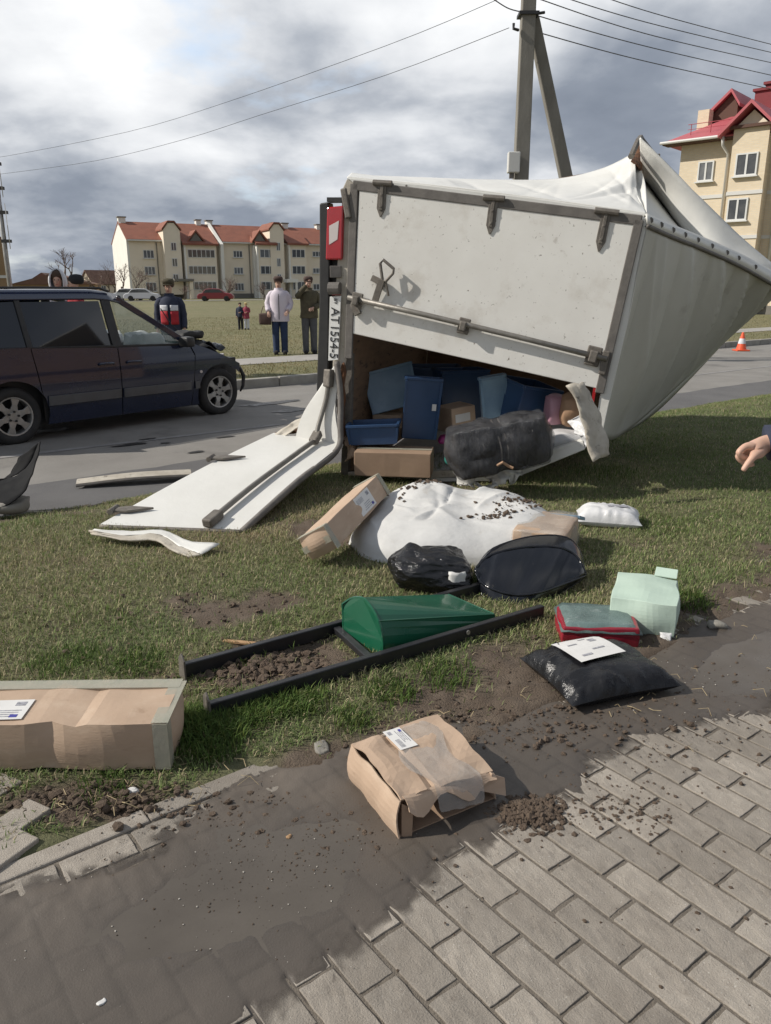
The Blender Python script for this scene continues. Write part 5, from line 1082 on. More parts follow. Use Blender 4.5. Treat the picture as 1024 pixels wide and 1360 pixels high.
def side_panel(name, lf, rf, sgn, mat='van_paint', nu=16, z0=.18, ztop=lambda x: 1.0, nv=18, inset=0.0, parent=None):
    mb = MB(); P_ = []
    for i in range(nu + 1):
        row = []
        for j in range(nv + 1):
            v = j / nv; z = z0 + (1.0 - z0) * v; x = lf(z) + (rf(z) - lf(z)) * i / nu
            z = z0 + (ztop(x) - z0) * v; x, z = snap(x, z)
            row.append(Vector((x, sgn * (vy(z) - inset), z)))
        P_.append(row)
    nv1 = nv + 1; vs = [p for r_ in P_ for p in r_]; fs = []
    for i in range(nu):
        for j in range(nv):
            q = (i * nv1 + j, (i + 1) * nv1 + j, (i + 1) * nv1 + j + 1, i * nv1 + j + 1)
            c2 = sum((vs[k] for k in q), Vector()) / 4; ar = (vs[q[2]] - vs[q[0]]).cross(vs[q[3]] - vs[q[1]]).length
            if ar < 1e-4: continue
            ins = any(math.hypot(c2.x - cx, c2.z - cz) < r_ * .985 for cx, cz, r_ in ARCH)
            if not ins: fs.append(q)
    mb.add(vs, fs); return mb.build(name, mat, parent or van, world=False, smooth=True)
fend_top = lambda x: 1.0 - .02 * max(0, (x - .7)) - .40 * max(0, (x - .98)) ** 1.25
for sgn in (-1, 1):
    side_panel('rear_quarter', lambda z: -2.32, lambda z: rear_gap(z) - .006, sgn, nu=40, ztop=lambda x: 1.06)
    dr = side_panel('sliding_door', lambda z: rear_gap(z) + .006, lambda z: b_gap(z) - .006, sgn, ztop=lambda x: 1.045 - .045 * (x + 1.1))
    df = side_panel('front_door', lambda z: b_gap(z) + .006, lambda z: f_gap(z) - .006, sgn, ztop=lambda x: 1.0 - .03 * x)
    side_panel('fender', lambda z: f_gap(z) + .006, lambda z: 1.76 - .06 * (1 - z), sgn, nu=34, ztop=fend_top)
    for (pr, x0, x1) in ((dr, -1.02, -.10), (df, -.06, .93)):
        mb = MB(); mb.grid([[Vector((x0 + (x1 - x0) * i / 8, sgn * (vy(z) + .014), z)) for z in (.395, .40, .45, .50, .505)] for i in range(9)]); mb.build('side_moulding', 'cladding', pr, world=False, smooth=True, solid=.014)
        hx = x1 - .16 if pr is dr else x0 + .17
        mb = MB(); mb.tube([Vector((hx - .10, sgn * (vy(.82) + .004), .815)), Vector((hx - .085, sgn * (vy(.82) + .03), .825)), Vector((hx + .085, sgn * (vy(.82) + .03), .825)), Vector((hx + .10, sgn * (vy(.82) + .004), .815))], .014, 7); mb.build('handle', 'van_paint', pr, world=False, smooth=True)
    mb = MB(); mb.grid([[Vector((1.0 + .07 * i, sgn * (vy(.45) + .012), z)) for z in (.40, .45, .50)] for i in range(2)]); mb.build('side_moulding', 'cladding', van, world=False, solid=.012)
    mb = MB(); mb.tube([Vector((1.10, sgn * (vy(.62) + .0), .62)), Vector((1.10, sgn * (vy(.62) + .012), .62))], .02, 8); mb.build('side_marker', 'lamp_clear', van, world=False)
    mb = MB(); mb.box((-.05, sgn * .862, .60), (2.0, .02, .78)); mb.build('gap_shade_sheet', 'black_plastic', van, world=False)  # black sheet added behind the panels so the door gaps look shaded
    # greenhouse
    def gp(x, z, o_=0.0): 
        f_ = (z - 1.0) / .58; return Vector((x, sgn * (.905 - .165 * f_ + o_), z))
    for nm, poly, mt_ in (('window', [(.86, .985), (.03, 1.0), (-.01, 1.53), (.10, 1.53), (.45, 1.31)], 'glass'), ('window', [(-.15, 1.015), (-1.10, 1.055), (-1.13, 1.545), (-.17, 1.545)], 'tint'), ('window', [(-1.17, 1.06), (-2.12, 1.09), (-2.02, 1.52), (-1.19, 1.55)], 'tint')):
        mb = MB(); mb.slab([gp(x, z, -.004) for x, z in poly], (0, sgn * -.005, 0)); mb.build(nm, mt_, van, world=False)
    for nm, a2, b2, wd in (('a_pillar', (1.0, .965), (.06, 1.575), .07), ('b_pillar', (-.07, 1.0), (-.09, 1.57), .12), ('c_pillar', (-1.14, 1.04), (-1.16, 1.57), .06), ('d_pillar', (-2.24, 1.05), (-2.10, 1.56), .20), ('window_sill_trim', (.92, .985), (-2.24, 1.075), .03)):
        mb = MB(); mb.beam(gp(*a2), gp(*b2), wd, .03, up=(0, 1, 0)); mb.build(nm, 'van_paint' if nm == 'a_pillar' else 'black_plastic', van, world=False, bevel=.006)
    mb = MB(); mb.tube([Vector((x, sgn * .70, z)) for x, z in ((.0, 1.655), (-.12, 1.695), (-1.0, 1.70), (-1.9, 1.695), (-2.0, 1.66))], .016, 6); mb.build('roof_rail', 'black_plastic', van, world=False, smooth=True)
    mb = soft_box((.13, .20, .13), n=4, rnd=.35, amp=0); mb.v = [p + Vector((.86, sgn * 1.02, .96)) for p in mb.v]; mb.tube([Vector((.88, sgn * .9, .99)), Vector((.87, sgn * .98, 1.02))], .03, 6); mb.build('mirror', 'black_plastic', van, world=False, smooth=True, sub=1)
rows = []
for i in range(15):
    x = -2.25 + 2.36 * i / 14; dz = -.05 * max(0, (x + .25) / .36) ** 2 - .05 * max(0, (-1.9 - x) / .35) ** 2
    rows.append([Vector((x, y, 1.66 + dz + .03 * (1 - (y / .74) ** 2) - (.085 * max(0, abs(y) - .68) / .08 if abs(y) > .68 else 0))) for y in (-.765, -.755, -.73, -.68, -.5, -.25, 0, .25, .5, .68, .73, .755, .765)])
mb = MB(); mb.grid(rows); mb.build('roof', 'van_paint', van, world=False, smooth=True, solid=.02)
rows = [[Vector((.09 + (.95 + .14 * (1 - (y / .8) ** 2)) * v ** .95 , y * (.73 + .15 * v) / .8, 1.60 - .62 * v + .03 * math.sin(math.pi * v))) for y in (-.8, -.5, -.2, .1, .4, .65, .8)] for v in (0, .2, .4, .6, .8, 1)]
mb = MB(); mb.grid(rows); mb.build('windscreen', 'glass', van, world=False, smooth=True)
rows = [[Vector((-2.33 + .16 * max(0, z - 1.0), y, z)) for z in (.2, .5, .8, 1.0, 1.3, 1.62)] for y in (-.86, -.4, 0, .4, .86)]
mb = MB(); mb.grid(rows); mb.build('tailgate', 'van_paint', van, world=False, solid=.03)
mb = MB(); mb.box((-.3, 0, .20), (3.9, 1.5, .10)); mb.build('underbody', 'black_plastic', van, world=False)
mb = MB(); mb.box((1.02, 0, .62), (.06, 1.66, .66)); mb.build('firewall', 'black_plastic', van, world=False)
# buckled bonnet, exposed engine bay, crushed nose
rows = []
for i in range(17):
    u = i / 16; x = 1.02 + .73 * u - .03 * u * u; row = []
    for j in range(15):
        y = -.84 + 1.68 * j / 14; k = 1 - (y / .9) ** 2
        z = .985 - .285 * u ** 1.2 + .04 * k + (.13 * math.exp(-((u - .48) / .16) ** 2) * (.3 + .7 * k)) - .10 * math.exp(-((u - .75) / .1) ** 2) * k + .035 * nz((u * 5, y * 3, 0), 1, 2)
        row.append(Vector((x, y, z)))
    rows.append(row)
mb = MB(); mb.grid(rows); tag(mb.build('bonnet', 'soot', van, world=False, smooth=True, solid=.015), 'buckled bonnet folded up in the middle')
mb = MB(); mb.grid([[Vector((1.36 + .36 * i / 8, -.70 + .5 * j / 6, .955 - .075 * i / 8 + .05 * math.sin(i * .8 + j) + .03 * j / 6)) for j in range(7)] for i in range(9)]); mb.build('bent_bonnet_edge', 'black_gloss', van, world=False, smooth=True, solid=.015)
mb = soft_box((.36, .30, .10), n=6, rnd=.5, amp=.04, fs=7, seed=3); mb.v = [p + Vector((1.28, -.45, 1.02)) for p in mb.v]; mb.build('crumpled_cowl', 'soot', van, world=False, smooth=True)
mb = soft_box((.16, .22, .09), n=6, rnd=.2, amp=.03, fs=9, seed=5); mb.v = [p + Vector((1.76, -.40, .70)) for p in mb.v]; mb.build('broken_headlamp', 'lamp_clear', van, world=False)
mb = soft_box((.20, 1.55, .42), n=12, rnd=.1, amp=.09, fs=5, seed=6); mb.v = [p + Vector((1.60, 0, .25)) for p in mb.v]; mb.build('crushed_nose', 'soot', van, world=False)
mb = MB(); mb.tube([Vector((1.62, -.93, .66)), Vector((1.78, -.92, .62)), Vector((1.86, -.90, .50)), Vector((1.84, -.90, .36)), Vector((1.80, -.88, .28))], [.02, .025, .03, .025, .012], 6); mb.build('torn_arch_liner', 'black_plastic', van, world=False, smooth=True)
mb = MB(); mb.tube([Vector((1.45, -.1, 1.05)), Vector((1.30, -.05, 1.2)), Vector((1.18, 0.0, 1.42))], .008, 5); mb.build('bonnet_stay', 'black_plastic', van, world=False)
# interior
for (x, y) in ((.28, -.42), (.28, .42), (-.6, -.42), (-.6, .42)):
    mb = soft_box((.20, .50, .62), n=4, rnd=.2, amp=.01, seed=2); mb.v = [Matrix.Rotation(-.25, 3, 'Y') @ p + Vector((x - .22, y, .55)) for p in mb.v]; mb.tube([Vector((x - .42, y, 1.15)), Vector((x - .44, y, 1.26))], .09, 8); mb.build('seat', 'seat_fabric', van, world=False, smooth=True)
mb = soft_box((.35, 1.5, .2), n=4, rnd=.15, amp=.01); mb.v = [p + Vector((.86, 0, .78)) for p in mb.v]; mb.build('dashboard', 'cladding', van, world=False, smooth=True)
mb = soft_box((.32, .55, .22), n=10, rnd=.6, amp=.05, fs=6, seed=7); mb.v = [p + Vector((.62, -.40, .90)) for p in mb.v]; mb.build('airbag', 'airbag', van, world=False, smooth=True)
mb = soft_box((.3, .4, .18), n=10, rnd=.6, amp=.05, fs=6, seed=8); mb.v = [p + Vector((.60, .42, .94)) for p in mb.v]; mb.build('airbag', 'airbag', van, world=False, smooth=True)
def wheel(parent, x, y, sgn, r_=.325, wd=.2):
    Mx = Matrix.Translation((x, y, r_ - .015)) @ Matrix.Rotation(R(90) * (1 if sgn < 0 else -1), 4, 'X')
    mb = MB(); mb.lathe([(r_ * .66, -wd / 2), (r_ * .86, -wd / 2), (r_ * .96, -wd / 2 + .02), (r_, -wd / 4), (r_, wd / 4), (r_ * .96, wd / 2 - .02), (r_ * .86, wd / 2), (r_ * .66, wd / 2 - .012)], 32, Mx, closed=True)
    w_ = mb.build('wheel', 'tyre', parent, world=False, smooth=True)
    mb = MB(); mb.lathe([(r_ * .675, wd / 2 - .01), (r_ * .62, wd / 2 - .014), (r_ * .60, wd / 2 - .05), (r_ * .60, -wd / 2), (r_ * .675, -wd / 2)], 32, Mx, closed=True)
    for k in range(6):
        a2 = 2 * math.pi * k / 6 + .3; R_ = Matrix.Rotation(a2, 4, 'Z'); p = [(.03, .055, 0), (.03, -.055, 0), (r_ * .40, -.028, 0), (r_ * .62, -.05, 0), (r_ * .62, .05, 0), (r_ * .40, .028, 0)]
        mb.slab([Mx @ (R_ @ Vector((q[0], q[1], wd / 2 - .022 - .01 * (q[0] < .05)))) for q in p], Mx.to_3x3() @ Vector((0, 0, -.03)))
    mb.lathe([(.001, wd / 2 - .024), (.05, wd / 2 - .024), (.06, wd / 2 - .05), (.001, wd / 2 - .05)], 16, Mx)
    mb.build('rim', 'alloy', w_, world=False, bevel=.004)
    mb = MB()
    for k in range(5):
        a2 = 2 * math.pi * k / 5 + .1; mb.lathe([(.013, wd / 2 - .012), (.013, wd / 2 - .04)], 8, Mx @ Matrix.Translation((math.cos(a2) * .055, math.sin(a2) * .055, 0)))
    mb.build('lug_nuts', 'black_plastic', w_, world=False)['kind'] = 'stuff'
    mb = MB(); mb.lathe([(r_ * .60, -.02), (.02, -.02), (.02, -.03), (r_ * .6, -.03)], 24, Mx); mb.build('brake_disc', 'black_plastic', w_, world=False)
for x in (-1.41, 1.44):
    for sgn in (-1, 1): wheel(van, x, sgn * .80, sgn)
    mb = MB(); mb.box((x, 0, .5), (.82, 1.5, .5)); mb.build('wheel_housing', 'black_plastic', van, world=False)

# ---------------------------------------------------------------- people
pm('skin', (0.58, 0.37, 0.28), (0.52, 0.32, 0.235), 6, 0.55, sss=.1)
pm('navy_cloth', (0.018, 0.024, 0.05), (0.03, 0.036, 0.06), 9, 0.85, bump=.3, bscale=25)
pm('lilac', (0.64, 0.58, 0.63), (0.56, 0.50, 0.56), 6, 0.8, bump=.4, bscale=18)
pm('jeans', (0.025, 0.045, 0.10), (0.018, 0.03, 0.07), 12, 0.9)
pm('olive', (0.10, 0.085, 0.05), (0.06, 0.05, 0.03), 9, 0.85, bump=.4, bscale=18)
pm('grey_cloth', (0.10, 0.10, 0.105), (0.075, 0.075, 0.08), 9, 0.9)
pm('dark_cloth', (0.015, 0.015, 0.018), (0.025, 0.024, 0.026), 9, 0.9)
pm('red_cloth', (0.42, 0.02, 0.03), (0.32, 0.015, 0.025), 8, 0.8)
pm('white_cloth', (0.68, 0.68, 0.70), (0.58, 0.58, 0.60), 8, 0.8)
pm('kid_red', (0.30, 0.05, 0.08), None, 8, 0.8)
pm('blond', (0.55, 0.45, 0.22), (0.48, 0.38, 0.18), 20, 0.8)
pm('brown_hair', (0.05, 0.03, 0.018), (0.07, 0.04, 0.025), 20, 0.8)
pm('hat_brown', (0.06, 0.035, 0.03), (0.08, 0.05, 0.04), 12, 0.9)
def skin_mesh(name, mat, parent, V_, Ed, root=0, sub=2, smooth=True):
    me = bpy.data.meshes.new(name); me.from_pydata([tuple(v[0]) for v in V_], Ed, []); o = bpy.data.objects.new(name, me); C.objects.link(o)
    if parent is not None: o.parent = parent; ROOTM[o.name] = ROOTM[parent.name]
    m = o.modifiers.new('skin', 'SKIN'); m.use_smooth_shade = True
    for i, v in enumerate(V_):
        sv_ = me.skin_vertices[0].data[i]; r_ = v[1]; sv_.radius = r_ if isinstance(r_, tuple) else (r_, r_); sv_.use_root = (i == root)
    s_ = o.modifiers.new('sub', 'SUBSURF'); s_.levels = sub; s_.render_levels = sub
    me.materials.append(MATS[mat]); return o
def hand(V_, Ed, iw, w_, d, k=1.0, curl=.4, up=None):
    """palm with four unequal bent fingers and a side thumb, from wrist index iw along d"""
    d = Vector(d).normalized(); side = (up.cross(d) if up else d.cross(Vector((0, -1, .2)))).normalized(); dn = d.cross(side).normalized()
    ip = len(V_); V_.append((w_ + d * .05 * k, (.034 * k, .018 * k))); Ed.append((iw, ip))
    for f, (o_, l_) in enumerate(((-.03, .06), (-.01, .072), (.010, .067), (.029, .05))):
        a2 = w_ + d * .088 * k + side * o_ * k; b2 = a2 + (d * (1 - curl * .5) + dn * curl).normalized() * l_ * .55 * k; c2 = b2 + (d * (1 - curl * 1.4) + dn * curl * 1.5).normalized() * l_ * .5 * k
        i0 = len(V_); V_ += [(a2, .0105 * k), (b2, .009 * k), (c2, .0075 * k)]; Ed += [(ip, i0), (i0, i0 + 1), (i0 + 1, i0 + 2)]
    i0 = len(V_); a2 = w_ + d * .035 * k - side * .042 * k; V_ += [(a2, .011 * k), (a2 + (d * .9 - side * .5 + dn * .3).normalized() * .045 * k, .009 * k)]; Ed += [(ip, i0), (i0, i0 + 1)]
def loft(mb, rings, n=14, seed=0, amp=.006):
    P_ = []
    for q, (c2, rx, ry) in enumerate(rings):
        c2 = Vector(c2); row = []
        for i in range(n + 1):
            a2 = 2 * math.pi * (i % n) / n; w2 = 1 + amp * 10 * nz((math.cos(a2) * 2, math.sin(a2) * 2, q * .9), 1, seed); row.append(c2 + Vector((math.cos(a2) * rx * w2, math.sin(a2) * ry * w2, 0)))
        P_.append(row)
    mb.grid(P_); mb.add([p for p in P_[0][:n]], [tuple(range(n))]); return mb
def person(label, loc, h, rz, jacket, trousers, arms, hair='brown_hair', hat=None, group=None, bulk=1.0, coat=.0, hood=None, shoes='dark_cloth', leg_open=.10, turn=0.0, jz=None):
    k = h / 1.75; t = thing('person', label, 'person', loc, rz, group)
    def S_(p): return Vector(p) * k
    def rad(r_): return tuple(q * k for q in r_) if isinstance(r_, tuple) else r_ * k
    base = [((0, 0, .95), (.14, .10)), ((0, 0, 1.12), (.13, .095)), ((0, .0, 1.32), (.15, .10)), ((0, .01, 1.47), (.07, .06)), ((0, -.005, 1.535), (.052, .055)), ((0, -.012, 1.60), (.072, .085)), ((0, -.008, 1.67), (.074, .088)), ((0, .0, 1.725), (.05, .06))]
    V_ = [(S_(p), rad(r_)) for p, r_ in base]; Ed = [(i, i + 1) for i in range(7)]
    B2 = bulk; jm = MB()
    loft(jm, [(S_(c2), rx * k * B2, ry * k * B2) for c2, rx, ry in (((0, 0, .84 - coat), .185, .135), ((0, 0, .86 - coat), .19, .14), ((0, 0, 1.0 - coat * .5), .178, .132), ((0, 0, 1.12), .172, .13), ((0, 0, 1.26), .185, .135), ((0, 0, 1.36), .188, .13), ((0, .0, 1.425), .165, .115), ((0, .005, 1.465), .118, .10), ((0, .008, 1.49), .085, .085), ((0, .008, 1.535), .08, .083))], 18, h * 7)
    for sgn, (el, wr) in zip((-1, 1), arms):
        sh = (sgn * .165, .005, 1.395); b0 = len(V_); V_ += [(S_(sh), rad(.055)), (S_(el), rad(.042)), (S_(wr), rad((.028, .022)))]; Ed += [(2, b0), (b0, b0 + 1), (b0 + 1, b0 + 2)]
        hand(V_, Ed, b0 + 2, S_(wr), Vector(wr) - Vector(el), k)
        pts = crv([S_(Vector((sgn * .10, .005, 1.40))), S_(Vector((sgn * .19, .008, 1.37))), S_(el), S_(Vector(el).lerp(Vector(wr), .96))], 14); rr_ = [(.078 - .026 * q / 14 + .005 * math.sin(q * 2.3)) * k * B2 ** .7 for q in range(15)]; jm.tube(pts, rr_, 10)
    tm = MB()
    for sgn in (-1, 1):
        b0 = len(V_); V_ += [(S_((sgn * .09, 0, .86)), rad(.08)), (S_((sgn * leg_open, -.015, .50)), rad(.055)), (S_((sgn * leg_open, .01, .10)), rad(.038)), (S_((sgn * leg_open * 1.1, -.12, .04)), rad(.035))]; Ed += [(0, b0), (b0, b0 + 1), (b0 + 1, b0 + 2), (b0 + 2, b0 + 3)]
        loft(tm, [(S_(c2), rx * k, ry * k) for c2, rx, ry in (((sgn * leg_open, .0, .045), .082, .085), ((sgn * leg_open, .0, .12), .075, .08), ((sgn * leg_open, -.0, .3), .08, .085), ((sgn * leg_open, -.015, .5), .085, .09), ((sgn * .095, -.005, .7), .098, .105), ((sgn * .085, 0, .86), .108, .12), ((sgn * .075, 0, 1.0), .105, .12))], 12, sgn + h)
    skin_mesh('body', 'skin', t, V_, Ed); jk = jm.build('jacket', jacket, t, world=False, smooth=True, fix=False); tm.build('trousers', trousers, t, world=False, smooth=True, fix=False)
    for sgn in (-1, 1):
        mb = soft_box((.095 * k, .27 * k, .09 * k), n=4, rnd=.35, amp=0); mb.v = [p + S_((sgn * leg_open * 1.05, -.055, 0)) for p in mb.v]; mb.build('shoe', shoes, t, world=False, smooth=True)
    # face
    mb = MB(); mb.add([S_((-.012, -.092, 1.60)), S_((.012, -.092, 1.60)), S_((0, -.118, 1.603)), S_((0, -.095, 1.645))], [(0, 1, 2), (0, 2, 3), (1, 3, 2), (0, 3, 1)]); mb.build('nose', 'skin', t, world=False)
    for sgn in (-1, 1): mb = MB(); mb.lathe([(.001, -.004), (.009 * k, 0), (.001, .004)], 8, Matrix.Translation(S_((sgn * .03, -.088, 1.643))) @ Matrix.Rotation(R(90), 4, 'X')); mb.build('eye', 'ink', t, world=False)
    mb = MB(); mb.box(S_((0, -.088, 1.572)), (.04 * k, .008, .007)); mb.build('mouth', 'kid_red', t, world=False)
    mb = soft_box((.178 * k, .205 * k, .145 * k), n=6, rnd=.75, amp=.004); mb.v = [p + S_((0, .04, 1.635)) for p in mb.v]; mb.build('hair', hair, t, world=False, smooth=True)
    if hat:
        mb = soft_box((.19 * k, .215 * k, .11 * k), n=6, rnd=.7, amp=.004); mb.v = [p + S_((0, .014, 1.685)) for p in mb.v]; h_ = mb.build('hat', hat, t, world=False, smooth=True)
        mb = soft_box((.15 * k, .12 * k, .02 * k), n=3, rnd=.3, amp=0); mb.v = [p + S_((0, -.125, 1.675)) for p in mb.v]; mb.build('brim', hat, h_, world=False, smooth=True)
    if hood:
        mb = MB(); mb.grid([[S_((math.sin(a2) * .135 * math.cos(e2), .01 + .15 * math.cos(a2) * math.cos(e2), 1.60 + .20 * math.sin(e2) + .01)) for a2 in [(-2.3 + 4.6 * i / 12) for i in range(13)]] for e2 in [(-.9 + 2.4 * j / 8) for j in range(9)]]); mb.build('hood', hood, t, world=False, smooth=True, solid=.02)
    return t, jk, k
DOWN = lambda s: ((s * .235, .03, 1.14), (s * .245, -.05, .90))
GP = 'onlookers beside the crash'
# man in the navy, white and red jacket
p = at(228, 440, 14.0); p.z = 0
t, jk, k = person('man in navy, white and red sports jacket behind the minivan bonnet', p, 1.66, R(8), 'navy_cloth', 'dark_cloth', (DOWN(-1), DOWN(1)), hat='olive', group=GP, bulk=1.08)
for zc, hh, mt_ in ((1.275, .10, 'white_cloth'), (1.10, .24, 'red_cloth')):
    for sgn in (-1, 1):
        mb = MB(); mb.grid([[Vector((sgn * (.025 + .13 * i / 6) , -.156 + .055 * (i / 6) ** 2, zc - hh / 2 + hh * j / 4)) * k for j in range(5)] for i in range(7)]); mb.build('jacket_panel', mt_, jk, world=False, smooth=True, solid=.02)
p = at(373, 470, 19.0); p.z = 0
t, jk, k = person('woman in pale lilac jacket and jeans carrying a brown bag on the lawn', p, 1.76, R(5), 'lilac', 'jeans', (((-.27, .03, 1.17), (-.25, -.10, 1.0)), ((.27, .03, 1.17), (.20, -.13, 1.02))), hat='hat_brown', group=GP, bulk=1.25, coat=.07)
mb = MB(); mb.beam(Vector((0, -.168, 1.40)) * k, Vector((0, -.178, .82)) * k, .014, .012, up=(0, 1, 0)); mb.build('zip', 'grey_cloth', jk, world=False)
hb = MB(); cb_ = p + Vector((-.33, -.10, .70)); m_ = soft_box((.28, .12, .26), n=5, rnd=.2, amp=.01, seed=2); hb.add([q + cb_ for q in m_.v], m_.f)
bagt = thing('handbag', 'dark brown handbag hanging from the arm of the woman in lilac', 'bag', cb_)
hb.build('body', 'hat_brown', bagt, smooth=True); mb = MB(); mb.tube([cb_ + Vector(q) for q in ((-.10, 0, .24), (-.04, .02, .42), (.05, .03, .44), (.10, 0, .24))], .009, 5); mb.build('strap', 'hat_brown', bagt)
p = at(412, 470, 19.2); p.z = 0
person('man in olive camouflage jacket holding one hand up to his face', p, 1.76, R(12), 'olive', 'grey_cloth', (((-.27, -.12, 1.36), (-.06, -.16, 1.60)), ((.25, .0, 1.16), (.08, -.19, 1.08))), hat='hat_brown', group=GP, bulk=1.15)
for (px, jk_, tr_, hr, lb) in ((320, 'navy_cloth', 'dark_cloth', 'brown_hair', 'child in dark navy clothes standing far out on the lawn'), (328, 'kid_red', 'white_cloth', 'blond', 'child in red coat with yellow hat far out on the lawn')):
    p = at(px, 437, 30.5); p.z = 0; person(lb, p, .98, R(4), jk_, tr_, (DOWN(-1), ((.22, -.05, 1.18), (.05, -.2, 1.15))), hair=hr, hat=('blond' if hr == 'blond' else None), group='children on the lawn', bulk=1.15, coat=.12 if hr == 'blond' else 0)
p = at(82, 420, 14.2); p.z = -.15; person('person in a white hood looking over the minivan roof', p, 1.98 * .985, R(10), 'lilac', 'jeans', (DOWN(-1), DOWN(1)), hood='white_cloth', group=GP)
p = at(103, 420, 14.0); p.z = -.15; person('dark haired person in red top right behind the minivan roof', p, 1.88, R(-60), 'red_cloth', 'dark_cloth', (DOWN(-1), DOWN(1)), hair='dark_cloth', group=GP)
# passer-by at the right edge: only the forearm and loosely closed hand reach into the picture
px0 = Vector((1.75, 2.62, 0)); t = thing('person', 'person in dark jacket at right edge pointing a hand down at the verge', 'person', px0, R(0))
Wp = at(1013, 589, 2.42); o_ = px0
def lo(v): return Vector(v) - o_
V_ = [(Vector((0, 0, .95)), (.15, .11)), (Vector((0, 0, 1.15)), (.14, .10)), (Vector((0, 0, 1.36)), (.16, .11)), (Vector((0, .01, 1.50)), (.07, .06)), (Vector((-.005, 0, 1.57)), (.055, .058)), (Vector((-.012, 0, 1.64)), (.085, .075)), (Vector((-.008, 0, 1.71)), (.088, .076)), (Vector((0, 0, 1.77)), (.06, .05))]; Ed = [(i, i + 1) for i in range(7)]
sh_ = Vector((-.05, -.19, 1.45)); el_ = Vector((-.10, -.27, 1.16)); wl = lo(Wp)
b0 = len(V_); V_ += [(sh_, .055), (el_, .043), (wl, (.030, .024))]; Ed += [(2, b0), (b0, b0 + 1), (b0 + 1, b0 + 2)]
pal = lo(at(1008, 598, 2.40)); ip = len(V_); V_.append((pal, (.036, .03))); Ed.append((b0 + 2, ip))
def fing(pts, rs, base=ip):
    i0 = len(V_)
    for q, r_ in zip(pts, rs): V_.append((lo(at(*q)), r_))
    Ed.append((base, i0)); Ed.extend((i0 + i, i0 + i + 1) for i in range(len(pts) - 1))
fing([(991, 592, 2.385), (980, 601, 2.375), (986, 608, 2.38), (996, 608, 2.385)], (.0125, .0105, .0095, .0085))
fing([(990, 597, 2.405), (979, 606, 2.40), (985, 613, 2.40), (995, 613, 2.40)], (.0125, .0105, .0095, .0085))
fing([(993, 601, 2.425), (983, 610, 2.42), (989, 616, 2.42), (998, 615, 2.42)], (.012, .0100, .009, .008))
fing([(997, 605, 2.44), (989, 613, 2.44), (995, 618, 2.44), (1002, 616, 2.44)], (.011, .009, .008, .0075))
fing([(1001, 606, 2.36), (993, 616, 2.355), (986, 626, 2.352)], (.0125, .0105, .0085))
V_ += [(Vector((.05, .19, 1.45)), .055), (Vector((.06, .25, 1.16)), .043), (Vector((.0, .26, .92)), (.03, .024))]; Ed += [(2, len(V_) - 3), (len(V_) - 3, len(V_) - 2), (len(V_) - 2, len(V_) - 1)]
hand(V_, Ed, len(V_) - 1, Vector((.0, .26, .92)), (0, 0, -1))
for sgn in (-1, 1):
    b1 = len(V_); V_ += [(Vector((0, sgn * .09, .86)), .08), (Vector((-.01, sgn * .11, .50)), .055), (Vector((.01, sgn * .11, .10)), .038), (Vector((-.12, sgn * .12, .04)), .035)]; Ed += [(0, b1), (b1, b1 + 1), (b1 + 1, b1 + 2), (b1 + 2, b1 + 3)]
skin_mesh('body', 'skin', t, V_, Ed)
jm = MB(); loft(jm, [(Vector(c2), rx, ry) for c2, rx, ry in (((0, 0, .80), .15, .21), ((0, 0, .83), .155, .215), ((0, 0, 1.0), .145, .205), ((0, 0, 1.15), .142, .20), ((0, 0, 1.30), .148, .215), ((0, 0, 1.40), .14, .215), ((0, 0, 1.46), .12, .18), ((0, 0, 1.50), .10, .12), ((0, 0, 1.53), .09, .095), ((0, 0, 1.58), .088, .09))], 20, 3)
jm.tube(crv([Vector((-.02, -.12, 1.43)), sh_ + Vector((0, -.02, -.03)), el_, el_.lerp(wl, .5), el_.lerp(wl, .97)], 18), [(.088 - .030 * q / 18 + .006 * math.sin(q * 2.1)) for q in range(19)], 12)
jm.tube(crv([Vector((.02, .12, 1.43)), Vector((.05, .21, 1.40)), Vector((.06, .26, 1.16)), Vector((.0, .265, .96))], 14), [(.088 - .030 * q / 14 + .006 * math.sin(q * 2.1)) for q in range(15)], 12)
jm.build('jacket', 'navy_cloth', t, world=False, smooth=True, fix=False); tm = MB()
for sgn in (-1, 1):
    loft(tm, [(Vector(c2), rx, ry) for c2, rx, ry in (((.0, sgn * .11, .045), .088, .085), ((.0, sgn * .11, .12), .082, .078), ((.0, sgn * .11, .3), .088, .083), ((-.015, sgn * .11, .5), .094, .088), ((-.005, sgn * .10, .7), .108, .10), ((0, sgn * .09, .86), .125, .112), ((0, sgn * .08, 1.0), .125, .11))], 12, sgn)
    mb = soft_box((.28, .1, .09), n=4, rnd=.35, amp=0); mb.v = [p + Vector((-.06, sgn * .115, 0)) for p in mb.v]; mb.build('shoe', 'dark_cloth', t, world=False, smooth=True)
tm.build('trousers', 'jeans', t, world=False, smooth=True, fix=False)
for sgn in (-1, 1): mb = MB(); mb.lathe([(.001, -.004), (.009, 0), (.001, .004)], 8, Matrix.Translation((-.096, sgn * .03, 1.685)) @ Matrix.Rotation(R(90), 4, 'Y')); mb.build('eye', 'ink', t, world=False)
mb = MB(); mb.box((-.096, 0, 1.612), (.008, .042, .007)); mb.build('mouth', 'kid_red', t, world=False)
mb = soft_box((.215, .19, .16), n=6, rnd=.75, amp=.004); mb.v = [p + Vector((.02, 0, 1.67)) for p in mb.v]; mb.build('hair', 'brown_hair', t, world=False, smooth=True)
mb = MB(); mb.add([Vector((-.10, -.012, 1.645)), Vector((-.10, .012, 1.645)), Vector((-.125, 0, 1.648)), Vector((-.098, 0, 1.69))], [(0, 1, 2), (0, 2, 3), (1, 3, 2), (0, 3, 1)]); mb.build('nose', 'skin', t, world=False)

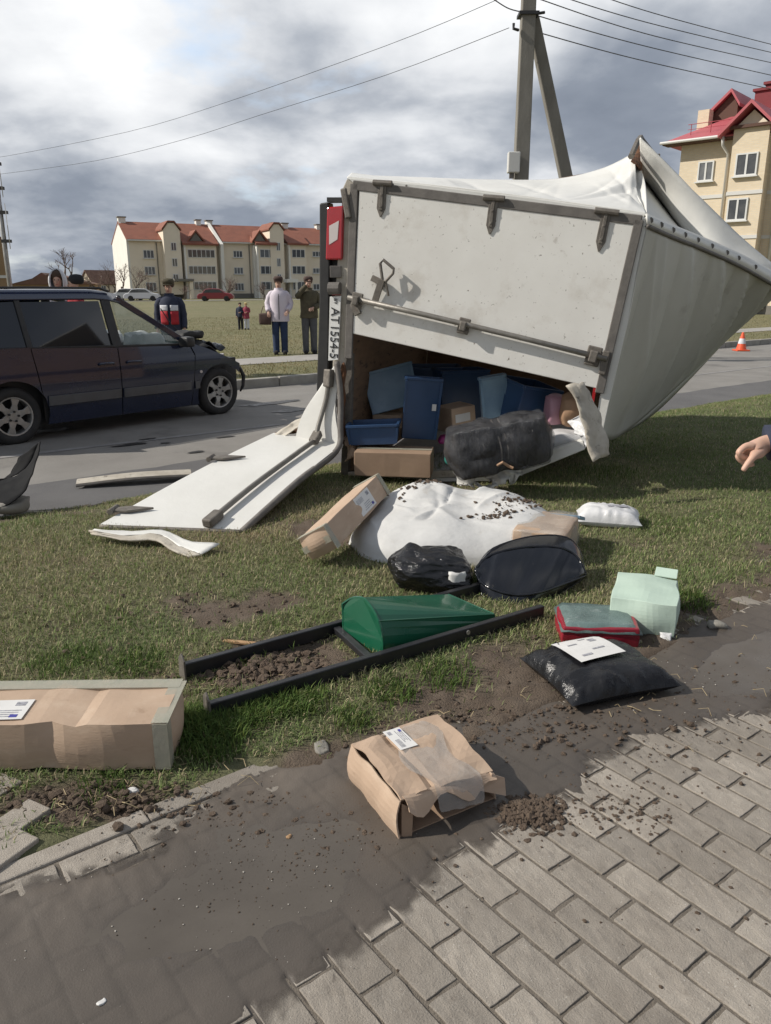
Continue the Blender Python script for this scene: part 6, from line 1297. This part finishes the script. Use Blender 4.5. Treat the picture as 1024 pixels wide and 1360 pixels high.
# ---------------------------------------------------------------- buildings
pm('render_cream', (0.78, 0.69, 0.555), (0.72, 0.635, 0.51), .6, 0.9)
pm('render_white_and_lit', (0.76, 0.74, 0.68), (0.70, 0.68, 0.62), .6, 0.9)  # white render, also the sunlit tone painted on gable and bay flanks
pm('roof_tile', (0.26, 0.095, 0.058), (0.205, 0.075, 0.047), .8, 0.8, bump=.4, bscale=6, spots=[((0.16, 0.07, 0.045), 1.5, .55, .75)])
pm('roof_red', (0.45, 0.10, 0.115), (0.39, 0.085, 0.10), 1.0, 0.5, bump=.2, bscale=4)
pm('chimney_red', (0.20, 0.012, 0.02), (0.16, 0.01, 0.016), 1.0, 0.55)
pm('window_glass', (0.05, 0.055, 0.062), (0.11, 0.112, 0.112), 1.6, 0.1, spec=.7, orand=.5)
pm('window_frame', (0.62, 0.62, 0.60), None, 1, 0.5)
pm('plinth', (0.20, 0.185, 0.16), (0.16, 0.15, 0.13), 1, 0.9)
pm('gutter', (0.60, 0.59, 0.56), None, 1, 0.5)
pm('dark_wood', (0.10, 0.05, 0.035), None, 2, 0.8)
m = pm('yellow_brick', (0.56, 0.42, 0.24), (0.50, 0.37, 0.21), 3, 0.9)
nt = m.node_tree; b = nt.nodes['Principled BSDF']; bt = nt.nodes.new('ShaderNodeTexBrick'); tcn = nt.nodes.new('ShaderNodeTexCoord'); mp = nt.nodes.new('ShaderNodeMapping'); mp.inputs['Rotation'].default_value = (R(90), 0, 0)
nt.links.new(tcn.outputs['Object'], mp.inputs[0]); nt.links.new(mp.outputs[0], bt.inputs['Vector']); bt.inputs['Scale'].default_value = 1.0
for k_, v_ in (('Color1', (.70, .585, .42, 1)), ('Color2', (.64, .53, .375, 1)), ('Mortar', (.62, .56, .46, 1)), ('Mortar Size', .012), ('Brick Width', .26), ('Row Height', .1)): bt.inputs[k_].default_value = v_
nt.links.new(bt.outputs['Color'], b.inputs['Base Color'])
class Facade:
    def __init__(s, label, px0, Y0, phi, name='apartment_building'):
        o = at(px0, 382, Y0); s.o = Vector((o.x, o.y, 0)); s.phi = phi; s.d = Vector((math.cos(phi), math.sin(phi), 0)); s.t = thing(name, label, 'building', s.o, phi)
    def L(s, px, out=0.0):           # metres along the facade (pushed out towards the viewer) seen in picture column px
        k = (px - 512) / F_ * _c; o = s.o + Vector((math.sin(s.phi), -math.cos(s.phi), 0)) * out
        return (k * o.y - o.x) / (s.d.x - k * s.d.y)
    def Z(s, px, py, out=0.0):
        l_ = s.L(px, out); p = s.o + s.d * l_ + Vector((math.sin(s.phi), -math.cos(s.phi), 0)) * out; return at(px, py, p.y).z
    def part(s, name, mb, mat, parent=None, **k): return mb.build(name, mat, parent or s.t, world=False, **k)
    def block(s, name, x0, x1, y0, y1, z0, z1, mat, parent=None, **k):
        mb = MB(); mb.box(((x0 + x1) / 2, (y0 + y1) / 2, (z0 + z1) / 2), (x1 - x0, y1 - y0, z1 - z0)); return s.part(name, mb, mat, parent, **k)
    def window(s, x0, x1, z0, z1, y, n=2, sill=True, frame='window_frame', fw=.07):
        mb = MB()
        for a2, b2, c2, d2 in ((x0, x1, z0, z0 + fw), (x0, x1, z1 - fw, z1), (x0, x0 + fw, z0 + fw, z1 - fw), (x1 - fw, x1, z0 + fw, z1 - fw)): mb.box(((a2 + b2) / 2, y - .03, (c2 + d2) / 2), (b2 - a2, .08, d2 - c2))
        for k in range(1, n): x = x0 + (x1 - x0) * k / n; mb.box((x, y - .03, (z0 + z1) / 2), (fw * 1.2, .078, z1 - z0 - 2 * fw))
        if sill: mb.box(((x0 + x1) / 2, y - .09, z0 - .04), (x1 - x0 + .2, .24, .07))
        w_ = s.part('window', mb, frame); mb = MB(); mb.box(((x0 + x1) / 2, y - .015, (z0 + z1) / 2), (x1 - x0 - fw, .04, z1 - z0 - fw)); s.part('pane', mb, 'window_glass', w_); return w_
B = Facade('long cream three storey apartment block with orange red tiled roof across the lawn', 176, 114, R(27))
D = 13.0; EZ = B.Z(176, 319); LX = B.L(470); MY = 5.6; RZ = B.Z(200, 297, -MY)
B.block('wall', 0, LX, 0, D, .7, EZ, 'render_cream'); B.block('plinth', -.05, LX + .05, -.05, D, -.1, .7, 'plinth')
mb = MB(); mb.slab([(-.3, 0, EZ * 0 + .7), (-.3, 0, EZ), (-.3, MY, RZ + .25), (-.3, D, EZ), (-.3, D, .7)], (.3, 0, 0)); B.part('gable_wall', mb, 'render_white_and_lit')  # whiter than the facade: its sunlit brightness is put into the colour
rf = MB(); rf.slab([(-.35, -.5, EZ - .05), (-.35, MY, RZ), (-.35, D + .5, EZ - .05), (-.35, D + .5, EZ + .15), (-.35, MY, RZ + .2), (-.35, -.5, EZ + .15)], (LX + .7, 0, 0)); roof = B.part('roof', rf, 'roof_tile')
B.block('eaves_gutter', -.3, LX, -.62, -.45, EZ - .08, EZ + .10, 'gutter')
for py0, py1 in ((332, 343), (354, 365), (375, 387)):
    B.window(B.L(194), B.L(208), B.Z(200, py1), B.Z(200, py0), 0, 3)
    B.window(B.L(312), B.L(324), B.Z(318, py1 - 1), B.Z(318, py0 + 1), 0, 3)
    B.window(B.L(416), B.L(428), B.Z(422, py1 - 2), B.Z(422, py0 + 2), 0, 3)
    B.window(B.L(440), B.L(450), B.Z(445, py1 - 2), B.Z(445, py0 + 2), 0, 3)
def drain(px, out=.0): 
    x = B.L(px); mb = MB(); mb.tube([Vector((x, -.12 - out, .3)), Vector((x, -.12 - out, EZ - .2))], .07, 6); B.part('drainpipe', mb, 'plinth')
drain(212); drain(333)
def tower(p0, p1, wpx, out, top_py, mat='render_cream'):
    x0, x1 = B.L(p0, out), B.L(p1, out); zt = B.Z((p0 + p1) / 2, 306, out); za = B.Z((p0 + p1) / 2, top_py, out); xm = (x0 + x1) / 2
    mb = MB(); mb.slab([(x0, -out, .6), (x1, -out, .6), (x1, -out, zt), (xm + .35 * (x1 - xm), -out, za), (xm - .35 * (x1 - xm), -out, za), (x0, -out, zt)], (0, out + 4.0, 0)); tw = B.part('stair_tower', mb, mat)
    for py0, py1 in ((322, 333), (343, 354), (364, 375)): B.window(B.L(wpx[0], out), B.L(wpx[1], out), B.Z(wpx[0], py1, out), B.Z(wpx[0], py0, out), -out, 2, sill=False)
    mb = MB(); mb.slab([(x0 - .2, -out - .2, zt), (xm - .35 * (x1 - xm), -out - .2, za + .1), (xm + .35 * (x1 - xm), -out - .2, za + .1), (x1 + .2, -out - .2, zt), (x1 + .2, -out - .2, zt + .2), (xm + .4 * (x1 - xm), -out - .2, za + .3), (xm - .4 * (x1 - xm), -out - .2, za + .3), (x0 - .2, -out - .2, zt + .2)], (0, out + 4, 0)); B.part('tower_roof', mb, 'roof_tile', roof)
tower(222, 244, (231, 238), 1.6, 296); tower(361, 379, (369, 374), 1.6, 298)
def balcony(p0, p1, out, bands, dormer=None, nw=5):
    x0, x1 = B.L(p0, out), B.L(p1, out); zt = B.Z(p0, 325, out)
    B.block('balcony_bay', x0, x1, -out, 0, .0, zt, 'render_cream'); B.block('lit_bay_flank', x0 - .25, x0, -out - .1, .0, .0, zt, 'render_white_and_lit')  # flank coloured whiter than the bay to paint in the sunlight on it
    mb = MB(); mb.slab([(x0 - .5, -out - .5, zt - .05), (x1 + .3, -out - .5, zt - .05), (x1 + .3, -out - .5, zt + .2), (x0 - .5, -out - .5, zt + .2)], (0, .3, 0)); mb.add([(x0 - .5, -out - .5, zt + .2), (x1 + .3, -out - .5, zt + .2), (x1 + .3, 2.0, zt + 2.0), (x0 - .5, 2.0, zt + 2.0)], [(0, 1, 2, 3)]); B.part('bay_roof', mb, 'roof_tile', roof)
    for py0, py1 in bands: B.window(x0 + .25, x1 - .25, B.Z(p0, py1, out), B.Z(p0, py0, out), -out, nw, sill=False)
    if dormer:
        a2, b2 = B.L(dormer[0], out), B.L(dormer[1], out); z0 = zt + .3; m_ = (a2 + b2) / 2; hz_ = B.Z(dormer[0], 308, out)
        mb = MB(); mb.slab([(a2, -out + .3, z0), (b2, -out + .3, z0), (m_, -out + .3, hz_)], (0, 3.0, 0)); dm = B.part('dormer', mb, 'plinth', roof)
        mb = MB(); mb.slab([(a2 - .25, -out + .1, z0 - .05), (m_, -out + .1, hz_ + .05), (b2 + .25, -out + .1, z0 - .05), (b2 + .25, -out + .1, z0 + .2), (m_, -out + .1, hz_ + .35), (a2 - .25, -out + .1, z0 + .2)], (0, 3.2, 0)); B.part('dormer_roof', mb, 'roof_tile', roof)
bd = ((331, 342), (353, 364), (374, 385))
balcony(250, 290, 1.5, bd, (255, 275), 6); balcony(345, 367, 1.5, bd, (340, 357), 3); balcony(387, 408, 1.5, bd, None, 3)
x = B.L(296, 1.7); mb = MB(); mb.slab([(x, -1.7, 0), (x, -1.7, EZ - .3), (x, MY, RZ + .6), (x, D, EZ), (x, D, 0)], (.45, 0, 0)); B.part('fire_wall', mb, 'render_white_and_lit')
x = B.L(338, .5); B.block('pier', x, x + .5, -.6, 0, 0, EZ - .3, 'render_white_and_lit')
for px, w_, yy in ((157, 1.0, MY), (268, .7, MY), (283, .9, MY + .4), (366, .8, MY), (380, 1.0, MY), (424, .8, MY), (448, .8, MY)):
    x = B.L(px, -MY) if px > 170 else .2; mb = MB(); mb.box((x, yy, RZ + .15), (w_, 1.0, 1.1)); ch = B.part('chimney', mb, 'render_white_and_lit', roof); mb = MB(); mb.box((x, yy, RZ + .77), (w_ + .25, 1.25, .14)); B.part('chimney_cap', mb, 'plinth', roof)
x0, x1 = B.L(232, 3.2), B.L(258, 3.2); B.block('entrance_canopy', x0, x1, -3.4, -1.4, 2.4, 2.75, 'plinth'); B.block('canopy_post', x1 - .6, x1 - .1, -3.2, -2.8, 0, 2.39, 'render_cream')
x0, x1 = B.L(381, 3.0), B.L(396, 3.0); B.block('entrance_porch', x0, x1, -3.2, -1.4, 2.3, 2.8, 'render_white_and_lit'); B.block('canopy_post', x1 - .4, x1 - .1, -3.1, -2.8, 0, 2.29, 'render_white_and_lit')

# yellow brick block at the right
Q = Facade('yellow brick apartment building with bright red metal roof at the right', 887, 52, R(-42))
EZ = Q.Z(887, 189) ; LX = 22.0; D = 12
Q.block('wall', 0, LX, 0, D, .5, EZ, 'yellow_brick'); Q.block('plinth', -.04, LX, -.04, D, -.1, .5, 'plinth')
MY = 6.0; RZ = Q.Z(1000, 133, -6.0)
mb = MB(); mb.add([(-.9, -.8, EZ - .1), (LX, -.8, EZ - .1), (LX, MY, RZ), (3.4, MY, RZ), (-.9, D + .6, EZ - .1), (LX, D + .6, EZ - .1)], [(0, 1, 2, 3), (0, 3, 4), (3, 2, 5, 4)]); qroof = Q.part('roof', mb, 'roof_red', solid=.12)
mb = MB(); mb.box((LX / 2 - .45, -.35, EZ - .16), (LX + .9, .9, .08)); Q.part('soffit', mb, 'dark_wood')
mb = MB(); mb.tube([Vector((-1.0, -.9, EZ - .08)), Vector((Q.L(947) - .3, -.9, EZ - .08))], .09, 8); Q.part('gutter', mb, 'gutter')
for py0, py1, px0, px1 in ((214, 241, 911, 931), (274, 301, 905, 925)): Q.window(Q.L(px0), Q.L(px1), Q.Z(921, py1), Q.Z(921, py0), -.02, 2, fw=.09)
out = .9; x0, x1 = Q.L(951, out), Q.L(996, out); xm = (x0 + x1) / 2; zt = Q.Z(975, 168, out); za = Q.Z(977, 138, out)
mb = MB(); mb.slab([(x0, -out, .5), (x1, -out, .5), (x1, -out, zt), (x0, -out, zt)], (0, out + .1, 0)); Q.part('projecting_bay', mb, 'yellow_brick')
mb = MB(); mb.slab([(x0 + .1, -out + .05, zt + .1), (x1 - .1, -out + .05, zt + .1), (xm, -out + .05, za - .25)], (0, 3, 0)); Q.part('bay_gable', mb, 'render_cream')
mb = MB(); mb.slab([(x0 - .7, -out - .6, zt - .45), (xm, -out - .6, za), (x1 + .7, -out - .6, zt - .45), (x1 + .7, -out - .6, zt - .25), (xm, -out - .6, za + .2), (x0 - .7, -out - .6, zt - .25)], (0, 6.2, 0)); Q.part('bay_roof', mb, 'roof_red', qroof)
mb = MB(); mb.beam(Vector((x0 - .2, -out - .12, zt + .05)), Vector((x1 + .2, -out - .12, zt + .05)), .25, .16); Q.part('bay_cornice', mb, 'dark_wood')
for py0, py1, px0, px1 in ((203, 234, 958, 986), (263, 293, 954, 980), (322, 350, 950, 976)): Q.window(Q.L(px0, out), Q.L(px1, out), Q.Z(970, py1, out), Q.Z(970, py0, out), -out - .02, 2, fw=.09)
for z_ in (Q.Z(970, 256, out), Q.Z(970, 315, out)):
    mb = MB(); mb.box((xm, -out - .03, z_), (x1 - x0 + .06, .05, .2)); Q.part('string_course', mb, 'gutter')
    mb = MB(); mb.box((x0 / 2, -.03, z_), (x0, .05, .2)); Q.part('string_course', mb, 'gutter'); mb = MB(); mb.box(((x1 + LX) / 2, -.03, z_), (LX - x1, .05, .2)); Q.part('string_course', mb, 'gutter')
def pipe(x, y):
    mb = MB(); mb.tube([Vector((x - .05, -.9, EZ - .1)), Vector((x - .05, -.8, EZ - .55)), Vector((x + .1, y, EZ - 1.0)), Vector((x + .1, y, .3))], .09, 8); Q.part('drainpipe', mb, 'gutter', smooth=True)
pipe(x0 - .55, -.14); pipe(x1 + .5, -.14)
for k in range(4):
    for zz_ in (0, 1, 2, 3): 
        xa = x1 + 2.2 + k * 3.2; Q.window(xa, xa + 1.5, EZ - 2.6 - zz_ * 2.8, EZ - 1.1 - zz_ * 2.8, -.02, 2, fw=.09)
# attic gable and chimney on the red roof
yd = 3.2; xl, xr, xp = Q.L(916, -yd), Q.L(952, -yd), Q.L(944, -yd); zl, zr, zp = Q.Z(916, 160, -yd), Q.Z(952, 140, -yd), Q.Z(944, 124, -yd)
mb = MB(); mb.slab([(xl, yd, zl - .5), (xr, yd, zr - 1.0), (xr, yd, zr), (xp, yd, zp), (xl, yd, zl)], (0, 3.0, 0)); Q.part('attic_gable', mb, 'dark_wood', qroof)
mb = MB(); mb.slab([(xl - .3, yd - .3, zl - .1), (xp, yd - .3, zp + .05), (xr + .2, yd - .3, zr - .1), (xr + .2, yd - .3, zr + .1), (xp, yd - .3, zp + .25), (xl - .3, yd - .3, zl + .1)], (0, 3.6, 0)); Q.part('attic_roof', mb, 'roof_red', qroof)
x_ = Q.L(913, -2.6); z_ = Q.Z(913, 147, -2.6); mb = MB(); mb.box((x_, 2.6, z_ - .8), (.7, .7, 1.6)); Q.part('vent_stack', mb, 'yellow_brick', qroof)
for (p0, p1, pt, dd) in ((976, 1003, 120, 4.6), (988, 1010, 111, 6.0)):
    xa, xb = Q.L(p0, -dd), Q.L(p1, -dd); z_ = Q.Z((p0 + p1) / 2, pt, -dd); mb = MB(); mb.box(((xa + xb) / 2, dd, z_ - 1.0), (xb - xa, 1.2, 2.0)); mb.box(((xa + xb) / 2, dd, z_), (xb - xa + .25, 1.45, .15)); Q.part('chimney', mb, 'chimney_red', qroof)
mb = MB()
for k in range(5): x = .4 + k * 1.2; mb.tube([Vector((x, .2, EZ + .4)), Vector((x, .2, EZ + 1.0))], .025, 4)
mb.tube([Vector((.2, .2, EZ + .98)), Vector((5.6, .2, EZ + .98))], .02, 4); mb.tube([Vector((.2, .2, EZ + .7)), Vector((5.6, .2, EZ + .7))], .015, 4); Q.part('snow_guard', mb, 'roof_red', qroof)
# corner of a brown house and a small yellow gabled house at the left
pm('tan_wall', (0.30, 0.20, 0.11), (0.25, 0.165, 0.09), 1, .9); pm('brown_roof', (0.16, 0.085, 0.06), (0.12, 0.065, 0.045), 1, .85)
Hh = Facade('tan brick house end wall at the far left edge', -90, 58, R(26), 'house'); x1 = Hh.L(13); z_ = Hh.Z(8, 318)
Hh.block('wall', 0, x1, 0, 8, 0, z_, 'tan_wall'); Hh.block('string_course', -.05, x1 + .05, -.05, .0, z_ * .45, z_ * .45 + .2, 'gutter')
mb = MB(); mb.box((x1 / 2, 4, z_ + .1), (x1 - .1, 7.9, .2)); Hh.part('roof', mb, 'brown_roof')
Hh.window(.8, 2.0, 1.2, 2.6, -.02)
Hs = Facade('small yellow house with steep brown roof far behind the minivan', 124, 190, R(48), 'house'); w_ = 5.0
Hs.block('wall', 0, 9, 0, 6, 0, 2.4, 'yellow_brick')
mb = MB(); mb.slab([(0, 0, 2.4), (0, 3, 5.2), (0, 6, 2.4)], (9, 0, 0)); Hs.part('gable', mb, 'yellow_brick')
mb = MB(); mb.slab([(-.3, -.4, 2.2), (-.3, 3, 5.35), (-.3, 6.4, 2.2), (-.3, 6.4, 2.4), (-.3, 3, 5.6), (-.3, -.4, 2.4)], (9.6, 0, 0)); Hs.part('roof', mb, 'brown_roof'); Hs.window(2, 3.2, .9, 2.0, -.02)
for (px, Y_, w2, h2, lb) in ((25, 120, 12, 3.6, 'low dark shed roof far left of the small yellow house'), (45, 125, 5, 3.8, 'rounded dark hut roof left of the person in white hood')):
    S_ = Facade(lb, px - 10, Y_, R(10), 'shed'); S_.block('wall', 0, w2, 0, 5, 0, h2 * .6, 'tan_wall'); mb = MB(); mb.slab([(-.3, -.3, h2 * .55), (w2 / 2, -.3, h2), (w2 + .3, -.3, h2 * .55)], (0, 6, 0)); S_.part('roof', mb, 'brown_roof')

# ---------------------------------------------------------------- bare trees and shrubs
pm('bark', (0.11, 0.085, 0.065), (0.08, 0.062, 0.05), 8, .95); pm('twig', (0.19, 0.135, 0.11), (0.14, 0.10, 0.085), 5, .95)
def bare_tree(label, loc, h, seed, stems=1, spread=.55, depth=5, name='bare_tree', r0=.035):
    r = random.Random(seed); t = thing(name, label, 'tree' if stems == 1 else 'shrub', loc, 0, 'bare trees and shrubs in front of the houses'); tr, tw = MB(), MB()
    def grow(p, d, l_, rad, k):
        q = p + d * l_; mid_ = p.lerp(q, .5) + Vector((r.uniform(-1, 1), r.uniform(-1, 1), 0)) * l_ * .06
        (tr if k >= depth - 1 else tw).tube([p, mid_, q], [rad, rad * .85, rad * .7], 5 if k >= depth - 1 else 3, caps=False)
        if k == 0: return
        for _ in range(r.choice((2, 3, 3)) if k > 1 else 3):
            nd = (d + Vector((r.gauss(0, spread), r.gauss(0, spread), r.gauss(.12, spread * .5)))).normalized(); grow(p.lerp(q, r.uniform(.55, 1.0)), nd, l_ * r.uniform(.62, .85), rad * .58, k - 1)
    for s_ in range(stems): grow(Vector((r.uniform(-.3, .3) * (stems > 1), r.uniform(-.3, .3) * (stems > 1), 0)), Vector((r.gauss(0, .25 * (stems > 1)), r.gauss(0, .25 * (stems > 1)), 1)).normalized(), h * .32, h * r0 / (1 if stems == 1 else 2), depth)
    tr.build('trunk', 'bark', t, world=False, fix=False); tw.build('crown', 'twig', t, world=False, fix=False)
for k, (px, Y_, h, stems, nm, lb) in enumerate([(93, 98, 7.0, 1, 'bare_tree', 'leafless tree showing above the hooded person behind the minivan'), (150, 104, 5.4, 2, 'bare_shrub', 'bare pinkish shrub before the sunlit white gable wall'), (163, 102, 5.2, 1, 'bare_tree', 'small leafless tree at left front corner of cream block'), (182, 100, 5.0, 2, 'bare_shrub', 'bare shrub below the first window column of cream block'), (200, 103, 3.6, 3, 'bare_shrub', 'low bare shrub left of the navy jacketed man'), (272, 101, 3.0, 4, 'bare_shrub', 'bushy bare shrub right of the entrance canopy'), (300, 100, 3.8, 4, 'bare_shrub', 'reddish bare bush beside the far red car'), (352, 105, 2.8, 4, 'bare_shrub', 'low bush left of the woman in lilac jacket'), (245, 105, 2.6, 3, 'bare_shrub', 'low bare shrub below the entrance canopy'), (130, 112, 5.0, 2, 'bare_shrub', 'bare shrub between small yellow house and cream block')]):
    p = at(px, 395, Y_); p.z = 0; bare_tree(lb, p, h, k + 3, stems, name=nm, depth=5 if stems < 3 else 4)
pm('hedge', (0.05, 0.055, 0.03), (0.035, 0.04, 0.02), 5, 1.0, bump=.8, bscale=8, bdist=.1)
# ---------------------------------------------------------------- parked cars by the block
def small_car(label, px, Y_, mat, rz, L_=4.2):
    p = at(px, 395, Y_); p.z = 0.02; t = thing('parked_car', label, 'car', p, rz, 'cars parked by the cream block')
    prof = [(-.5, .25), (-.5, .62), (-.46, .82), (-.36, .92), (-.26, 1.36), (-.08, 1.44), (.12, 1.40), (.27, .96), (.46, .82), (.5, .6), (.5, .25)]
    mb = MB(); mb.slab([(x * L_, -.82, z) for x, z in prof], (0, 1.64, 0)); mb.build('body', mat, t, world=False, bevel=.08)
    for y in (-.825, .815): mb = MB(); mb.slab([(x * L_, y, z) for x, z in ((-.34, .95), (-.25, 1.32), (-.08, 1.37), (.11, 1.34), (.24, .97))], (0, .01, 0)); mb.build('side_window', 'window_glass', t, world=False)
    for x in (-.30, .31):
        for y in (-.78, .78): mb = MB(); mb.lathe([(.001, -.1), (.2, -.1), (.30, -.09), (.31, 0), (.30, .09), (.2, .1), (.001, .1)], 16, Matrix.Translation((x * L_, y, .30)) @ Matrix.Rotation(R(90), 4, 'X')); mb.build('wheel', 'tyre', t, world=False)
pm('car_white', (.65, .65, .66), None, 2, .3, coat=.5); pm('car_red', (.24, .02, .03), None, 2, .3, coat=.5)
small_car('white car parked left in front of the cream block', 189, 97, 'car_white', R(10)); small_car('dark red car parked in front of the cream block', 287, 95, 'car_red', R(4)); small_car('white van-like car half hidden behind bare shrubs', 172, 101, 'car_white', R(12))
# ---------------------------------------------------------------- concrete utility pole with strut, wires
pb = at(684, 400, 18.6); pb.z = 0
pole = thing('utility_pole', 'tall concrete power pole with slanting strut behind the wreck', 'pole', pb)
top_z = 11.2
def taper(mb, a2, b2, w0, w1, d0, d1):
    mb.hexa([a2 + Vector(q) for q in ((-w0, -d0, 0), (w0, -d0, 0), (w0, d0, 0), (-w0, d0, 0))] + [b2 + Vector(q) for q in ((-w1, -d1, 0), (w1, -d1, 0), (w1, d1, 0), (-w1, d1, 0))]); return mb
taper(MB(), pb, pb + Vector((0, 0, top_z)), .175, .13, .16, .12).build('post', 'concrete', pole, bevel=.02)
zt = at(704, 20, 18.6).z; sb = at(752, 238, 19.2); s_top = at(707, 22, 18.8); s_dir = (sb - s_top) / (s_top.z - sb.z); s_bot = s_top + s_dir * s_top.z
taper(MB(), s_bot, s_top, .16, .13, .13, .11).build('strut', 'concrete', pole, bevel=.02)
mb = MB(); mb.box((pb.x, pb.y, zt), (.42, .38, .06)); mb.tube([Vector((pb.x - .15, pb.y - .1, zt - .05)), Vector((pb.x + .35, pb.y, zt + .05))], .03, 6); mb.build('clamp', 'black_plastic', pole)
bx_ = at(682, 216, 18.35); mb = MB(); mb.box(bx_, (.26, .2, .42)); eb = mb.build('meter_box', 'gutter', pole, bevel=.02)
mb = MB(); mb.box(bx_ + Vector((-.03, 0, -.27)), (.1, .08, .1)); mb.build('cable_gland', 'gasket', eb)
ins = at(682, 38, 18.45); mb = MB(); mb.tube([ins + Vector((.12, .1, 0)), ins, ins + Vector((0, 0, .1))], .03, 6); mb.build('insulator', 'black_plastic', pole); 
def wire(label, pts, rad=.011, n=24, sag=0.0):
    P_ = crv(pts, n); mb = MB(); mb.tube(P_, rad, 4); one('overhead_wire', mb, 'black_plastic', label, 'wire', group='overhead wires')
top = lambda px, py: at(px, py, 18.6)
wire('lower overhead wire running left from the pole', [at(676, 37, 18.5), at(512, 100, 24), at(345, 153, 29), at(245, 185, 32), at(130, 213, 36), at(10, 230, 40), at(-60, 238, 44)], .007)
wire('upper overhead wire running left from the pole', [at(700, -20, 18.5), at(657, 1, 19.5), at(512, 61, 24), at(300, 136, 31), at(170, 175, 35), at(10, 207, 40), at(-60, 216, 44)], .007)
wire('short wire dropping to the pole clamp from upper left', [at(640, -12, 19.5), at(657, 0, 19.2), at(675, 11, 18.9), at(693, 16, 18.5)], .012)
for k, (a2, m2, b2, lb) in enumerate([((705, -40), (870, 18), (1060, 68), 'topmost of the five wires leaving the pole to the right'), ((700, -20), (860, 30), (1060, 78), 'second highest wire leaving the pole to the right'), ((705, -5), (870, 48), (1060, 91), 'middle one of the five wires right of the pole'), ((704, 18), (860, 62), (1060, 108), 'fourth wire from the top right of the pole'), ((704, 40), (860, 82), (1060, 126), 'lowest of the five wires right of the pole')]):
    wire(lb, [at(*a2, 18.6), at(*m2, 24), at(*b2, 32)], .012)
# road sign seen edge-on at the left
sp = at(13, 378, 14.0); sp.z = 0
sg = thing('road_sign', 'steel sign post with two signs seen edge-on at the left edge', 'sign', sp)
mb = MB(); mb.tube([sp, sp + Vector((0, 0, 4.3))], .04, 10); mb.build('post', 'alloy', sg, smooth=True)
SV = Vector((-.42, .90, 0)).normalized()
def plate_(z0, z1, dx, lb, w_):
    mb = MB(); zc = (z0 + z1) / 2; mb.slab([sp + SV * (q * w_) + Vector((dx, 0, z)) for q, z in ((-1, zc), (-.7, z1), (.7, z1), (1, zc), (.7, z0), (-.7, z0))], (.012, 0, 0)); o = mb.build('sign_plate', 'alloy', sg)
    for z in (z0 + .12, z1 - .12): mb = MB(); mb.box(sp + Vector((dx / 2, 0, z)), (abs(dx) + .06, .09, .05)); mb.build('sign_clamp', 'black_plastic', sg)
plate_(at(6, 260, 14).z, at(6, 207, 14).z, .075, '', .35); plate_(at(12, 330, 14).z, at(8, 272, 14).z, .085, '', .35)
# ---------------------------------------------------------------- traffic cone
pm('cone_orange', (.72, .10, .03), (.62, .08, .025), 6, .5)
cp = g(984, 466, -.15); t = thing('traffic_cone', 'orange traffic cone with white band standing on the far side of road', 'cone', cp)
mb = MB(); mb.box((0, 0, .02), (.36, .36, .04)); mb.build('base', 'cone_orange', t, world=False, bevel=.015)
mb = MB(); mb.lathe([(.14, .04), (.10, .2)], 20); mb.lathe([(.07, .34), (.03, .5), (.02, .51)], 20); mb.build('cone_body', 'cone_orange', t, world=False, smooth=False)
mb = MB(); mb.lathe([(.102, .2), (.072, .34)], 20); mb.build('white_band', 'white_cloth', t, world=False)
